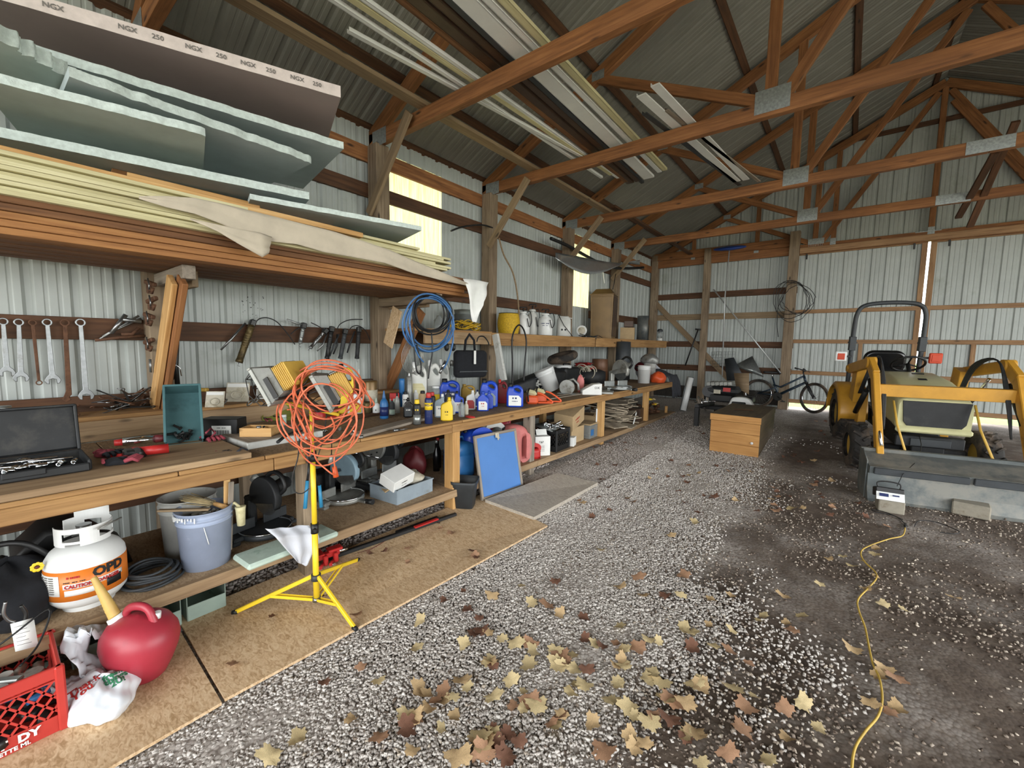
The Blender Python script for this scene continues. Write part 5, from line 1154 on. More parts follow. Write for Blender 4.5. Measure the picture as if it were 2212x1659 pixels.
for k in range(26):
    p = at(random.uniform(522, 570), random.uniform(640, 700), 0, XL+.004); mb.box(p, (.002, random.uniform(.003, .012), random.uniform(.003, .01)), (random.uniform(0, 3), 0, 0))
tag(mb.build('grease_splatter', 'black'), 'black grease splatter on the steel above the big grease gun', 'stain', kind='stuff')
# ---------- left end of the bench ----------
OZ = BZ+.036; LT = BZ+.171
c0 = at(196, 1016, 2, OZ); cs = thing('socket_case', 'open black plastic socket case on the left end of the bench', 'tool case', (c0.x, c0.y, OZ), .0)
mb = M(); W_, D_ = .78, .33
mb.box((-D_/2, -W_/2, .006), (D_, W_, .012), None, .005)
for c_, s_ in (((0, -W_/2, .022), (.014, W_, .042)), ((-D_, -W_/2, .03), (.014, W_, .055)), ((-D_/2, 0, .03), (D_, .014, .055)), ((-D_/2, -W_, .03), (D_, .014, .055))): mb.box(c_, s_, None, .006)
mb.box((.01, -.22, .035), (.012, .14, .03), None, .004); mb.build('tray', 'black_dusty', cs)
mb = M(); R = Matrix.Rotation(-.22, 3, 'Y'); mb.box(Vector((-D_-.02, -W_/2, .055))+R @ Vector((0, 0, .125)), (.03, W_, .25), R, .012); mb.box(Vector((-D_-.0, -W_/2, .055))+R @ Vector((.02, 0, .245)), (.03, W_, .014), R, .004); mb.box(Vector((-D_-.0, 0, .055))+R @ Vector((.02, -.005, .125)), (.03, .014, .25), R, .004); mb.build('case_lid', 'black_dusty', cs)
CP = Vector(cs.location)
sk = None; positions = [(-.05, -.1), (-.07, -.16), (-.12, -.12), (-.09, -.2), (-.14, -.2), (-.05, -.27), (-.1, -.3), (-.17, -.3), (-.08, -.36), (-.04, -.42), (-.12, -.44), (-.18, -.15), (-.19, -.42), (-.15, -.5), (-.07, -.5)]
for k, (x, y) in enumerate(positions):
    if sk is None: sk = thing('socket', 'x', 'socket', (0, 0, 0)); mb = M(); mb.lathe([(.006, -.02), (.012, -.02), (.012, .0), (.010, .004), (.010, .02), (.006, .02), (.006, .01)], seg=12, caps=False); mb.build('socket_body', 'chrome', sk); o = sk
    else: o = dup(sk)
    o.location = CP+Vector((x, y, .046)); o.rotation_euler = (PI/2+random.uniform(-.3, .3), 0, random.uniform(0, 3)); o['label'] = 'chrome socket lying loose in the open black case'; o['group'] = 'sockets in the open case'
for k in range(26):
    o = dup(sk); o.location = CP+Vector((random.uniform(-.29, -.03), random.uniform(-.7, -.05), .05)); o.rotation_euler = (PI/2+random.uniform(-.5, .5), 0, random.uniform(0, 3)); o['label'] = 'chrome socket lying loose in the open black case'; o['group'] = 'sockets in the open case'
for k, (a, c, r) in enumerate((((-.06, -.15), (-.1, -.34), .006), ((-.1, -.05), (-.12, -.2), .005), ((-.15, -.1), (-.16, -.42), .0065), ((-.04, -.3), (-.06, -.5), .006), ((-.08, -.4), (-.1, -.72), .008), ((-.17, -.35), (-.2, -.6), .006))):
    tag(M().cyl(CP+Vector((a[0], a[1], .055+.004*k)), CP+Vector((c[0], c[1], .06+.004*k)), r, None, 8).build('extension_bar', 'chrome'), 'chrome extension bar lying in the open black case', 'tool', 'bars in the open case')
t = thing('ratchet', 'chrome ratchet sticking up at the left of the open socket case', 'ratchet', CP+Vector((-.08, -.44, .04))); M().tube([(0, 0, 0), (-.01, -.015, .1)], .008, 8).build('handle', 'chrome', t); M().cyl((-.02, .0, .0), (.02, .0, .0), .02).build('head', 'chrome', t)
def pbx(px, py, z): return at(px, py, 2, z)
# air tools
def pbz(px, py, z=OZ): p = at(px, py, 2, z); return p
a_ = pbz(265, 955, OZ+.05); t = thing('air_ratchet', 'silver and red air ratchet behind the red gloves', 'air tool', a_); c_ = pbz(335, 948, OZ+.05)-a_
M().cyl((0, 0, 0), c_, .024, .022, 16).build('barrel', 'chrome', t); M().cyl(c_, c_*1.35, .026, .02, 14).build('grip', 'maroon', t); M().cyl(c_*-.25, (0, 0, 0), .018, .022, 12).build('head', 'red', t)
t = thing('angle_grinder', 'red and black angle grinder in front of the silver air ratchet', 'grinder', pbz(305, 975, OZ+.03)); M().cyl((0, 0, 0), (.02, .12, .0), .026, .028, 14).build('motor_body', 'red', t); mb = M(); mb.cyl((0, 0, -.02), (.03, -.03, .01), .03, .026, 14); mb.box((-.01, -.05, 0), (.08, .05, .04), None, .01); mb.build('gear_head', 'dark_steel', t)
tag(beam(pbz(250, 985, OZ+.01), pbz(300, 968, OZ+.01), .06, .02, 'red', 'tool_rest'), 'flat red tool part behind the left pair of gloves', 'tool')
def glove(loc, rot, mat, m2, lab, nm='work_glove'):
    t = thing(nm, lab, 'glove', loc, rot); lump((.055, .045, .022), 24, 16, seed=int(abs(loc[0]*100)) % 9, amp=.18).build('palm', mat, t)
    for k in range(4):
        b_ = Vector((.035, -.03+.02*k, .018)); M().tube([b_, b_+Vector((.035, (k-1.5)*.006, .012)), b_+Vector((.06, (k-1.5)*.010, -.002))], [.011, .011, .009], 8).build('finger', m2, t)
    M().tube([(0, .035, .018), (.02, .06, .02), (.035, .068, .012)], [.012, .012, .009], 8).build('thumb', m2, t); M().tube([(-.05, -.03, .02), (-.06, 0, .03), (-.05, .03, .02)], .008, 6).build('cuff', 'glove_red', t)
glove(pbz(230, 985), .4, 'glove_red', 'cloth_black', 'red and grey work glove beside the socket case'); glove(pbz(255, 1002), 1.2, 'cloth_black', 'glove_red', 'black and red work glove in front of the first glove')
glove(pbz(452, 952, BZ+.03), .2, 'cloth_black', 'glove_red', 'red-trimmed glove in front of the barcoded black box'); glove(pbz(492, 985, BZ), 1.0, 'cloth_black', 'cloth_dark', 'black glove drooping over the bench front edge'); tag(M().tube([pbz(445, 935, BZ+.10), pbz(455, 925, BZ+.10), pbz(465, 935, BZ+.09), pbz(455, 945, BZ+.06)], .006, 8).build('pink_lanyard', 'glove_red'), 'loop of pink-red lanyard over the gloves', 'lanyard')
# teal parts bin leaning on the ledge
def obin(nm, lab, loc, rot, L_, W_, H_, mat, cat='bin', grp=None):
    t = thing(nm, lab, cat, loc, rot, grp); th = .005; mb = M(); mb.box((0, L_/2, th/2), (W_, L_, th)); mb.box((-W_/2, L_/2, H_/2), (th, L_, H_), None, .002); mb.box((W_/2, L_/2, H_/2), (th, L_, H_), None, .002); mb.box((0, L_, H_/2), (W_, th, H_), None, .002); mb.box((0, 0, H_*.28), (W_, th, H_*.56), None, .002)
    for s_ in (-1, 1): mb.box((s_*W_/2, L_/2, H_), (.014, L_, .008), None, .002)
    mb.box((0, L_, H_), (W_+.01, .014, .008), None, .002); mb.build('bin_shell', mat, t); return t
p = pbz(420, 966, BZ); tb = obin('parts_bin', 'teal plastic parts bin leaning up against the ledge with bolts in its mouth', (p.x-.04, p.y-.04, BZ+.0), Euler((1.0, 0, 1.32), 'XYZ'), .40, .19, .12, 'bin_teal')
bl = None
for k in range(9):
    u = Matrix.Rotation(1.32, 3, 'Z') @ Matrix.Rotation(1.0, 3, 'X') @ Vector((random.uniform(-.05, .05), random.uniform(.03, .13), random.uniform(.018, .045)))
    if bl is None: bl = thing('bolt', 'dusty grey bolt lying in the mouth of the leaning teal bin', 'bolt', (0, 0, 0), group='bolts in the teal bin'); M().lathe([(0, .0), (.014, 0), (.014, .01), (.008, .01), (.008, .05), (0, .05)], seg=6, sm=False).build('shank', 'dark_steel', bl); o = bl
    else: o = dup(bl)
    o.location = Vector(tb.location)+u; o.rotation_euler = (random.uniform(0, 3), random.uniform(0, 3), 0)
p = pbz(480, 950, BZ); t = thing('hardware_box', 'black box with a white barcode label on the bench', 'box', (p.x-.05, p.y+.03, BZ), .75); M().box((0, 0, .075), (.25, .13, .15), None, .004).build('carton', 'black', t); M().box((.02, -.066, .06), (.13, .003, .085)).build('label', 'paper', t)
for k in range(16): M().box((-.022+.006*k, -.069, .055), (.0018+.0015*(k % 3 == 0), .001, .032)).build('barcode_bar', 'text_black', t)
text('~mmmm mmmm', .011, 'text_black', t, (.02, -.0685, .088), UP); text('~mm m mmmm', .010, 'text_black', t, (.02, -.0685, .03), UP)
tag(M().cyl(pbz(492, 952, BZ+.018), pbz(525, 942, BZ+.018), .016, None, 14).build('pipe_nipple', 'cast_grey'), 'short grey pipe piece in front of the barcoded box', 'pipe')
q = [pbz(560, 970, BZ), pbz(640, 962, BZ), pbz(662, 912, BZ), pbz(513, 942, BZ)]
c_ = (q[1]+q[3])/2; dr = thing('drawer_front', 'white painted drawer lying flat on the bench under the orange cord', 'drawer', (c_.x-.02, c_.y, BZ), .06); M().box((0, .06, .022), (.42, .52, .044), None, .003).build('panel', 'dusty_white', dr); M().box((0, .06, .0445), (.40, .50, .002)).build('top_face', 'grey_wood', dr)
DZ = BZ+.046; p = pbz(570, 942, DZ); t = thing('wooden_tray', 'small open pine box with a screw heap on the white drawer', 'box', (p.x-.06, p.y, DZ), .75)
mb = M()
for c_, s_ in (((0, -.06, .03), (.21, .01, .06)), ((0, .06, .03), (.21, .01, .06)), ((-.1, 0, .03), (.01, .12, .06)), ((.1, 0, .03), (.01, .12, .06)), ((0, 0, .004), (.21, .12, .008))): mb.box(c_, s_, None, .001)
mb.build('box_body', 'pine', t); tag(junk('screws', 'x', 'screws', Vector(t.location)+Vector((0, 0, .03)), (.08, .06, .02), 'dark_steel', 10, 2, .003, .006), 'heap of dark screws in the small pine box', 'screws', kind='stuff')
p = pbz(560, 942, DZ); tag(M().lathe([(.017, 0), (.017, .025), (.013, .03), (.013, .055), (.016, .06), (.016, .07), (0, .07)], seg=18).build('impact_socket', 'steel', loc=(p.x, p.y, DZ)), 'tall steel socket standing in front of the small pine box', 'socket')
rp_ = [pbz(600, 955, DZ+.01), pbz(612, 945, DZ+.02), pbz(630, 935, DZ+.01), pbz(655, 930, DZ+.01)]; tag(M().tube(rp_, [.011, .01, .008, .006], 8).build('pliers', 'black'), 'black handled pliers on the white drawer under the cord', 'pliers')
for k, (px, py) in enumerate(((700, 935), (720, 955), (745, 945), (765, 935), (780, 948), (760, 925), (735, 930), (800, 935))):
    p = pbz(px, py, BZ); tag(M().cyl((0, -.015, .014), (.004, .02, .014), .014, .012, 10).build('socket', ['chrome', 'steel', 'rust'][k % 3], loc=(p.x, p.y, BZ), rot=k*.7), 'loose socket on the bench right of the white drawer', 'socket', 'loose sockets on the bench')
for (a, c), lab, mt in ((((820, 928), (862, 918)), 'wood-handled screwdriver near the bench edge', 'pine'), (((850, 930), (880, 926)), 'short file lying beside the screwdriver on the bench', 'steel')):
    A = pbz(*a, BZ+.012); B_ = pbz(*c, BZ+.012)-A; t = thing('screwdriver', lab, 'hand tool', A); M().cyl((0, 0, 0), B_*.45, .012, .010, 10).build('handle', mt, t); M().cyl(B_*.45, B_, .004, None, 8).build('blade', 'steel', t)
for i, (a, c, wd, lab) in enumerate((((770, 940), (905, 905), .13, 'grey weathered board lying on the bench behind the spray cans'), ((745, 905), (830, 890), .1, 'dark board piece on the bench behind the orange cord'))): tag(beam(pbz(*a, BZ+.012), pbz(*c, BZ+.012), wd, .022, 'grey_wood' if i == 0 else 'dark_wood', 'scrap_board'), lab, 'board')
# tray with pliers, packages on the ledge
p = pbz(590, 912, BZ); t = thing('clear_tray', 'clear yellow-green tray with pliers leaning on the ledge', 'tray', (p.x-.03, p.y+.05, BZ+.005), Euler((.5, 0, .85), 'XYZ')); mb = M(); mb.box((0, .09, .002), (.24, .18, .004))
for c_, s_ in (((0, 0, .02), (.24, .004, .04)), ((0, .18, .02), (.24, .004, .04)), ((-.12, .09, .02), (.004, .18, .04)), ((.12, .09, .02), (.004, .18, .04))): mb.box(c_, s_)
mb.build('tray_shell', 'clear_green', t)
for px, py, lab in ((575, 905, 'red-handled pliers in the yellow-green tray'), (600, 900, 'dark pliers beside the red-handled ones in the tray')):
    P = pbz(px, py, BZ+.07); t = thing('pliers', lab, 'pliers', P, .4+px*.01); M().tube([(0, 0, 0), (.05, .02, .005), (.1, .015, 0)], .007, 6).build('handle', 'glove_red' if px < 590 else 'dark_steel', t); M().tube([(0, 0, 0), (.05, -.02, .005), (.1, -.015, 0)], .007, 6).build('handle', 'glove_red' if px < 590 else 'dark_steel', t); M().box((-.03, 0, 0), (.06, .022, .012), None, .004).build('jaw', 'dark_steel', t)
def pack(px, py, w_, h_, mat, lab, rz=.8, tilt=-.25, gs=True):
    p = at(px, py, 2, LT); p = Vector((max(p.x, XL+.12), p.y, LT)); 
    t = thing('gasket_package', lab, 'package', p, Euler((tilt, 0, rz), 'XYZ')); M().box((0, 0, h_/2), (w_, .008, h_), None, .003).build('backing_card', mat, t)
    if gs: mb = M(); mb.tube([(w_*.25*math.cos(a_), -.008, h_*.35+h_*.2*math.sin(a_)) for a_ in [2*PI*i/20 for i in range(20)]], .005, 5, closed=True); mb.build('gasket', 'old_paper', t); M().box((0, -.006, h_*.85), (w_*.9, .002, h_*.18)).build('header', 'paper', t)
pack(463, 880, .14, .13, 'old_paper', 'dusty card of small parts, leftmost package on the ledge'); pack(512, 868, .19, .17, 'old_paper', 'large clear gasket package standing on the ledge'); pack(566, 862, .11, .19, 'paper', 'white printed package on the ledge below the left floodlight', gs=True)
tag(M().box((0, 0, 0), (.12, .05, .03), None, .008).build('yellow_box', 'yellow_dull', loc=at(432, 842, 0, -4.2), rot=.8), 'small yellowed box on the post end behind the teal bin', 'box')
def ring_cl(px, py, z, lab, r=.03): p = at(px, py, 2, z); return tag(M().tube([(r*math.cos(a_), .6*r*math.sin(a_), r*.7*math.sin(a_)+r) for a_ in [2*PI*i/18 for i in range(18)]], .005, 6, closed=True).build('hose_clamp', 'steel', loc=p), lab, 'clamp', 'hose clamps on the ledge')
for px, py in ((470, 872), (485, 876), (540, 878), (553, 872)): ring_cl(px, py, LT, 'steel ring clamp lying on the ledge by the packages')
# heaps of wrenches on the ledge
WM = {}
def small_wrench(P, rz, ry, mat, lab, grp, s_=1):
    if mat not in WM: WM[mat] = wrench(None, None, .022, mat, 'x', 'combo', M4=Matrix.Identity(4), L_=.17, th=.006); o = WM[mat]
    else: o = WM[mat].copy(); col.objects.link(o)
    o.matrix_world = Matrix.Translation(P) @ Euler((ry, random.uniform(-.6, .6), rz)).to_matrix().to_4x4() @ Matrix.Scale(s_, 4); tag(o, lab, 'wrench', grp)
for k in range(26):
    P = at(random.gauss(268, 22), 886+random.uniform(-4, 4), 2, LT); P = Vector((max(P.x, XL+.1), P.y, LT+.015+abs(random.gauss(.035, .03)))); P.x = min(P.x, -4.06)
    small_wrench(P, random.uniform(0, 6), random.uniform(-.7, .7), ['dark_steel', 'steel', 'rust'][k % 3], 'worn wrench in the tangled heap on the ledge left of the brace', 'wrench heap on the ledge', 1.15)
for k in range(14):
    P = at(random.uniform(30, 190), 915, 2, LT+.01); P = Vector((min(max(P.x, XL+.1), -4.08), P.y, LT+.012+.006*(k % 4))); small_wrench(P, 1.3+random.uniform(-.5, .5), random.uniform(-.2, .2), ['dark_steel', 'rust', 'steel'][k % 3], 'old wrench lying flat along the ledge above the socket case', 'wrenches lying on the ledge above the case', 1.4)
P = at(8, 925, 2, LT); t = thing('glass_jar', 'small dusty glass jar at the left end of the ledge', 'jar', (max(P.x, XL+.15), P.y, LT)); M().lathe([(.04, 0), (.045, .01), (.045, .09), (.035, .105), (.035, .11)], seg=20).build('jar_body', 'clear', t); M().lathe([(.038, .108), (.038, .13), (0, .13)], seg=20).build('lid', 'galv', t)
# left end of the lower shelf
p = pbx(60, 1300, LZ); t = thing('gear_bag', 'black bag with a flower sticker heaped at the left end of the lower shelf', 'bag', (-3.1, .02, LZ)); lump((.22, .2, .17), 44, 30, seed=8, amp=.14).build('bag_body', 'cloth_black', t)
P = at(80, 1225, 0, -2.93)-Vector(t.location); mb = M(); R = Matrix.Rotation(PI/2, 3, 'Y')
for k in range(9): a_ = 2*PI*k/9; mb.ball(P+Vector((.0, .016*math.cos(a_), .016*math.sin(a_))), (.003, .008, .008))
mb.build('flower_sticker', 'yellow', t); M().ball(P+Vector((.004, 0, 0)), (.004, .007, .007)).build('flower_centre', 'maroon', t); mb = M()
for k in range(3): mb.box(P+Vector((0, .045+.018*k, .006*k)), (.004, .012, .02), (.4*(k-1), 0, 0))
mb.build('white_letters', 'paper', t)
M().tube(spl([Vector(q_) for q_ in ((-.05, -.14, .28), (0, -.05, .36), (.05, .05, .36), (.06, .14, .26))], 5, False), .014, 8).build('strap', 'black', t)
t = thing('power_tool', 'black power tool with ribbed motor end at the left of the lower shelf', 'power tool', (-2.95, -.06, LZ+.09)); M().cyl((0, -.1, 0), (.03, .12, .02), .05, .045, 20).build('motor_body', 'black_gloss', t); mb = M()
for k in range(4): mb.cyl((.02, .09+.012*k, .018), (.02, .094+.012*k, .018), .05, .05, 20)
mb.build('vent_ring', 'cast_grey', t)
t = thing('tool_case', 'dark slanting case behind the gear bag on the lower shelf', 'case', (-3.45, .25, LZ)); crv([[(-.22, 0), (.25, 0), (.22, .12), (.05, .30), (-.1, .32), (-.22, .2)]], .3, .03, 'black', 'case_shell', t, (0, 0, 0), (PI/2, 0, PI/2))
Pk = at(45, 1330, 0, -2.76); t = thing('steel_hook', 'curved steel hook with a white paper tag hanging off the lower shelf edge', 'hook', Pk); f_ = lambda px, py, o=0: at(px, py, 0, -2.75+o)-Pk
M().tube([f_(p_.x, p_.y) for p_ in spl([Vector(q_) for q_ in ((12, 1300, 0), (8, 1325, 0), (18, 1340, 0), (32, 1344, 0))], 5, False)], .006, 8).build('hook_wire', 'steel', t); M().tube([f_(p_.x, p_.y) for p_ in spl([Vector(q_) for q_ in ((45, 1308, 0), (56, 1325, 0), (52, 1345, 0), (46, 1352, 0))], 5, False)], .007, 8).build('hook_wire', 'dark_steel', t)
q = [f_(22, 1348, .01), f_(73, 1334, .01), f_(83, 1395, .03), f_(33, 1408, .03)]; M().sheet([[q[0], q[1]], [q[3], q[2]]], .0012).build('paper_tag', 'paper', t)
for k in range(6): a_ = q[0].lerp(q[3], .15+.13*k); b_ = q[1].lerp(q[2], .15+.13*k); M().tube([a_.lerp(b_, .12)+Vector((.002, 0, 0)), a_.lerp(b_, .55+.3*((k*7) % 3)/3)+Vector((.002, 0, 0))], .0009, 3).build('print_line', 'text_grey', t)
# green parts bins under the shelf
ob = None
for k, (y, lab) in enumerate(((.74, 'green parts bin under the lower shelf nearest the tripod'), (.52, 'green parts bin under the shelf, second from the tripod'), (.28, 'green parts bin directly behind the red gas can'), (.04, 'green parts bin under the shelf behind the shopping bag'), (-.2, 'green parts bin under the shelf behind the red milk crate'))):
    o = obin('parts_bin', lab, (-2.84, y, .022), (0, 0, PI/2), .30, .19, .17, 'bin_green') if ob is None else dup(ob, label=lab); ob = ob or o
    o.location = (-2.86, y, .03); o.rotation_euler = (0, 0, PI/2)
# cushion and towel on the shelf edge
q = [pbx(545, 1160, LZ), pbx(690, 1125, LZ)]
t = thing('foam_pad', 'mint green speckled pad lying on the shelf edge behind the tripod', 'pad', (-2.78, 1.18, LZ), .05); M().box((0, 0, .02), (.22, .58, .038), None, .012).build('pad_body', 'green_paper', t)
g_ = []
for i in range(16):
    row = []
    for j in range(16):
        u, v_ = i/15, j/15; a_ = at(585+95*v_, 1150-8*v_, 0, -2.72); wd = 1-.75*u**1.6; px = 585+62*u*.9+95*v_*wd; py = 1150-8*v_+ (78*u)*(1-.25*abs(v_-.75))
        P = at(px, py, 0, -2.64); P.x += .012*math.sin(v_*14+u*3)+.01*math.sin(u*9+v_*5)+(-.08 if u < .08 else 0); row.append(P)
    g_.append(row)
tag(M().sheet(g_, .003).build('cloth_rag', 'cloth_white'), 'white cloth rag hanging off the shelf edge beside the tripod', 'cloth')
# ---------- bottles and cans on the bench ----------
def bp(px, py, z=BZ): return at(px, py, 2, z)
def pxh(P, n): return n*(Vector(P)-Vector((0, 0, CAMZ))).dot(-RC.col[2])/FPX     # picture length -> metres at P
def put(px, py, dz=0, back=0):
    p = bp(px, py, BZ+dz); n = Vector((p.x, p.y, 0)).normalized(); p = p+n*back
    if p.x < -3.86: p = p*(-3.86/p.x)
    p.z = BZ+dz; return p
def flat_jug(lab, px, py, wpx, hpx, mat, capm, lm, txt, hole=True, nm='oil_jug', cat='bottle', tm='text_white', th=.5, grp=None, nk=0, rz=0):
    p = put(px, py, 0, .04); w_ = pxh(p, wpx); h = zat(px, py-hpx, p)-p.z; t = thing(nm, lab, cat, p, face(p)+rz, grp); H = h*.93
    if hole:
        out = spl([Vector(q) for q in ((-w_*.5, .01, 0), (-w_*.5, H*.62, 0), (-w_*.42, H*.86, 0), (-w_*.36, H*.93, 0), (-w_*.16, H*.93, 0), (-w_*.10, H*.97, 0), (w_*.15, H, 0), (w_*.40, H*.90, 0), (w_*.5, H*.68, 0), (w_*.5, .01, 0))], 4)
        hl = spl([Vector(q) for q in ((-w_*.05, H*.82, 0), (w_*.12, H*.87, 0), (w_*.30, H*.78, 0), (w_*.28, H*.70, 0), (w_*.1, H*.73, 0))], 4); cx = -w_*.27
    else:
        out = spl([Vector(q) for q in ((-w_*.5, .008, 0), (-w_*.5, H*.55, 0), (-w_*.40, H*.76, 0), (-w_*.17+nk*w_, H*.88, 0), (-w_*.17+nk*w_, H*.95, 0), (w_*.17+nk*w_, H*.95, 0), (w_*.17+nk*w_, H*.88, 0), (w_*.42, H*.74, 0), (w_*.5, H*.6, 0), (w_*.5, .008, 0))], 4); hl = None; cx = nk*w_
    dd = w_*th; b_ = crv([[(max(min(q.x, w_*.5), -w_*.5), max(q.y, 0)) for q in out]]+([[(q.x, q.y) for q in hl]] if hole else []), dd, min(dd*.3, w_*.1), mat, 'bottle_body', t, (0, 0, 0), UP)
    M().lathe([(w_*.13, H*.9), (w_*.14, H*.91), (w_*.13, h), (0, h)], (cx, 0, 0), seg=16).build('cap', capm, t)
    if lm:
        lw, lh = w_*.74, H*.46; o = crv([[(-lw/2, 0), (-lw/2, lh), (lw*.28, lh), (lw/2, lh*.75), (lw/2, 0)]], .002, .0005, lm, 'label', t, (0, -dd/2-.0012, H*.08), UP)
        for i, s_ in enumerate(txt): text(s_, lw*(.34 if i == 0 else .16), tm, t, (0, -dd/2-.003, H*.08+lh*(.74-.3*i)), UP, bold=.0006)
    return t
def round_can(lab, px, py, wpx, hpx, prof_, mats, nm='spray_can', cat='can', lb=None, txt=(), tm='text_white', back=.03, grp=None, dz=0):
    """prof_: list of (name, material, [(r,z)...]) in units of half-width and height"""
    p = put(px, py, dz, back); r = pxh(p, wpx)/2; h = zat(px, py-hpx, p)-p.z; t = thing(nm, lab, cat, p, face(p), grp)
    for n_, m_, pr in prof_: M().lathe([(a_*r, b_*h) for a_, b_ in pr], seg=20).build(n_, m_, t)
    if lb: band(r*1.01, h*lb[1], h*lb[2], -PI, 0, lb[0], 'label', t, 14, .0006)
    for i, (s_, zz, sz_) in enumerate(txt): wraptext(s_, r*sz_, tm, t, r*1.03, h*zz, -PI/2, bold=.0005)
    return t
SP = lambda body, cap: [('can_body', body, [(.95, 0), (1, .01), (1, .76), (.85, .82), (.6, .84)]), ('cap', cap, [(.62, .83), (.66, .84), (.62, .98), (.5, 1), (0, 1)])]
BT = lambda body, cap, nr=.35: [('bottle_body', body, [(.9, 0), (1, .02), (1, .58), (.85, .70), (nr, .84), (nr, .88)]), ('cap', cap, [(nr*1.15, .86), (nr*1.15, .97), (nr*.6, 1), (0, 1)])]
PO = lambda body, cap: [('bottle_body', body, [(.9, 0), (1, .02), (1, .50), (.8, .62), (.45, .70)]), ('cap', cap, [(.45, .70), (.35, .78), (.12, .98), (0, 1)])]
# white gallon jugs at the back
def gal(px, py, w_, h_, lab, mat='milky', lbm=None, z=0):
    t = flat_jug(lab, px, py, w_, h_, mat, 'white_plastic', lbm, (), nm='plastic_jug', th=.45, grp='white jugs behind the spray cans'); return t
gal(905, 846, 34, 64, 'white jug with a small sun emblem, leftmost of three behind the cans', lbm='cream_board'); gal(937, 842, 30, 64, 'white jug in the middle of the three behind the cans'); gal(959, 834, 24, 58, 'white jug on the right of the three behind the cans')
round_can('clear plastic jug with a grey cap left of the hanging black bag', 976, 830, 20, 52, BT('clear', 'cast_grey', .4), None, 'plastic_jug', 'bottle')
flat_jug('large blue oil jug left of the yellow funnel', 972, 872, 43, 54, 'blue_oil', 'black', 'navy', ('~mmm',)); flat_jug('large blue oil jug standing behind the small blue bottles', 1056, 880, 38, 62, 'blue_oil', 'black', 'tote_grey', ('',)); flat_jug('large blue oil jug standing alone beside the orange chainsaws', 1112, 880, 36, 52, 'blue_oil', 'black', 'paper', ('~mm', '~mmmmm'), tm='navy')
flat_jug('small blue oil bottle in front of the two tall blue jugs', 1043, 889, 25, 44, 'blue_oil', 'blue', 'paper', ('~mm', '~mmm'), hole=False, tm='text_red'); flat_jug('second small blue oil bottle half hidden behind the first', 1056, 884, 18, 40, 'blue_oil', 'blue', None, (), hole=False)
flat_jug('bright yellow oil bottle at the front of the bottle group', 965, 910, 26, 52, 'yellow', 'yellow', 'yellow', ('~mm', '~mmm'), hole=False, tm='text_black', nk=.2); flat_jug('silver grey oil bottle left of the bright yellow one', 950, 903, 22, 52, 'tote_grey', 'white_plastic', 'paper', ('~mm',), hole=False, tm='navy', nk=.25)
flat_jug('white oil bottle with a V and red stripe', 1017, 886, 20, 43, 'white_plastic', 'white_plastic', 'red', ('',), hole=False, nk=.2); flat_jug('pale bottle half hidden right of the V bottle', 1031, 880, 13, 38, 'paper', 'navy', 'blue', (), hole=False)
flat_jug('blue bottle with a red and white label behind the clear spray bottle', 991, 893, 21, 48, 'blue_oil', 'black', 'paper', ('~mm',), hole=False, tm='text_red', nk=-.2); flat_jug('white bottle half hidden behind the bright yellow oil bottle', 977, 897, 13, 40, 'white_plastic', 'cast_grey', None, (), hole=False)
flat_jug('yellow antifreeze jug behind the second small row', 1011, 858, 30, 28, 'yellow_dull', 'yellow_dull', None, ())
round_can('blue and yellow tall spray can at the front of the bottles', 926, 916, 17, 68, SP('navy', 'red'), None, lb=('yellow', .45, .68), txt=(('WD-40', .60, .75), ('~mm', .25, .7)), tm='navy')
round_can('black and silver spray can with yellow nozzle left of the blue and yellow can', 901, 918, 16, 55, SP('black', 'yellow'), None, lb=('galv', .02, .40), txt=(('~mm', .6, .9),), tm='yellow')
t = flat_jug('dark grey bottle with sloping neck behind the yellow-nozzle can', 882, 903, 20, 44, 'black_gloss', 'black', 'charcoal', ('~mmm',), hole=False)
round_can('white and black spray can standing behind the dark bottle', 876, 880, 13, 34, SP('paper', 'black'), None, txt=(('~mm', .5, 1.),), tm='text_black'); round_can('second spray can with white cap between the dark ones', 898, 868, 12, 26, SP('paper', 'white_plastic'), None)
round_can('tall dark can with a red cap behind the blue and yellow can', 934, 895, 13, 48, SP('black', 'red'), None); round_can('pump sprayer bottle with black trigger left of the silver bottle', 913, 880, 15, 36, SP('cardboard', 'black'), None)
round_can('yellow-labelled short jar behind the silver grey bottle', 942, 872, 20, 38, [('jar_body', 'clear', [(.9, 0), (1, .03), (1, .8), (.8, .9)]), ('lid', 'white_plastic', [(.85, .88), (.85, 1), (0, 1)])], None, 'jar', 'jar', lb=('yellow', .15, .55))
round_can('clear spray bottle with black top in front of the blue bottle', 997, 901, 13, 38, BT('clear', 'black', .3), None, 'spray_bottle', 'bottle'); round_can('dark grease cartridge standing near the rag', 1007, 896, 10, 30, BT('old_paper', 'white_plastic', .3), None, 'tube', 'bottle')
p = put(1015, 902); t = tag(lump((.06, .03, .012), 22, 12, seed=2).build('rag', 'red', loc=p), 'red rag crumpled on the bench beside the clear spray bottle', 'cloth')
round_can('black pump bottle behind the blue and silver bottles', 968, 880, 14, 38, BT('charcoal', 'black', .4), None, 'pump_bottle', 'bottle')
round_can('grey squeeze tube standing behind the cans', 884, 845, 16, 40, [('tube_body', 'cast_grey', [(.9, 0), (1, .05), (.8, .85), (.35, .9)]), ('nozzle', 'white_plastic', [(.35, .88), (.15, 1), (0, 1)])], None, 'squeeze_tube', 'tube')
p = put(852, 858); t = thing('spark_plug_box', 'small red box stacked on a green one by the rack brace foot', 'box', (p.x, p.y, BZ), face(p)); M().box((0, 0, .05), (.1, .07, .1), None, .002).build('lower_box', 'green_paper', t); M().box((0, 0, .13), (.1, .07, .06), None, .002).build('upper_box', 'red', t)
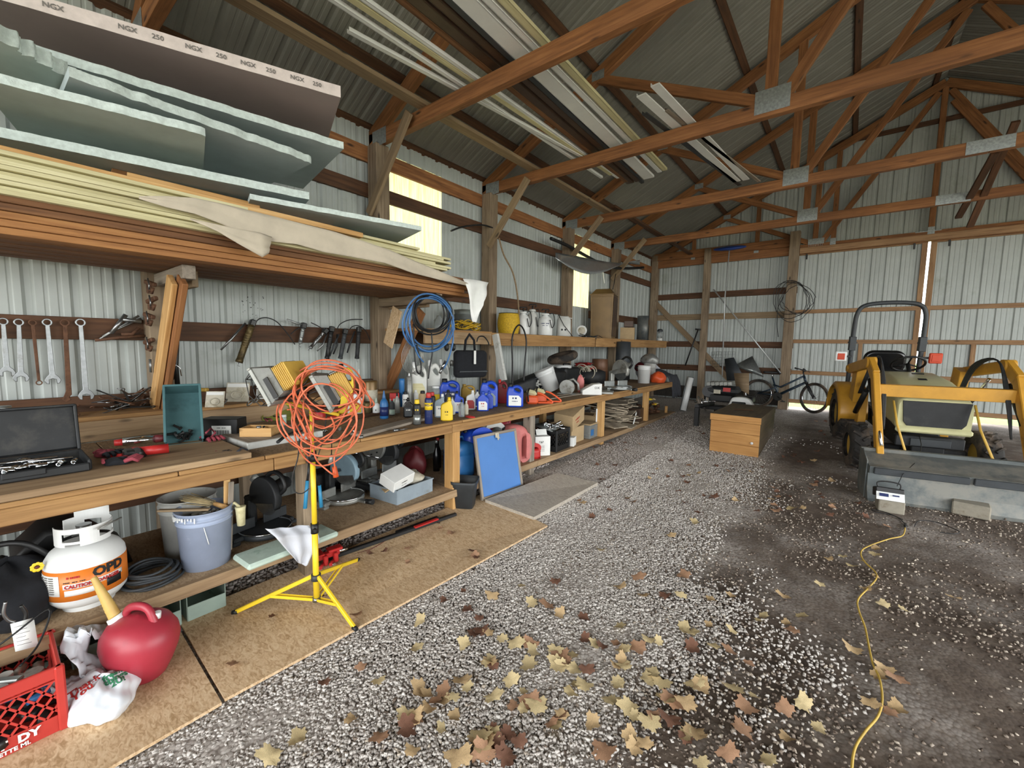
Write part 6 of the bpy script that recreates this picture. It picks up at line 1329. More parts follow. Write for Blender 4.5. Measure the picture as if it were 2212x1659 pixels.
round_can('small blue cup standing right of the red box', 868, 850, 12, 32, [('cup_body', 'blue_can', [(.8, 0), (1, .9), (1, 1), (.9, 1), (.7, .1), (0, .1)])], None, 'plastic_cup', 'cup')
round_can('white pointed squeeze bottle right of the oil box', 801, 869, 13, 36, PO('white_plastic', 'white_plastic'), None, 'squeeze_bottle', 'bottle', lb=('navy', .15, .4)); round_can('small white bottle with green cap in front of the pointed one', 813, 897, 15, 38, PO('white_plastic', 'green_paper'), None, 'squeeze_bottle', 'bottle', txt=(('~m', .3, 1.0),), tm='text_grey')
round_can('blue pointed bottle with a dark label', 830, 905, 18, 62, PO('blue_can', 'hose_blue'), None, 'squeeze_bottle', 'bottle', lb=('navy', .1, .42)); round_can('tan grease jar without lid left of the green-capped bottle', 794, 897, 18, 29, [('jar_body', 'old_brass', [(.9, 0), (1, .05), (1, .85), (.85, 1), (.7, 1), (.7, .4), (0, .4)])], None, 'jar', 'jar')
round_can('slim dark bottle with a red cap right of the blue pointed one', 847, 898, 12, 38, BT('charcoal', 'red', .4), None, 'bottle', 'bottle', lb=('green_paper', .05, .35)); round_can('tall dark tube leaning behind the red-capped bottle', 858, 893, 12, 44, BT('cast_grey', 'black', .3), None, 'tube', 'bottle')
flat_jug('white oil box-bottle with a yellow base and red lettering', 768, 895, 32, 50, 'white_plastic', 'red', 'yellow', ('~mm',), hole=False, tm='text_red'); flat_jug('big yellow jug with handle behind the orange cord', 748, 842, 34, 56, 'yellow', 'black', None, (), )
round_can('copper-coloured can behind the white pointed bottle', 799, 862, 32, 40, [('can_body', 'brown_metal', [(.95, 0), (1, .02), (1, .95), (.9, 1), (0, 1)])], None, 'metal_can', 'can', lb=('old_paper', .2, .7))
round_can('slim tan bottle with pointed top right of the yellow jug', 776, 838, 9, 42, PO('old_brass', 'white_plastic'), None, 'squeeze_bottle', 'bottle')
round_can('red cup upside down on the bench behind the cord', 690, 906, 26, 30, [('cup_body', 'red', [(1, 0), (1, .1), (.8, 1), (0, 1)])], None, 'plastic_cup', 'cup')
round_can('small green-white jar on the bench left of the tripod', 612, 922, 13, 26, [('jar_body', 'green_paper', [(1, 0), (1, .8)]), ('lid', 'white_plastic', [(1.05, .8), (1.05, 1), (0, 1)])], None, 'jar', 'jar')
# row of brown wine-like bottles under, red transparent container, chainsaws
flat_jug('dark red transparent fuel jug between the blue jugs', 1085, 872, 22, 52, 'clear_red', 'red', None, ()); 
for k, (px, py, lab) in enumerate(((1160, 873, 'orange chainsaw with cream top, nearer the blue jug'), (1178, 870, 'second orange chainsaw partly behind the first'))):
    p = put(px, py, 0, .06); t = thing('chainsaw', lab, 'chainsaw', p, face(p)+.1); s_ = pxh(p, 56)
    mb = M(); mb.box((-s_*.2, 0, s_*.16), (s_*.45, .14, s_*.32), None, .02); mb.build('engine_case', 'orange', t); M().box((-s_*.22, 0, s_*.42), (s_*.42, .12, s_*.20), (0, .25, 0), .03).build('top_cover', 'cream_board', t)
    M().tube(spl([Vector(q) for q in ((0, -.02, s_*.42), (s_*.2, -.02, s_*.36), (s_*.55, -.02, s_*.12), (s_*.58, -.02, s_*.04), (s_*.45, -.02, .012), (s_*.02, -.02, .012))], 5, False), .011, 8).build('rear_handle', 'orange', t)
    M().tube(spl([Vector(q) for q in ((-s_*.35, -.08, s_*.1), (-s_*.38, -.09, s_*.45), (-s_*.3, .0, s_*.58), (-s_*.3, .09, s_*.4))], 5, False), .009, 8).build('front_handle', 'black', t)
# ---------- hoses and wires on the rack arm ----------
HP = Vector((-3.17, 2.9, 2.0)); 
def hp(px, py, o=0): return at(px, py, 0, -3.17+o)-HP
def hoseloops(nm, lab, mat, rings, tails, r, seed):
    rnd = random.Random(seed); t = thing(nm, lab, 'hose', HP); mb = M()
    for cx, cy, rx, ry, n in rings:
        for k in range(n):
            a0, b0 = cx+rnd.uniform(-4, 4), cy+rnd.uniform(-5, 5); e = rnd.uniform(-5, 5); ph = rnd.uniform(0, 6)
            mb.tube([hp(a0+(rx+e)*math.cos(a_)+2*math.sin(3*a_+ph), b0+(ry+e)*math.sin(a_), .02+.03*math.sin(a_+ph)+.012*k) for a_ in [2*PI*i/32 for i in range(32)]], r, 7, closed=True)
    for tl in tails: mb.tube([hp(p_.x, p_.y, .07) for p_ in spl([Vector((x, y, 0)) for x, y in tl], 5, False)], r, 7)
    mb.build('hose_coil', mat, t); return t
t = hoseloops('air_hose', 'blue air hose coiled over the rack arm end', 'hose_blue', [(926, 700, 49, 58, 4)], [[(975, 690), (979, 730), (972, 765), (962, 790), (955, 798)], [(885, 700), (892, 740), (905, 770), (915, 782)]], .0085, 3)
M().tube([hp(955, 796, .07), hp(962, 780, .07)], .012, 10).build('coupling', 'chrome', t); M().tube([hp(950, 806, .07), hp(956, 794, .07)], .014, 10).build('coupling', 'steel', t)
t = hoseloops('black_hose', 'black hoses coiled inside the blue one on the rack arm', 'black', [(935, 680, 38, 40, 4), (928, 676, 32, 36, 2)], [[(932, 720), (934, 760), (928, 795), (925, 818)], [(893, 700), (895, 760), (900, 800), (908, 806), (909, 785), (900, 745)]], .0075, 4)
mb = M(); t = thing('wire_bundle', 'thin white wires hanging in loops below the blue hose', 'wire', HP)
for k in range(7): mb.tube([hp(p_.x, p_.y, -.03-.01*k) for p_ in spl([Vector(q) for q in ((880+2*k, 735, 0), (868+3*k, 765, 0), (872+4*k, 795+2*k, 0), (888+3*k, 806, 0), (905+2*k, 790, 0), (912, 750, 0))], 5, False)], .0026, 5)
mb.build('wires', 'cast_grey', t)
# ---------- high shelves ----------
SZ = 1.8075; SX = -4.0
def sp(px, x=-3.95, z=SZ): d = ray(px, 700); tt = x/d.x; return Vector((x, d.y*tt, z))
t = thing('rope_pile', 'pile of yellow rope on the short shelf behind the hoses', 'rope', (sp(1003, -3.9).x, sp(1003, -3.9).y, 1.817)); mb = M(); rnd = random.Random(2)
for k in range(16):
    cx, cy, r_ = rnd.uniform(-.08, .08), rnd.uniform(-.16, .16), rnd.uniform(.05, .10); ph = rnd.uniform(0, 6); mb.tube([(cx+r_*math.cos(a_), cy+r_*math.sin(a_)*1.3, .01+.012*k*.5+.02*math.sin(2*a_+ph)+.02) for a_ in [2*PI*i/20 for i in range(20)]], .006, 5, closed=True)
mb.build('rope_coils', 'yellow_twine', t)
for k, (px, lab) in enumerate(((948, 'clear plastic bottle lying on the short shelf behind the hoses'), (962, 'second clear container on the short shelf behind the hoses'))): p = sp(px, -4.0, 1.817); tag(M().lathe([(.06, 0), (.065, .03), (.065, .12), (.03, .16), (.03, .18), (0, .18)], seg=18).build('clear_container', 'clear', loc=p), lab, 'container')
p = sp(1047, -4.0, 1.82); t = thing('clear_tub', 'stack of clear plastic tubs at the right end of the short shelf', 'tub', (p.x, 4.02, 1.817))
for k in range(3): M().lathe([(.10, .06*k), (.12, .06*k+.16), (.125, .06*k+.16)], seg=20, sq=6).build('tub_body', 'clear', t)
p = sp(1102, -3.95); t = thing('twine_spool', 'big spool of yellow baler twine on the high shelf', 'spool', (-3.98, p.y, SZ)); pr = []
for i in range(23): pr += [(.145+.012*math.sin(i*.14)*2-.004*(i % 2), .30*i/22)]
M().lathe(pr+[(.05, .31)], seg=30).build('twine', 'yellow_twine', t); M().lathe([(.15, .30), (.15, .308), (0, .308)], seg=24).build('top_disc', 'black', t)
def sprayer(px, x, r, h, mat, lab, txt=None, seed=0):
    p = sp(px, x); t = thing('pump_sprayer', lab, 'sprayer', (x, p.y, SZ), face(p)); M().lathe([(r*.9, 0), (r, .02), (r, h*.55), (r*.8, h*.68), (r*.4, h*.76), (r*.4, h*.8)], seg=26).build('tank', mat, t)
    M().lathe([(r*.62, h*.79), (r*.62, h*.84), (r*.5, h*.86), (0, h*.86)], seg=20).build('collar', mat, t); mb = M(); mb.cyl((0, 0, h*.85), (0, 0, h*.98), .012); mb.tube([(-.06, 0, h*.97), (-.05, 0, h*1.02), (.05, 0, h*1.02), (.06, 0, h*.97), (.04, 0, h*.93)], .010, 8); mb.build('pump_handle', 'black', t)
    M().tube(spl([Vector(q) for q in ((r*.3, -r*.3, h*.8), (r*1.0, -r*.4, h*.85), (r*1.25, -r*.5, h*.5), (r*.9, -r*.9, h*.3), (r*.6, -r*1.0, h*.6))], 6, False), .007, 6).build('hose', 'black', t)
    if txt: wraptext(txt, .035, 'navy', t, r*1.01, h*.46, -PI/2); wraptext('~mm mm', .03, 'navy', t, r*1.01, h*.38, -PI/2)
    return t
sprayer(1130, -4.02, .105, .42, 'white_plastic', 'white pump sprayer partly behind the twine spool'); sprayer(1150, -4.12, .095, .5, 'milky', 'taller white sprayer with black handle, second on the high shelf'); sprayer(1178, -3.92, .12, .42, 'white_plastic', 'white pump sprayer with dark blue lettering on the high shelf', '~mmm mmm')
p = sp(1218, -4.0); t = thing('backpack_sprayer', 'squarish white backpack sprayer with black wand on the high shelf', 'sprayer', (-4.0, p.y, SZ), face(p)); M().lathe([(.12, 0), (.13, .02), (.12, .30), (.08, .36), (0, .36)], sq=5, seg=32).build('tank', 'milky', t); M().tube([(-.1, -.13, .38), (.0, -.14, .2), (.16, -.16, 0), (.24, -.2, -.12)], .006, 6).build('wand', 'black', t); M().tube([(-.12, -.1, .36), (.14, -.1, .32)], .006, 6).build('lance', 'white_plastic', t); mb = M(); mb.cyl((-.03, -.135, .12), (-.03, -.12, .12), .018); mb.cyl((.03, -.135, .12), (.03, -.12, .12), .018); mb.build('knob', 'black', t)
p = sp(1262, -4.05); t = thing('round_gauge', 'round pale dial standing on the high shelf left of the brown cabinet', 'gauge', (-4.1, p.y, SZ), face(p)); M().cyl((0, 0, .14), (0, .02, .14), .10, None, 26).build('dial', 'milky', t); M().cyl((0, -.004, .14), (0, .0, .14), .07, None, 22).build('face', 'old_paper', t); M().box((0, .01, .03), (.1, .04, .06)).build('foot', 'cast_grey', t)
junk('spray_parts', 'loose dark fittings lying along the high shelf edge before the cabinet', 'fittings', (-3.85, sp(1275, -3.85).y, SZ+.01), (.12, .7, .03), 'black', 12, 11, .006, .014)
# tall brown cabinet (old heater case)
A = at(1283, 700, 2, SZ); p = sp(1305, -3.85); cbn = thing('brown_cabinet', 'tall brown tapered metal cabinet standing on the high shelf', 'cabinet', (-4.02, 8.1, SZ), .28)
cw, cdp, chh = .46, .52, .98
def fr4(w_, d_, z): return [Vector((-w_/2, -d_/2, z)), Vector((w_/2, -d_/2, z)), Vector((w_/2, d_/2, z)), Vector((-w_/2, d_/2, z))]
mb = M(); v = fr4(cw*.92, cdp*.92, 0)+fr4(cw, cdp, chh*.9)+fr4(cw*.62, cdp*.62, chh*1.02); mb.add(v, [(3, 2, 1, 0), (8, 9, 10, 11)]+[(i+4*k, (i+1) % 4+4*k, (i+1) % 4+4*k+4, i+4*k+4) for k in range(2) for i in range(4)]); mb.build('case', 'brown_metal', cbn)
mb = M(); mb.box((0, 0, chh*.9), (cw+.03, cdp+.03, .02), None, .004)
for x in (-1, 1): mb.box((x*cw*.44, -cdp/2-.004, chh*.45), (.02, .012, chh*.8), (0, 0, 0), .003)
mb.box((0, -cdp/2-.004, chh*.86), (cw*.9, .012, .02), None, .003); mb.build('trim_frame', 'brown_metal', cbn); M().box((cw/2+.003, 0, chh*.45), (.006, cdp*.9, chh*.82), (0, .025, 0)).build('side_panel', 'brown_metal_dark', cbn)
p = sp(1359, -3.85); t = thing('cardboard_box', 'small square cardboard box right of the brown cabinet', 'box', (-3.88, p.y, SZ), .35); M().box((0, 0, .13), (.30, .26, .26), None, .004).build('carton', 'cardboard', t); M().box((.02, .0, .34), (.2, .2, .14), None, .01).build('dark_tray', 'brown_metal_dark', t)
p = sp(1390, -4.1); tag(M().lathe([(.14, 0), (.14, .62), (.13, .62)], seg=24, sx=1, sy=.7).build('sheet_roll', 'bucket_grey', loc=(-4.12, p.y, SZ)), 'upright grey metal sheet roll at the far end of the high shelf', 'sheet metal')
p = sp(1412, -3.8); t = thing('lantern', 'small white lantern at the far end of the high shelf', 'lantern', (-3.85, 11.0, SZ)); M().lathe([(.07, 0), (.07, .06), (.05, .08)], seg=18).build('base', 'milky', t); M().lathe([(.055, .08), (.055, .24)], seg=18).build('globe', 'clear', t); M().lathe([(.07, .24), (.07, .28), (.04, .31), (0, .31)], seg=18).build('cap', 'charcoal', t)
# dangling strap between shelf posts, black strip over the girt, foil bundle under the roof edge
def wire(pts, x, r, mat, lab, nm='strap', cat='strap'):
    P0 = at(*pts[0], 0, x); return tag(M().tube([at(p_.x, p_.y, 0, x)-P0 for p_ in spl([Vector((a_, b_, 0)) for a_, b_ in pts], 5, False)], r, 7).build(nm, mat, loc=P0), lab, cat)
wire([(974, 499), (1000, 490), (1040, 486), (1064, 492)], -4.2, .012, 'black', 'black curved strip sticking out left of the second knee brace'); wire([(1078, 514), (1088, 550), (1108, 590), (1118, 640), (1122, 700), (1124, 740)], -4.0, .012, 'weathered', 'long bent cane hanging from the post down to the high shelf', 'bent_cane', 'cane')
wire([(1190, 515), (1225, 530), (1270, 555), (1310, 575), (1350, 580), (1390, 578)], -4.1, .03, 'black', 'black pipe lying along the braces under the eave', 'pipe', 'pipe'); 
g_ = [[at(1200+14*i, 545+ (2.6*i if i < 8 else 20.8+1.2*(i-8))+j*(3+1.4*math.sin(i*.35)*4), 0, -4.05+.02*j) for j in range(5)] for i in range(14)]
tag(M().sheet(g_, .004).build('hanging_sheet', 'foil'), 'pale crumpled sheet sagging under the black pipe by the second window', 'sheet')
for a, c, lab in (((1300, 570), (1306, 612), 'thin pole standing on the brown cabinet'), ((1330, 592), (1324, 625), 'second thin pole leaning behind the cabinet')): tag(M().cyl(at(*a, 0, -4.05), at(*c, 0, -3.95), .008).build('thin_pole', 'white_plastic' if a[0] == 1300 else 'black'), lab, 'pole')
# hoop and hanging bag
t = thing('wire_hoop', 'black metal hoop stand reaching from the bench to the high shelf', 'hoop', bp(1122, 862)); f_ = lambda px, py: at(px, py, 0, -3.45)-Vector(t.location)
M().tube([f_(p_.x, p_.y) for p_ in spl([Vector((a_, b_, 0)) for a_, b_ in ((1107, 838), (1107, 780), (1106, 735), (1112, 712), (1122, 702), (1132, 714), (1137, 740), (1134, 780), (1131, 826))], 5, False)], .011, 8).build('hoop_tube', 'black', t)
BG = at(1016, 786, 0, -3.55); t = thing('tool_bag', 'black cloth bag hanging by its straps from the short shelf', 'bag', BG); f_ = lambda px, py, o=0: at(px, py, 0, -3.55+o)-BG
w_ = (f_(1047, 786)-f_(985, 786)).length*.5; h = pxh(BG, 56); crv([rrect(w_*1.7, h*1.05, .05, 0, 0, 5)], .12, .045, 'cloth_black', 'bag_body', t, (0, 0, 0), (PI/2, 0, PI/2-.35)); M().tube([f_(1003, 765), f_(1006, 735, .03), f_(1014, 722, .04), f_(1024, 735, .03), f_(1026, 765)], .014, 8).build('strap', 'cloth_black', t); M().box(f_(1026, 772, .08), (.01, .035, .16), None, .003).build('white_tag', 'paper', t); M().box((0.02, 0.0, -h*.28), (.14, w_*1.5, .02), (0, 0, -.35), .006).build('lower_seam', 'charcoal', t)
t = thing('ear_muffs', 'black and white ear muffs hanging left of the black bag', 'ear muffs', at(972, 750, 0, -3.5)); 
for s_ in (-1, 1): M().ball((0, s_*.05, 0), (.035, .022, .045)).build('ear_cup', 'black', t)
M().tube(spl([Vector(q) for q in ((0, -.055, .04), (0, -.05, .11), (0, 0, .14), (0, .05, .11), (0, .055, .04))], 5, False), .007, 6).build('headband', 'cast_grey', t)
wire([(1030, 738), (1034, 728), (1045, 727), (1054, 738), (1056, 745)], -3.5, .008, 'black', 'short black hose hooked over the shelf edge right of the bag', 'short_hose', 'hose')
# ---------- far half of the bench ----------
def fb(px, py, dz=0, back=0): return put(px, py, dz, back)
p = fb(1140, 822, 0, .15); t = thing('gun_case', 'long black soft case lying at the back of the bench', 'case', (-3.75, 5.35, BZ), PI/2-.05); loft([[(x, y, z) for y, z in rrect(.10, .10, .04, 0, .06)] for x in (-.62,)]+[[(x, y, z) for y, z in rrect(w1, h1, .05, 0, h1/2+.005)] for x, w1, h1 in ((-.5, .2, .16), (-.1, .26, .24), (.25, .3, .30), (.6, .3, .28))], 'black_dusty', 'case_body', t)
p = fb(1200, 806, 0, .1); t = thing('black_toolbox', 'black toolbox with raised handle behind the soft case', 'toolbox', (-3.95, 6.55, BZ)); M().box((0, 0, .16), (.3, .5, .32), None, .03).build('box_body', 'black_dusty', t); M().tube([(0, -.1, .32), (0, -.1, .38), (0, .1, .38), (0, .1, .32)], .014, 8).build('handle', 'black', t)
tag(M().tube([(.20*math.cos(a_), .20*math.sin(a_), 0) for a_ in [2*PI*i/32 for i in range(32)]], .07, 12, closed=True).build('small_tyre', 'rubber', loc=at(1215, 772, 0, -3.85), rot=Euler((.25, -.15, 0))), 'small black tyre lying on top of the dark boxes', 'tyre')
tag(M().lathe([(.30, 0), (.30, .22), (.2, .26), (0, .26)], seg=28).build('covered_drum', 'black_dusty', loc=(-3.85, 7.25, BZ)), 'low black drum underneath the small tyre', 'drum')
t = pail('bucket', 'white plastic pail tipped sideways on the far bench', .15, .12, .34, 'white_plastic', (fb(1195, 848).x-.05, fb(1195, 848).y+.05, BZ+.03), (.28, -.32, 0)); t = pail('bucket', 'upright white pail behind the tipped one on the far bench', .15, .13, .36, 'white_plastic', (fb(1215, 835).x-.15, fb(1215, 835).y+.25, BZ), .3)
p = fb(1160, 848, 0, .05); t = thing('grey_fan', 'small grey round fan beside the tipped white pail', 'fan', p, face(p)); M().tube([(.09*math.cos(a_), 0, .12+.09*math.sin(a_)) for a_ in [2*PI*i/24 for i in range(24)]], .012, 8, closed=True).build('guard', 'charcoal', t)
for k in range(5): M().box((0.035*math.cos(k*1.26), 0, .12+.035*math.sin(k*1.26)), (.06, .006, .03), (0, -k*1.26, 0), .002).build('fan_blade', 'cast_grey', t)
M().box((0, .02, .015), (.12, .08, .03), None, .006).build('base', 'charcoal', t)
t = thing('rope_pile', 'heap of white and red rope behind the red bag', 'rope', fb(1258, 820, 0, .15)); mb = M(); rnd = random.Random(8)
for k in range(14): cx, r_ = rnd.uniform(-.12, .12), rnd.uniform(.08, .16); ph = rnd.uniform(0, 6); mb.tube([(cx+r_*math.cos(a_), .05*math.sin(a_+k)+.03*k*.2, .20+.02*(k % 4)+r_*.9*math.sin(a_)) for a_ in [2*PI*i/18 for i in range(18)]], .010, 5, closed=True)
mb.build('rope_coils', 'old_paper', t); mb = M()
for k in range(4): mb.tube([(rnd.uniform(-.1, .1)+.1*math.cos(a_), .02*k, .36+.03*math.sin(a_+k)) for a_ in [2*PI*i/14 for i in range(14)]], .010, 5, closed=True)
mb.build('red_rope', 'red', t)
p = fb(1253, 848, 0, .05); t = thing('red_bag', 'red plastic wrapper standing upright before the rope heap', 'bag', p, face(p)); lump((.055, .03, .13), 24, 18, seed=3, amp=.12, zs=1.0).build('bag_body', 'pink_can', t)
p = fb(1225, 852, 0, .05); t = thing('circular_saw', 'grey circular saw lying on the far bench', 'saw', p, face(p)-.2); M().cyl((0, .02, .10), (0, -.04, .10), .11, None, 24).build('blade_guard', 'cast_grey', t); M().cyl((0, .02, .11), (.02, .16, .11), .05).build('motor', 'galv', t); M().box((0.02, 0, .012), (.3, .16, .012), None, .003).build('sole_plate', 'galv', t); M().tube([(-.02, .04, .18), (.08, .04, .22), (.15, .04, .15), (.16, .04, .06)], .018, 8).build('handle', 'cast_grey', t)
p = fb(1276, 852, 0, .05); t = thing('white_carton', 'white carton with a black emblem lying open on the far bench', 'box', p, face(p)+.2); crv([[(-.14, 0), (.14, 0), (.14, .16), (.02, .15), (-.14, .06)]], .2, .003, 'paper', 'carton', t, (0, 0, 0), UP); text('OX', .05, 'text_black', t, (.07, -.103, .10), UP)
t = thing('bronze_canister', 'brown two-tier metal canister in front of the mesh roll', 'canister', (fb(1290, 812).x, fb(1290, 812).y+.1, BZ)); M().lathe([(.16, 0), (.16, .22), (.165, .225), (.16, .23), (.155, .44), (.16, .45), (0, .45)], seg=28).build('body', 'bronze_can', t); M().ball((0, -.16, .21), .014).build('knob', 'chrome', t)
t = thing('yellow_tub', 'yellow tub with red lid left of the brown canister', 'tub', (fb(1264, 812).x-.15, fb(1264, 812).y+.3, BZ)); M().lathe([(.15, 0), (.16, .26)], seg=24).build('tub_body', 'yellow_dull', t); M().lathe([(.17, .26), (.17, .30), (0, .30)], seg=24).build('lid', 'red', t)
t = thing('black_mesh_roll', 'tall roll of black mesh hanging from high shelf to bench', 'mesh roll', (-3.58, 8.15, BZ+.02)); M().lathe([(.17, 0), (.18, .4), (.17, .78), (.0, .79)], seg=24, sx=.8).build('roll', 'charcoal', t)
s4 = saw('grey mitre saw tilted up on the far bench beside the white pails', (fb(1345, 845).x-.1, fb(1345, 845).y+.1, BZ), 1.2, 'cast_grey', 'cast_grey', 'galv', scale=1.25)
pail('bucket', 'slim white pail with black print right of the far mitre saw', .12, .11, .34, 'white_plastic', (fb(1386, 828).x, fb(1386, 828).y+.1, BZ), 0); pail('bucket', 'second slim white pail behind the printed one', .12, .11, .36, 'dusty_white', (fb(1400, 824).x-.05, fb(1400, 824).y+.2, BZ), 0)
p = fb(1421, 827, 0, .1); tag(lump((.15, .15, .13), 30, 20, seed=6, amp=.1).build('orange_sack', 'orange', loc=p), 'orange stuffed sack near the end of the bench', 'sack')
t = thing('draped_coat', 'dark grey coat draped over the end of the bench', 'coat', (-3.0, 8.95, BZ)); 
g_ = [[Vector((-.55+.12*j, -.22+.05*i+.02*math.sin(j*2), .26*math.cos(min(j, 6)*.22)+.03*math.sin(i*1.7+j) if j < 6 else .10-.14*(j-6)+.03*math.sin(i*1.9))) for j in range(10)] for i in range(12)]
for r_ in g_:
    for j, q in enumerate(r_):
        if j >= 6: q.x = -.55+.12*6+.03*(j-6)+.03*math.sin(j)
M().sheet(g_, .012).build('coat_body', 'cloth_dark', t)
t = thing('backpack', 'grey, white and red bag piled behind the draped coat', 'bag', (-3.45, 9.3, BZ)); lump((.28, .22, .20), 30, 20, seed=5, amp=.1).build('lower_bag', 'cloth_white', t); o = lump((.2, .16, .14), 26, 18, seed=9, amp=.1).build('upper_bag', 'cast_grey', t, (0, 0, .32)); o = lump((.12, .2, .12), 22, 16, seed=7, amp=.1).build('red_pocket', 'maroon', t, (-.2, 0, .16))
tag(M().box((0, 0, .015), (.2, .28, .03), None, .004).build('flat_parts', 'cast_grey', loc=fb(1310, 850, 0, .05), rot=.4), 'flat grey plate on the bench in front of the mitre saw', 'plate')
for k, (a, c) in enumerate((((1185, 862), (1262, 850)), ((1195, 856), (1245, 849)))): tag(beam(bp(*a, BZ+.01), bp(*c, BZ+.01), .035, .012, 'grey_wood', 'lath'), ['grey lath lying on the bench right of the chainsaws', 'shorter grey lath nearest the bench edge right of the chainsaws'][k], 'board')
# ---------- lower shelf, middle and far ----------
def lp(px, py, dz=0): return at(px, py, 2, LZ+dz)
p = lp(940, 1052); t = thing('grey_tote', 'dented grey metal tray heaped with cartons on the lower shelf', 'tote', (-3.05, 2.28, LZ), .10); mb = M()
for c_, s_ in (((0, -.21, .06), (.34, .006, .12)), ((0, .21, .06), (.34, .006, .12)), ((-.17, 0, .06), (.006, .42, .12)), ((.17, 0, .06), (.006, .42, .12)), ((0, 0, .004), (.34, .42, .008))): mb.box(c_, s_)
for c_, s_ in (((0, -.21, .12), (.36, .014, .01)), ((0, .21, .12), (.36, .014, .01)), ((-.17, 0, .12), (.014, .43, .01)), ((.17, 0, .12), (.014, .43, .01))): mb.box(c_, s_)
mb.build('tray', 'tote_grey', t)
t = thing('white_carton', 'white printed carton tipped on top of the grey metal tray', 'box', (-2.98, 2.17, LZ+.15), Euler((.15, .35, .2))); M().box((0, 0, .05), (.17, .24, .10), None, .003).build('carton', 'paper', t); text('~mmmmm', .022, 'text_grey', t, (.087, 0, .06), (PI/2, 0, PI/2)); text('~mmm mmmm', .012, 'text_grey', t, (.087, 0, .03), (PI/2, 0, PI/2))
tag(lump((.12, .12, .06), 24, 16, seed=2, amp=.15).build('wood_scraps', 'old_paper', loc=(-3.04, 2.36, LZ+.10)), 'heap of torn paper and scraps in the grey metal tray', 'scraps', kind='stuff'); tag(beam((-3.0, 2.05, LZ+.10), (-2.95, 2.2, LZ+.17), .1, .01, 'cardboard', 'cardboard_flap'), 'brown cardboard flap sticking out of the grey tray', 'cardboard')
tag(lump((.12, .12, .17), 26, 18, seed=4, amp=.1).build('dark_sack', 'maroon', loc=(-3.45, 2.75, LZ)), 'dark reddish sack behind the grey metal tray', 'sack'); tag(M().box((0, 0, .1), (.2, .4, .2), None, .01).build('dark_box', 'black_dusty', loc=(-3.62, 1.95, LZ)), 'dark box in the shade behind the silver saw', 'box')
def canister(lab, loc, rz, w_, d_, h, mat, nm='fuel_can', cat='fuel can', hole='side', cap='black'):
    t = thing(nm, lab, cat, loc, rz)
    if hole == 'top': out = [(-w_/2, .0), (-w_/2, h*.7), (-w_*.36, h*.92), (-w_*.1, h), (w_*.2, h), (w_*.42, h*.85), (w_/2, h*.6), (w_/2, 0)]; hl = [(-w_*.16, h*.82), (.05*w_, h*.88), (w_*.25, h*.78), (w_*.2, h*.68), (-w_*.1, h*.72)]
    else: out = [(-w_/2, 0), (-w_/2, h*.75), (-w_*.3, h), (w_*.15, h), (w_*.42, h*.86), (w_/2, h*.6), (w_/2, h*.15), (w_*.4, 0)]; hl = [(w_*.22, h*.2), (w_*.22, h*.62), (w_*.30, h*.68), (w_*.38, h*.6), (w_*.38, h*.25), (w_*.3, h*.17)]
    cl = lambda L_: [(min(max(q.x, -w_/2), w_/2), max(q.y, 0)) for q in spl([Vector((a_, b_, 0)) for a_, b_ in L_], 5)]
    crv([cl(out), cl(hl)], d_, d_*.28, mat, 'can_body', t, (0, 0, 0), UP); M().cyl((-w_*.36, 0, h*.86), (-w_*.43, 0, h*.96), .024, .022, 14).build('cap', cap, t); return t
t = thing('water_can', 'square blue water can with a lid groove at the bench leg', 'water can', (-3.06, 3.0, LZ), PI/2-.12); M().lathe([(.115, 0), (.125, .02), (.125, .22), (.12, .225), (.12, .235), (.125, .24), (.12, .33), (.08, .36), (0, .36)], sq=6, seg=40).build('can_body', 'blue_can', t); M().tube([(-.06, 0, .36), (-.04, 0, .40), (.04, 0, .40), (.06, 0, .36)], .012, 8).build('handle', 'blue_can', t)
canister('royal blue jug with moulded handle lying behind the framed board', (-3.02, 3.22, LZ+.17), PI/2-.3, .34, .2, .30, 'blue_oil', hole='top', cap='black'); canister('white jug with moulded handle between blue jug and pink can', (-3.10, 3.52, LZ+.13), PI/2-.3, .34, .2, .36, 'dusty_white', hole='top'); canister('faded pink fuel can with tall side handle on the shelf', (-2.93, 3.74, LZ), PI/2-.25, .34, .2, .44, 'pink_can')
canister('large red fuel can at the back behind the pink one', (-3.4, 3.95, LZ+.1), PI/2-.2, .40, .25, .46, 'red_can', hole='top'); canister('small bright red fuel can on the shelf edge by the bench leg', (-2.86, 4.02, LZ), PI/2-.5, .18, .13, .19, 'red', hole='top')
for k in range(6):
    x, y = -3.35-.08*(k % 2), 2.95+.09*k; t = thing('wine_bottle', 'dark glass bottle standing in the shade behind the jugs', 'bottle', (x, y, LZ), 0, 'dark bottles behind the jugs'); M().lathe([(.035, 0), (.037, .18), (.015, .24), (.014, .30)], seg=14).build('glass', 'black_gloss', t); M().lathe([(.016, .30), (.016, .33), (0, .33)], seg=10).build('cap', ['galv', 'red', 'yellow_dull'][k % 3], t)
t = thing('white_carton', 'white printed carton at the shelf edge right of the small red can', 'box', (-2.90, 4.25, LZ), PI/2-.6); M().box((0, 0, .12), (.2, .14, .24), None, .003).build('carton', 'paper', t); text('T&P', .035, 'text_black', t, (-.02, -.072, .17), UP); M().box((.02, .04, .27), (.14, .004, .08), (-.5, 0, 0)).build('flap', 'paper', t)
for k in range(4): text('~mmmm mmmm', .012, 'text_grey', t, (-.01, -.072, .12-.02*k), UP)
bcr = crate('milk_crate', 'black plastic milk crate filled with chrome fittings on the shelf', .33, .33, .28, 'black', (-2.98, 4.62, LZ), .05)
fk = None
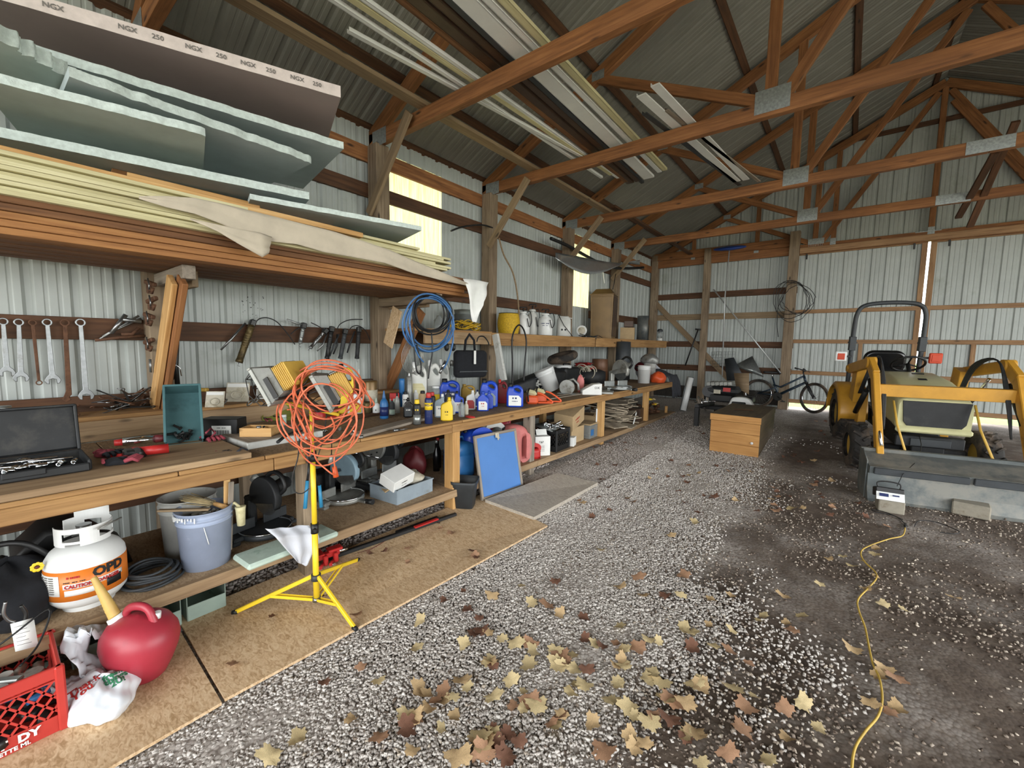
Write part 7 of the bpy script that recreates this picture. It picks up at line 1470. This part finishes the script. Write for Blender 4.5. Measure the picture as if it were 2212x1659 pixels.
for k in range(16):
    a_ = random.uniform(0, 6.28); 
    if fk is None: fk = thing('chrome_fitting', 'chrome plumbing fitting on the heap in the black crate', 'fitting', (0, 0, 0), group='fittings in the black crate'); M().tube([(-.08, 0, 0), (.04, 0, .01), (.07, .02, .02), (.07, .05, .02)], [.012, .012, .014, .012], 8).build('pipe_body', 'chrome', fk); o = fk
    else: o = dup(fk)
    o.location = (-2.98+random.uniform(-.12, .12), 4.6+random.uniform(-.16, .14), LZ+.27+.004*k); o.rotation_euler = (random.uniform(-.4, .4), random.uniform(-.5, .5), a_)
q_ = [(-3.1, 4.35, LZ+.33), (-2.85, 4.42, LZ+.27), (-2.9, 4.75, LZ+.27), (-3.15, 4.7, LZ+.32)]; tag(M().sheet([[Vector(q_[0]), Vector(q_[1])], [Vector(q_[3]), Vector(q_[2])]], .004).build('clear_sheet', 'galv'), 'bent grey sheet lying over the black crate', 'sheet')
t = thing('cardboard_box', 'plain lower cardboard box right of the black crate', 'box', (-3.02, 5.15, LZ), .05); M().box((0, 0, .11), (.26, .38, .22), None, .003).build('carton', 'cardboard', t); t = thing('cardboard_box', 'cardboard box with red print tipped on top of the plain one', 'box', (-3.02, 5.13, LZ+.25), Euler((.25, .1, .15))); M().box((0, 0, .11), (.28, .42, .22), None, .003).build('carton', 'cardboard', t); text('~mmmmm', .05, 'text_red', t, (.142, -.04, .13), (PI/2, 0, PI/2)); text('~mmmm', .035, 'text_red', t, (.142, -.04, .08), (PI/2, 0, PI/2))
tag(M().box((0, 0, .06), (.1, .14, .12), None, .003).build('white_carton', 'paper', loc=(-2.86, 4.93, LZ), rot=.3), 'small white carton at the shelf edge below the cardboard boxes', 'box')
t = thing('clear_bin', 'clear plastic bin with a blue label on the shelf', 'bin', (-2.98, 5.55, LZ), .05); M().box((0, 0, .10), (.26, .26, .20), None, .01).build('bin_body', 'clear', t); M().box((0, 0, .21), (.28, .28, .02), None, .006).build('lid', 'cardboard', t); M().box((.132, -.06, .09), (.003, .1, .09)).build('label', 'blue_can', t)
t = thing('cardboard_box', 'open cardboard box leaning at the fourth bench leg', 'box', (-3.1, 5.95, LZ), .3); M().box((0, 0, .14), (.3, .3, .28), None, .004).build('carton', 'cardboard', t); M().box((.1, -.15, .34), (.004, .26, .14), (0, .4, 0)).build('flap', 'cardboard', t)
tag(M().box((0, 0, .1), (.02, .12, .2), None, .003).build('plastic_sheet', 'white_plastic', loc=(-2.9, 5.72, LZ+.22), rot=.5), 'white plastic panel standing by the open cardboard box', 'panel')
# batts of insulation
for k in range(46):
    y = 6.55+random.gauss(.2, .2); x = -3.12+random.uniform(-.14, .16); z = LZ+.02+.010*k*.9; o = M().box((0, 0, 0), (.5, .34, .016), (random.uniform(-.15, .15), random.uniform(-.15, .15), random.uniform(-.5, .5)), .004).build('batt_strip', 'insulation', loc=(x, min(max(y, 6.25), 7.15), z)); tag(o, 'thin tan batt strip of the far shelf stack, number %s from the bottom' % ['one','two','three','four','five','six','seven','eight','nine','ten','eleven','twelve','thirteen','fourteen','fifteen','sixteen','seventeen','eighteen','nineteen','twenty'][k//3] , 'insulation strip', 'insulation strips on the lower shelf')
tag(M().box((0, 0, .12), (.3, .3, .24), None, .004).build('brown_box', 'brown_metal_dark', loc=(-3.0, 7.42, LZ), rot=.1), 'dark brown crate right of the insulation strips', 'box')
tag(M().box((0, 0, .1), (.02, .14, .22), None, .003).build('white_bag', 'paper', loc=(-2.88, 7.1, LZ), rot=Euler((0, .2, .4))), 'white sheet propped in front of the dark brown crate', 'sheet')
tag(junk('firewood', 'x', 'wood', (-3.1, 8.2, LZ+.04), (.3, .7, .2), 'dark_wood', 22, 6, .015, .035), 'pile of dark sticks at the far end of the lower shelf', 'sticks', kind='stuff')
for k, (y, z, lab) in enumerate(((8.05, .32, 'yellow glove on the stick pile at the end of the lower shelf'), (8.3, .2, 'second yellow glove below the first on the stick pile'))): glove((-2.95, y, LZ+z), .5+k, 'yellow', 'leaf_yellow', lab)
t = tag(M().cyl((0, 0, 0), (0, 0, .14), .03).build('wood_block', 'pine', loc=(-2.86, 8.75, LZ)), 'short pine stub at the far end of the lower shelf', 'block')
# ---------- compact tractor with loader ----------
tr = thing('tractor', 'compact yellow tractor with front loader and black roll bar at the right', 'tractor', (.47, 8.7, .24), Euler((.095, 0, .20), 'XYZ'))
def wheel(x, y, r, w_, nl, nm):
    mb = M(); R = Matrix.Rotation(PI/2, 3, 'Y')
    mb.lathe([(r*.55, -w_/2), (r*.8, -w_/2), (r*.96, -w_*.42), (r, -w_*.3), (r, w_*.3), (r*.96, w_*.42), (r*.8, w_/2), (r*.55, w_/2)], (x, y, r), R, 40, caps=False)
    for k in range(nl):
        a_ = 2*PI*k/nl
        for s_ in (-1, 1):
            ak = a_+(PI/nl if s_ > 0 else 0); c_ = Vector((x+s_*w_*.23, y+math.cos(ak)*(r+.008), r+math.sin(ak)*(r+.008)))
            Rm = Matrix.Rotation(ak-PI/2, 3, 'X') @ Matrix.Rotation(s_*.7, 3, 'Z'); mb.box(c_, (w_*.5, .028, .03), Rm, .004)
    o = mb.build(nm, 'rubber', tr); m2 = M(); m2.lathe([(r*.57, -w_*.3), (r*.5, -w_*.1), (r*.3, -w_*.05), (.06, -w_*.15), (0, -w_*.15)], (x, y, r), R, 28); m2.lathe([(r*.57, w_*.3), (r*.5, w_*.1), (r*.3, w_*.05), (.06, w_*.15), (0, w_*.15)], (x, y, r), R, 28); m2.build('rim', 'yellow_dull', o)
wheel(-.47, 0, .40, .27, 18, 'rear_tyre'); wheel(.47, 0, .40, .27, 18, 'rear_tyre'); wheel(-.60, -1.42, .29, .2, 16, 'front_tyre'); wheel(.60, -1.42, .29, .2, 16, 'front_tyre')
mb = M(); mb.box((0, -.6, .42), (.34, 1.9, .26), None, .02); mb.box((0, -1.42, .30), (.9, .1, .1), None, .01); mb.box((0, 0, .42), (.8, .14, .16), None, .02); mb.box((0, -1.72, .50), (.62, .10, .13), None, .01); mb.box((0, -1.70, .36), (.3, .1, .2), None, .01); mb.build('chassis', 'black_dusty', tr)
M().box((.0, -1.79, .50), (.36, .02, .09), None, .004).build('bumper_plate', 'charcoal', tr)
# hood lofted from cross-sections
def hs(y, w_, z0, z1, cr=.09):
    P_ = rrect(w_, z1-z0, cr, 0, (z0+z1)/2, 5); return [(x+.0, y, z+(.03*(1-(2*x/w_)**2) if z > (z0+z1)/2 else 0)) for x, z in P_]
loft([hs(-.62, .56, .72, 1.17), hs(-.9, .60, .68, 1.20), hs(-1.3, .64, .64, 1.17), hs(-1.58, .67, .64, 1.10), hs(-1.74, .67, .62, 1.03), hs(-1.80, .65, .62, 1.0, .06)], 'tractor_cream', 'hood', tr)
crv([[(-.30, .30), (-.275, .05), (-.24, .0), (.24, 0), (.275, .05), (.30, .30)]], .02, .004, 'black_dusty', 'grille', tr, (0, -1.81, .70), UP)
M().box((0, -1.815, .655), (.68, .05, .07), None, .02).build('lower_cowl', 'tractor_cream', tr)
mb = M(); mb.box((0, -1.15, 1.235), (.12, .03, .01), (.1, 0, 0), .003); mb.box((0, -1.32, 1.19), (.08, .05, .006), (.2, 0, 0)); mb.build('hood_slot', 'black', tr)
for s_ in (-1, 1):
    mb = M(); mb.add([Vector((s_*a_, y, z)) for a_ in (.30, .62) for y, z in [(.46*math.cos(t_), .42+.48*math.sin(t_)) for t_ in [i*PI/14*1.02+.0 for i in range(15)]]], [(i, i+1, i+16, i+15) for i in range(14)], True)
    g_ = [[Vector((s_*(.62-.02*j), .47*math.cos(t_), .42+.49*math.sin(t_)-(.0 if j else .05))) for j in range(2)] for t_ in [i*PI/14 for i in range(15)]]
    o = M().sheet([[Vector((s_*a_, .46*math.cos(t_), .42+.48*math.sin(t_)-(.06 if a_ > .6 else 0))) for a_ in (.28, .36, .5, .6, .63)] for t_ in [i*PI/16 for i in range(17)]], .012*s_).build('fender', 'tractor_yellow', tr)
    M().box((s_*.3, 0, .75), (.02, .8, .26), None, .005).build('fender_side', 'tractor_yellow', tr)
mb = M(); mb.box((0, -.04, .99), (.5, .46, .1), None, .04); mb.build('seat_cushion', 'black_gloss', tr)
o = crv([rrect(.52, .36, .13, 0, 0, 6)], .09, .035, 'black_gloss', 'seat_back', tr, (0, .22, 1.22), (PI/2+.1, 0, 0))
sw = Matrix.Rotation(-.7, 3, 'X'); c0 = Vector((.08, -.50, 1.28)); mb = M(); mb.tube([c0+sw @ Vector((.18*math.cos(a_), .18*math.sin(a_), 0)) for a_ in [2*PI*i/32 for i in range(32)]], .015, 8, closed=True)
for a_ in (.5, 2.6, 4.7): mb.tube([c0, c0+sw @ Vector((.18*math.cos(a_), .18*math.sin(a_), 0))], .01, 6)
mb.cyl(c0+sw @ Vector((0, 0, -.25)), c0, .025); mb.build('steering_wheel', 'black', tr); M().box((0, -.55, 1.05), (.46, .2, .22), (-.3, 0, 0), .03).build('dashboard', 'black_dusty', tr)
mb = M(); rp = spl([Vector(q) for q in ((-.42, .22, .62), (-.42, .22, 1.1), (-.42, .20, 1.7), (-.40, .19, 1.98), (-.30, .19, 2.10), (0, .19, 2.13), (.30, .19, 2.10), (.40, .19, 1.98), (.42, .20, 1.7), (.42, .22, 1.1), (.42, .22, .62))], 6, False); mb.tube(rp, .031, 12); mb.build('roll_bar', 'charcoal', tr)
for s_ in (-1, 1):
    mb = M(); mb.box((s_*.42, .21, 1.50), (.085, .085, .22), None, .006); mb.cyl((s_*.42-.06, .2, 1.52), (s_*.42+.06, .2, 1.52), .01); mb.build('roll_bar_hinge', 'charcoal', tr)
    o = M().box((s_*.565, .13, 1.30), (.11, .06, .115), None, .012).build('warning_lamp', 'red_lamp', tr); M().box((s_*.565, .125, 1.30), (.15, .04, .155), None, .012).build('lamp_bezel', 'white_plastic' if s_ < 0 else 'red_lamp', o); M().box((s_*.47, .16, 1.30), (.1, .03, .03)).build('lamp_arm', 'black', tr)
# loader
ld = []
for s_ in (-1, 1):
    x = s_*.60
    mb = M(); mb.box((s_*.44, -.78, .62), (.09, .16, .55), None, .006); mb.box((s_*.52, -.80, 1.02), (.10, .22, .5), (.15, 0, 0), .006); mb.build('loader_post', 'tractor_yellow', tr)
    bm_ = M(); a0 = Vector((x, -.72, 1.22)); a1 = Vector((x, -1.62, 1.42)); a2 = Vector((x, -1.86, 1.30)); a3 = Vector((x, -2.38, .42))
    for p_, q_, h_ in ((a0, a1, .13), (a1, a2, .14), (a2, a3, .11)):
        d_ = q_-p_; bm_.box((p_+q_)/2, (d_.length+.03, .065, h_), rot_to(d_), .008)
    bm_.cyl(a0-Vector((.05, 0, 0)), a0+Vector((.05, 0, 0)), .045); bm_.cyl(a1-Vector((.05, 0, 0)), a1+Vector((.05, 0, 0)), .07); bm_.build('loader_boom', 'tractor_yellow', tr)
    M().cyl((x-s_*.08, -.86, .62), (x-s_*.08, -1.25, 1.0), .032).build('lift_cylinder', 'black', tr); M().cyl((x-s_*.0, -1.72, 1.22), (x, -2.1, .85), .035).build('bucket_cylinder', 'black', tr)
    M().cyl((x-s_*.08, -1.25, 1.0), (x-s_*.08, -1.5, 1.25), .016).build('cylinder_rod', 'chrome', tr); M().cyl((x, -2.1, .85), (x, -2.4, .58), .016).build('cylinder_rod', 'chrome', tr)
    mb = M()
    for k in range(4): mb.tube(spl([Vector(q) for q in ((x-s_*(.08+.012*k), -.9, .9), (x-s_*(.10+.01*k), -1.2, 1.32+.015*k), (x-s_*.09, -1.62, 1.48), (x-s_*(.07+.01*k), -1.9, 1.15), (x-s_*.08, -2.1, .7))], 5, False), .009, 6)
    mb.build('hydraulic_hose', 'black_dusty', tr)
beam((-.60, -1.90, 1.13), (.60, -1.90, 1.13), .08, .14, 'tractor_yellow', 'cross_tube', tr)
for x0 in (-.40, .30): M().tube([(x0, -1.86, 1.0), (x0+.02, -2.0, .75), (x0+.05, -2.3, .47)], .012, 8).build('tie_rod', 'yellow_dull', tr)
bk = M(); W_ = 1.52; pf = [(-2.82, .03), (-2.76, .09), (-2.70, .20), (-2.68, .35), (-2.72, .36), (-2.72, .435), (-2.64, .44), (-2.36, .50), (-2.34, .53), (-2.30, .53), (-2.30, .42), (-2.34, .12), (-2.40, .02)]
vs = [Vector((s_*W_/2, y, z)) for s_ in (-1, 1) for y, z in pf]; n = len(pf)
bk.add(vs, [tuple(range(n))[::-1], tuple(range(n, 2*n))]+[(i, (i+1) % n, (i+1) % n+n, i+n) for i in range(n)])
bo = bk.build('loader_bucket', 'bucket_grey', tr)
for s_ in (-1, 1): crv([[(-.16, 0), (-.02, .0), (.14, .32), (.16, .50), (.06, .53), (-.14, .45)]], .012, .003, 'bucket_grey', 'bucket_cheek', bo, (s_*(W_/2+.006), -2.5, .02), (PI/2, 0, PI/2))
M().box((-.36, -2.745, .40), (.74, .03, .07), None, .006).build('bolt_on_lip', 'charcoal', bo); M().box((.40, -2.745, .40), (.72, .03, .07), None, .006).build('bolt_on_lip', 'charcoal', bo)
tag(M().tube([at(1985, 935, 1, 7.0), at(1990, 960, 1, 6.7), at(1988, 985, 1, 6.4), at(1975, 1002, 1, 6.1), at(1950, 1025, 1, 5.85), at(1938, 1050, 1, 5.7)], .004, 6).build('charger_lead', 'black'), 'thin black charger lead running up to the tractor nose', 'cord')
# ---------- wooden chest ----------
c = fl(1586, 983); ct = thing('wooden_chest', 'large hinged pine chest with a dusty top on the gravel', 'chest', (-1.24, 6.9, .06), .0)
W_, D_, H_ = .66, 1.5, .50
mb = M()
for k in range(3): mb.box((0, .01, .085+k*.165), (W_, .02, .162), None, .003)
mb.build('front_panel', 'chest_wood', ct)
for s_ in (-1, 1): beam((s_*(W_/2-.01), 0.02, H_/2), (s_*(W_/2-.01), D_, H_/2), .02, H_, 'chest_side', 'side_panel', ct)
M().box((0, D_, H_/2), (W_, .02, H_), None, .003).build('back_panel', 'weathered', ct)
beam((0, -.012, H_+.05), (0, D_+.01, H_+.05), W_+.02, .10, 'chest_side', 'lid', ct); M().box((0, -.016, H_+.05), (W_+.02, .012, .095), None, .003).build('lid_edge', 'chest_wood', ct)
M().lathe([(.012, 0), (.02, .01), (.02, .02), (0, .03)], (.24, -.01, .22), Matrix.Rotation(PI/2, 3, 'X'), 14).build('knob', 'white_plastic', ct)
tag(beam((-1.38, 7.5, .672), (-1.12, 7.6, .672), .03, .01, 'dark_wood', 'thin_stick'), 'thin dark stick lying on the chest lid', 'stick')
# ---------- bicycle ----------
Fw = at(1757, 871, 1, 11.15); Rw = at(1636, 868, 1, 11.35); Fw.z = zf(Fw.x, Fw.y)+.335; Rw.z = zf(Rw.x, Rw.y)+.335
bd = Vector((Fw.x-Rw.x, Fw.y-Rw.y, 0)); WB = bd.length; yaw = math.atan2(bd.y, bd.x)
bi = thing('bicycle', 'dark blue mountain bicycle leaning by the thick post of the back wall', 'bicycle', (Rw.x, Rw.y, Rw.z-.335), Euler((-.06, 0, yaw), 'XYZ'))
def bw(x, steer, nm):
    Rz = Matrix.Rotation(steer, 3, 'Z'); mb = M(); o_ = Vector((x, 0, .335)); C_ = lambda r, y=0, n=40: [o_+Rz @ Vector((r*math.cos(2*PI*i/n), y, r*math.sin(2*PI*i/n))) for i in range(n)]
    mb.tube(C_(.31), .025, 8, closed=True); w_ = mb.build(nm, 'rubber', bi); m2 = M(); m2.tube(C_(.278), .011, 6, closed=True); m2.build('rim', 'chrome', w_)
    m3 = M()
    for i in range(24): a_ = 2*PI*i/24; m3.tube([o_+Rz @ Vector((0, .03*(-1)**i, 0)), o_+Rz @ Vector((.275*math.cos(a_), 0, .275*math.sin(a_)))], .0016, 3)
    m3.cyl(o_+Rz @ Vector((0, -.045, 0)), o_+Rz @ Vector((0, .045, 0)), .018); m3.build('spokes', 'steel', w_)
bw(0, 0, 'rear_wheel'); bw(WB, -.45, 'front_wheel')
BBp = Vector((.42, 0, .30)); HT = Vector((WB-.22, 0, .80)); HB = Vector((WB-.18, 0, .66)); ST = Vector((.27, 0, .72))
mb = M(); mb.tube([HB, BBp+Vector((.02, 0, .05))], [.026, .03], 10); mb.tube([HT, Vector((.45, 0, .52)), Vector((.3, 0, .56))], .02, 10); mb.tube([BBp, ST], .018, 8); mb.tube([HT, HB], .024, 10)
for s_ in (-1, 1): mb.tube([BBp+Vector((0, s_*.03, .03)), Vector((0, s_*.06, .335))], .011, 6); mb.tube([Vector((.36, s_*.03, .5)), Vector((0, s_*.06, .335))], .011, 6)
mb.build('frame', 'bike_blue', bi)
mb = M()
for s_ in (-1, 1): mb.tube([HB+Vector((.01, s_*.06, 0)), Vector((WB-.07, s_*.06, .46)), Vector((WB, s_*.06, .335))], [.016, .021, .014], 8)
mb.tube([HB+Vector((.01, -.07, 0)), HB+Vector((.01, .07, 0))], .02, 8); mb.tube([HT, HT+Vector((-.03, 0, .1))], .014, 8); mb.build('fork', 'black', bi)
mb = M(); hb = HT+Vector((-.02, 0, .11)); mb.tube(spl([hb+Vector(q) for q in ((-.08, -.30, .05), (-.02, -.18, .03), (.03, -.05, 0), (.03, .05, 0), (-.02, .18, .03), (-.08, .30, .05))], 4, False), .012, 8); mb.build('handlebar', 'black', bi)
mb = M()
for s_ in (-1, 1): mb.tube([hb+Vector((-.08, s_*.31, .05)), hb+Vector((-.06, s_*.2, .035))], .018, 8); mb.tube([hb+Vector((.0, s_*.16, .02)), hb+Vector((.07, s_*.22, -.02))], .006, 5)
mb.build('grip', 'black', bi)
crv([spl([Vector(q) for q in ((-.13, -.07, 0), (-.13, .07, 0), (-.02, .05, 0), (.13, .015, 0), (.14, 0, 0), (.13, -.015, 0), (-.02, -.05, 0))], 4)], .05, .02, 'black', 'saddle', bi, (.22, 0, .84), (0, 0, 0)); M().cyl(ST, (.24, 0, .84), .013).build('seat_post', 'chrome', bi)
mb = M(); mb.lathe([(.095, -.004), (.095, .004)], BBp+Vector((0, -.05, 0)), Matrix.Rotation(PI/2, 3, 'X'), 24); mb.tube([BBp+Vector((0, -.07, 0)), BBp+Vector((.14, -.07, -.1))], .01, 6); mb.tube([BBp+Vector((0, .07, 0)), BBp+Vector((-.14, .07, .1))], .01, 6); mb.box(BBp+Vector((.14, -.11, -.1)), (.09, .08, .02)); mb.box(BBp+Vector((-.14, .11, .1)), (.09, .08, .02)); mb.build('crankset', 'dark_steel', bi)
# ---------- things by the back wall ----------
def pt(px, py, y): return at(px, py, 1, y)
t = thing('roof_rake', 'roof rake with blue scoop on a tall bright pole leaning on the back wall', 'roof rake', pt(1560, 812, 11.2))
L0 = t.location.copy(); top_ = pt(1576, 536, 11.35)
M().tube([Vector((0, 0, 0)), pt(1566, 640, 11.28)-L0, top_-L0], .014, 10).build('pole', 'pole_metal', t)
M().ball((0, 0, 0), (.36, .2, .055), None, 24, 10).build('scoop', 'disc_blue', t, top_-L0, Euler((.25, 0, .1)))
t = thing('long_pole', 'bright metal pole slanting down from the first post to the thick post', 'pole', pt(1541, 625, 11.4)); M().tube([(0, 0, 0), pt(1686, 806, 11.3)-t.location], .015, 10).build('tube', 'pole_metal', t); M().tube([pt(1676, 796, 11.31)-t.location, pt(1686, 808, 11.3)-t.location], .022, 10).build('end_grip', 'black', t)
t = thing('push_tool', 'black handled push tool leaning left of the first post', 'tool', pt(1480, 790, 11.4)); M().tube([(0, 0, 0), pt(1508, 712, 11.45)-t.location], .018, 8).build('handle', 'black', t); M().tube([pt(1502, 711, 11.45)-t.location, pt(1514, 712, 11.45)-t.location], .018, 8).build('grip', 'black', t)
mb = M(); a0 = pt(1525, 742, 11.6); 
for i in range(11): mb.tube([pt(1538+5*i, 760, 11.5), pt(1533+5.3*i, 792, 11.5)], .003, 4)
for i in range(6): mb.tube([pt(1537, 760+6.5*i, 11.5), pt(1589, 759+6.5*i, 11.5)], .003, 4)
tag(mb.build('wire_rack', 'steel'), 'square wire grid rack behind the diagonal board of back wall', 'rack')
def quad(pts, mat, nm, lab, cat, th=.006): 
    a_, b_, c_, d_ = pts; return tag(M().sheet([[a_, d_], [b_, c_]], th).build(nm, mat), lab, cat)
quad([pt(1585, 790, 11.45), pt(1625, 769, 11.45), pt(1642, 800, 11.4), pt(1650, 815, 11.3)], 'galv', 'sheet_metal', 'grey sheet metal piece leaning behind the snow blower', 'sheet metal'); quad([pt(1565, 775, 11.5), pt(1585, 772, 11.5), pt(1610, 822, 11.3), pt(1570, 822, 11.3)], 'charcoal', 'sheet_metal', 'dark folded sheet metal below the wire grid rack', 'sheet metal')
quad([pt(1585, 806, 11.1), pt(1618, 806, 11.1), pt(1618, 852, 11.0), pt(1590, 838, 11.0)], 'weathered', 'plywood_offcut', 'brown plywood piece standing behind the black machine', 'board')
# black machine with winch and engine on a drawbar
o0 = fl(1560, 900); y0 = 9.6; mc = thing('trailer_mover', 'black wheeled machine with a chrome winch head and red label by the back wall', 'machine', (pt(1530, 900, y0).x, y0, zf(-2, y0)))
def Q(px, py, y=y0): return pt(px, py, y)-mc.location
mb = M(); mb.box(Q(1562, 842), (.62, .4, .16), None, .05); mb.build('engine_cover', 'black_dusty', mc)
mb = M()
for k in range(6): mb.box(Q(1535+k*9, 828, y0-.06), (.075, .36, .08), (0, -.2, 0), .008)
mb.build('cooling_fins', 'cast_grey', mc)
mb = M(); mb.box(Q(1555, 858, y0), (.5, .4, .15), None, .02); mb.box(Q(1605, 862, y0+.1), (.4, .3, .12), None, .02); mb.cyl(Q(1530, 845, y0-.2), Q(1530, 845, y0+.1), .12, None, 20); mb.box(Q(1550, 880, y0), (.6, .3, .08), None, .01); mb.build('body', 'black', mc)
M().box(Q(1549, 846, y0-.21), (.13, .01, .08)).build('badge', 'old_paper', mc); M().box(Q(1570, 842, y0-.21), (.14, .01, .08)).build('red_label', 'red', mc)
mb = M(); mb.box(Q(1512, 866, y0-.35), (.10, .06, .12), None, .01); mb.tube([Q(1508, 856, y0-.4), Q(1516, 870, y0-.4), Q(1525, 888, y0-.4)], .02, 8); mb.box(Q(1528, 868, y0-.3), (.06, .04, .2), None, .01); mb.tube([Q(1545, 867, y0-.3), Q(1500, 868, y0-.35)], .018, 8); mb.build('hitch_head', 'chrome', mc)
mb = M(); a_ = Q(1505, 868, 9.0); b_ = Q(1505, 930, 8.3); mb.box((Q(1505, 878, y0-1.5)+Q(1505, 926, y0-1.5))/2, (.08, .08, .38), None, .006); mb.tube([Q(1505, 878, y0-1.5), Q(1540, 872, y0-.2)], .04, 8); mb.build('jack_leg', 'black', mc)
for px in (1560, 1600): mb = M(); mb.lathe([(.06, -.06), (.15, -.05), (.17, 0), (.15, .05), (.06, .06)], Q(px, 892, y0+.05), Matrix.Rotation(PI/2, 3, 'X'), 24); mb.build('wheel', 'rubber', mc)
# white and black case next to chest, foil roll, cable coil
t = thing('tool_case', 'white rounded case with a black front behind the wooden chest', 'case', pt(1600, 872, 9.0)); crv([spl([Vector(q) for q in ((-.2, -.18, 0), (-.17, .05, 0), (-.1, .12, 0), (.1, .12, 0), (.2, .03, 0), (.27, -.18, 0))], 5)], .16, .03, 'white_plastic', 'shell', t, (0, 0, .0), UP); M().box((-.02, -.09, -.04), (.24, .03, .16), None, .02).build('front_cover', 'black', t)
t = thing('insulation_roll', 'shiny foil insulation roll standing at the end of the bench', 'roll', (pt(1475, 888, 9.35).x, 9.35, zf(-2.9, 9.35)))
d_ = pt(1492, 815, 9.55)-Vector(t.location); M().tube([(0, 0, 0), d_], .075, 18).build('foil_wrap', 'foil', t); M().tube([(.01, -.02, .01), d_*.98+Vector((.01, -.02, 0))], .062, 14).build('core', 'white_plastic', t)
cb = thing('cable_coil', 'black cable coiled on the thick post of the back wall', 'cable', pt(1715, 650, 11.4)); mb = M()
for k in range(5): mb.tube([pt(1715+(26+5*k)*math.cos(a_)+random.uniform(-2, 2), 648+(30+3*k)*math.sin(a_)+7*math.sin(2*a_+k), 11.38-.02*k-.02*math.sin(a_))-cb.location for a_ in [2*PI*i/26 for i in range(27)]], .0065, 5, caps=False)
mb.tube([pt(*q, 11.36)-cb.location for q in ((1692, 640), (1680, 665), (1678, 700), (1681, 728))], .007, 5); mb.build('cable_loops', 'black', cb)
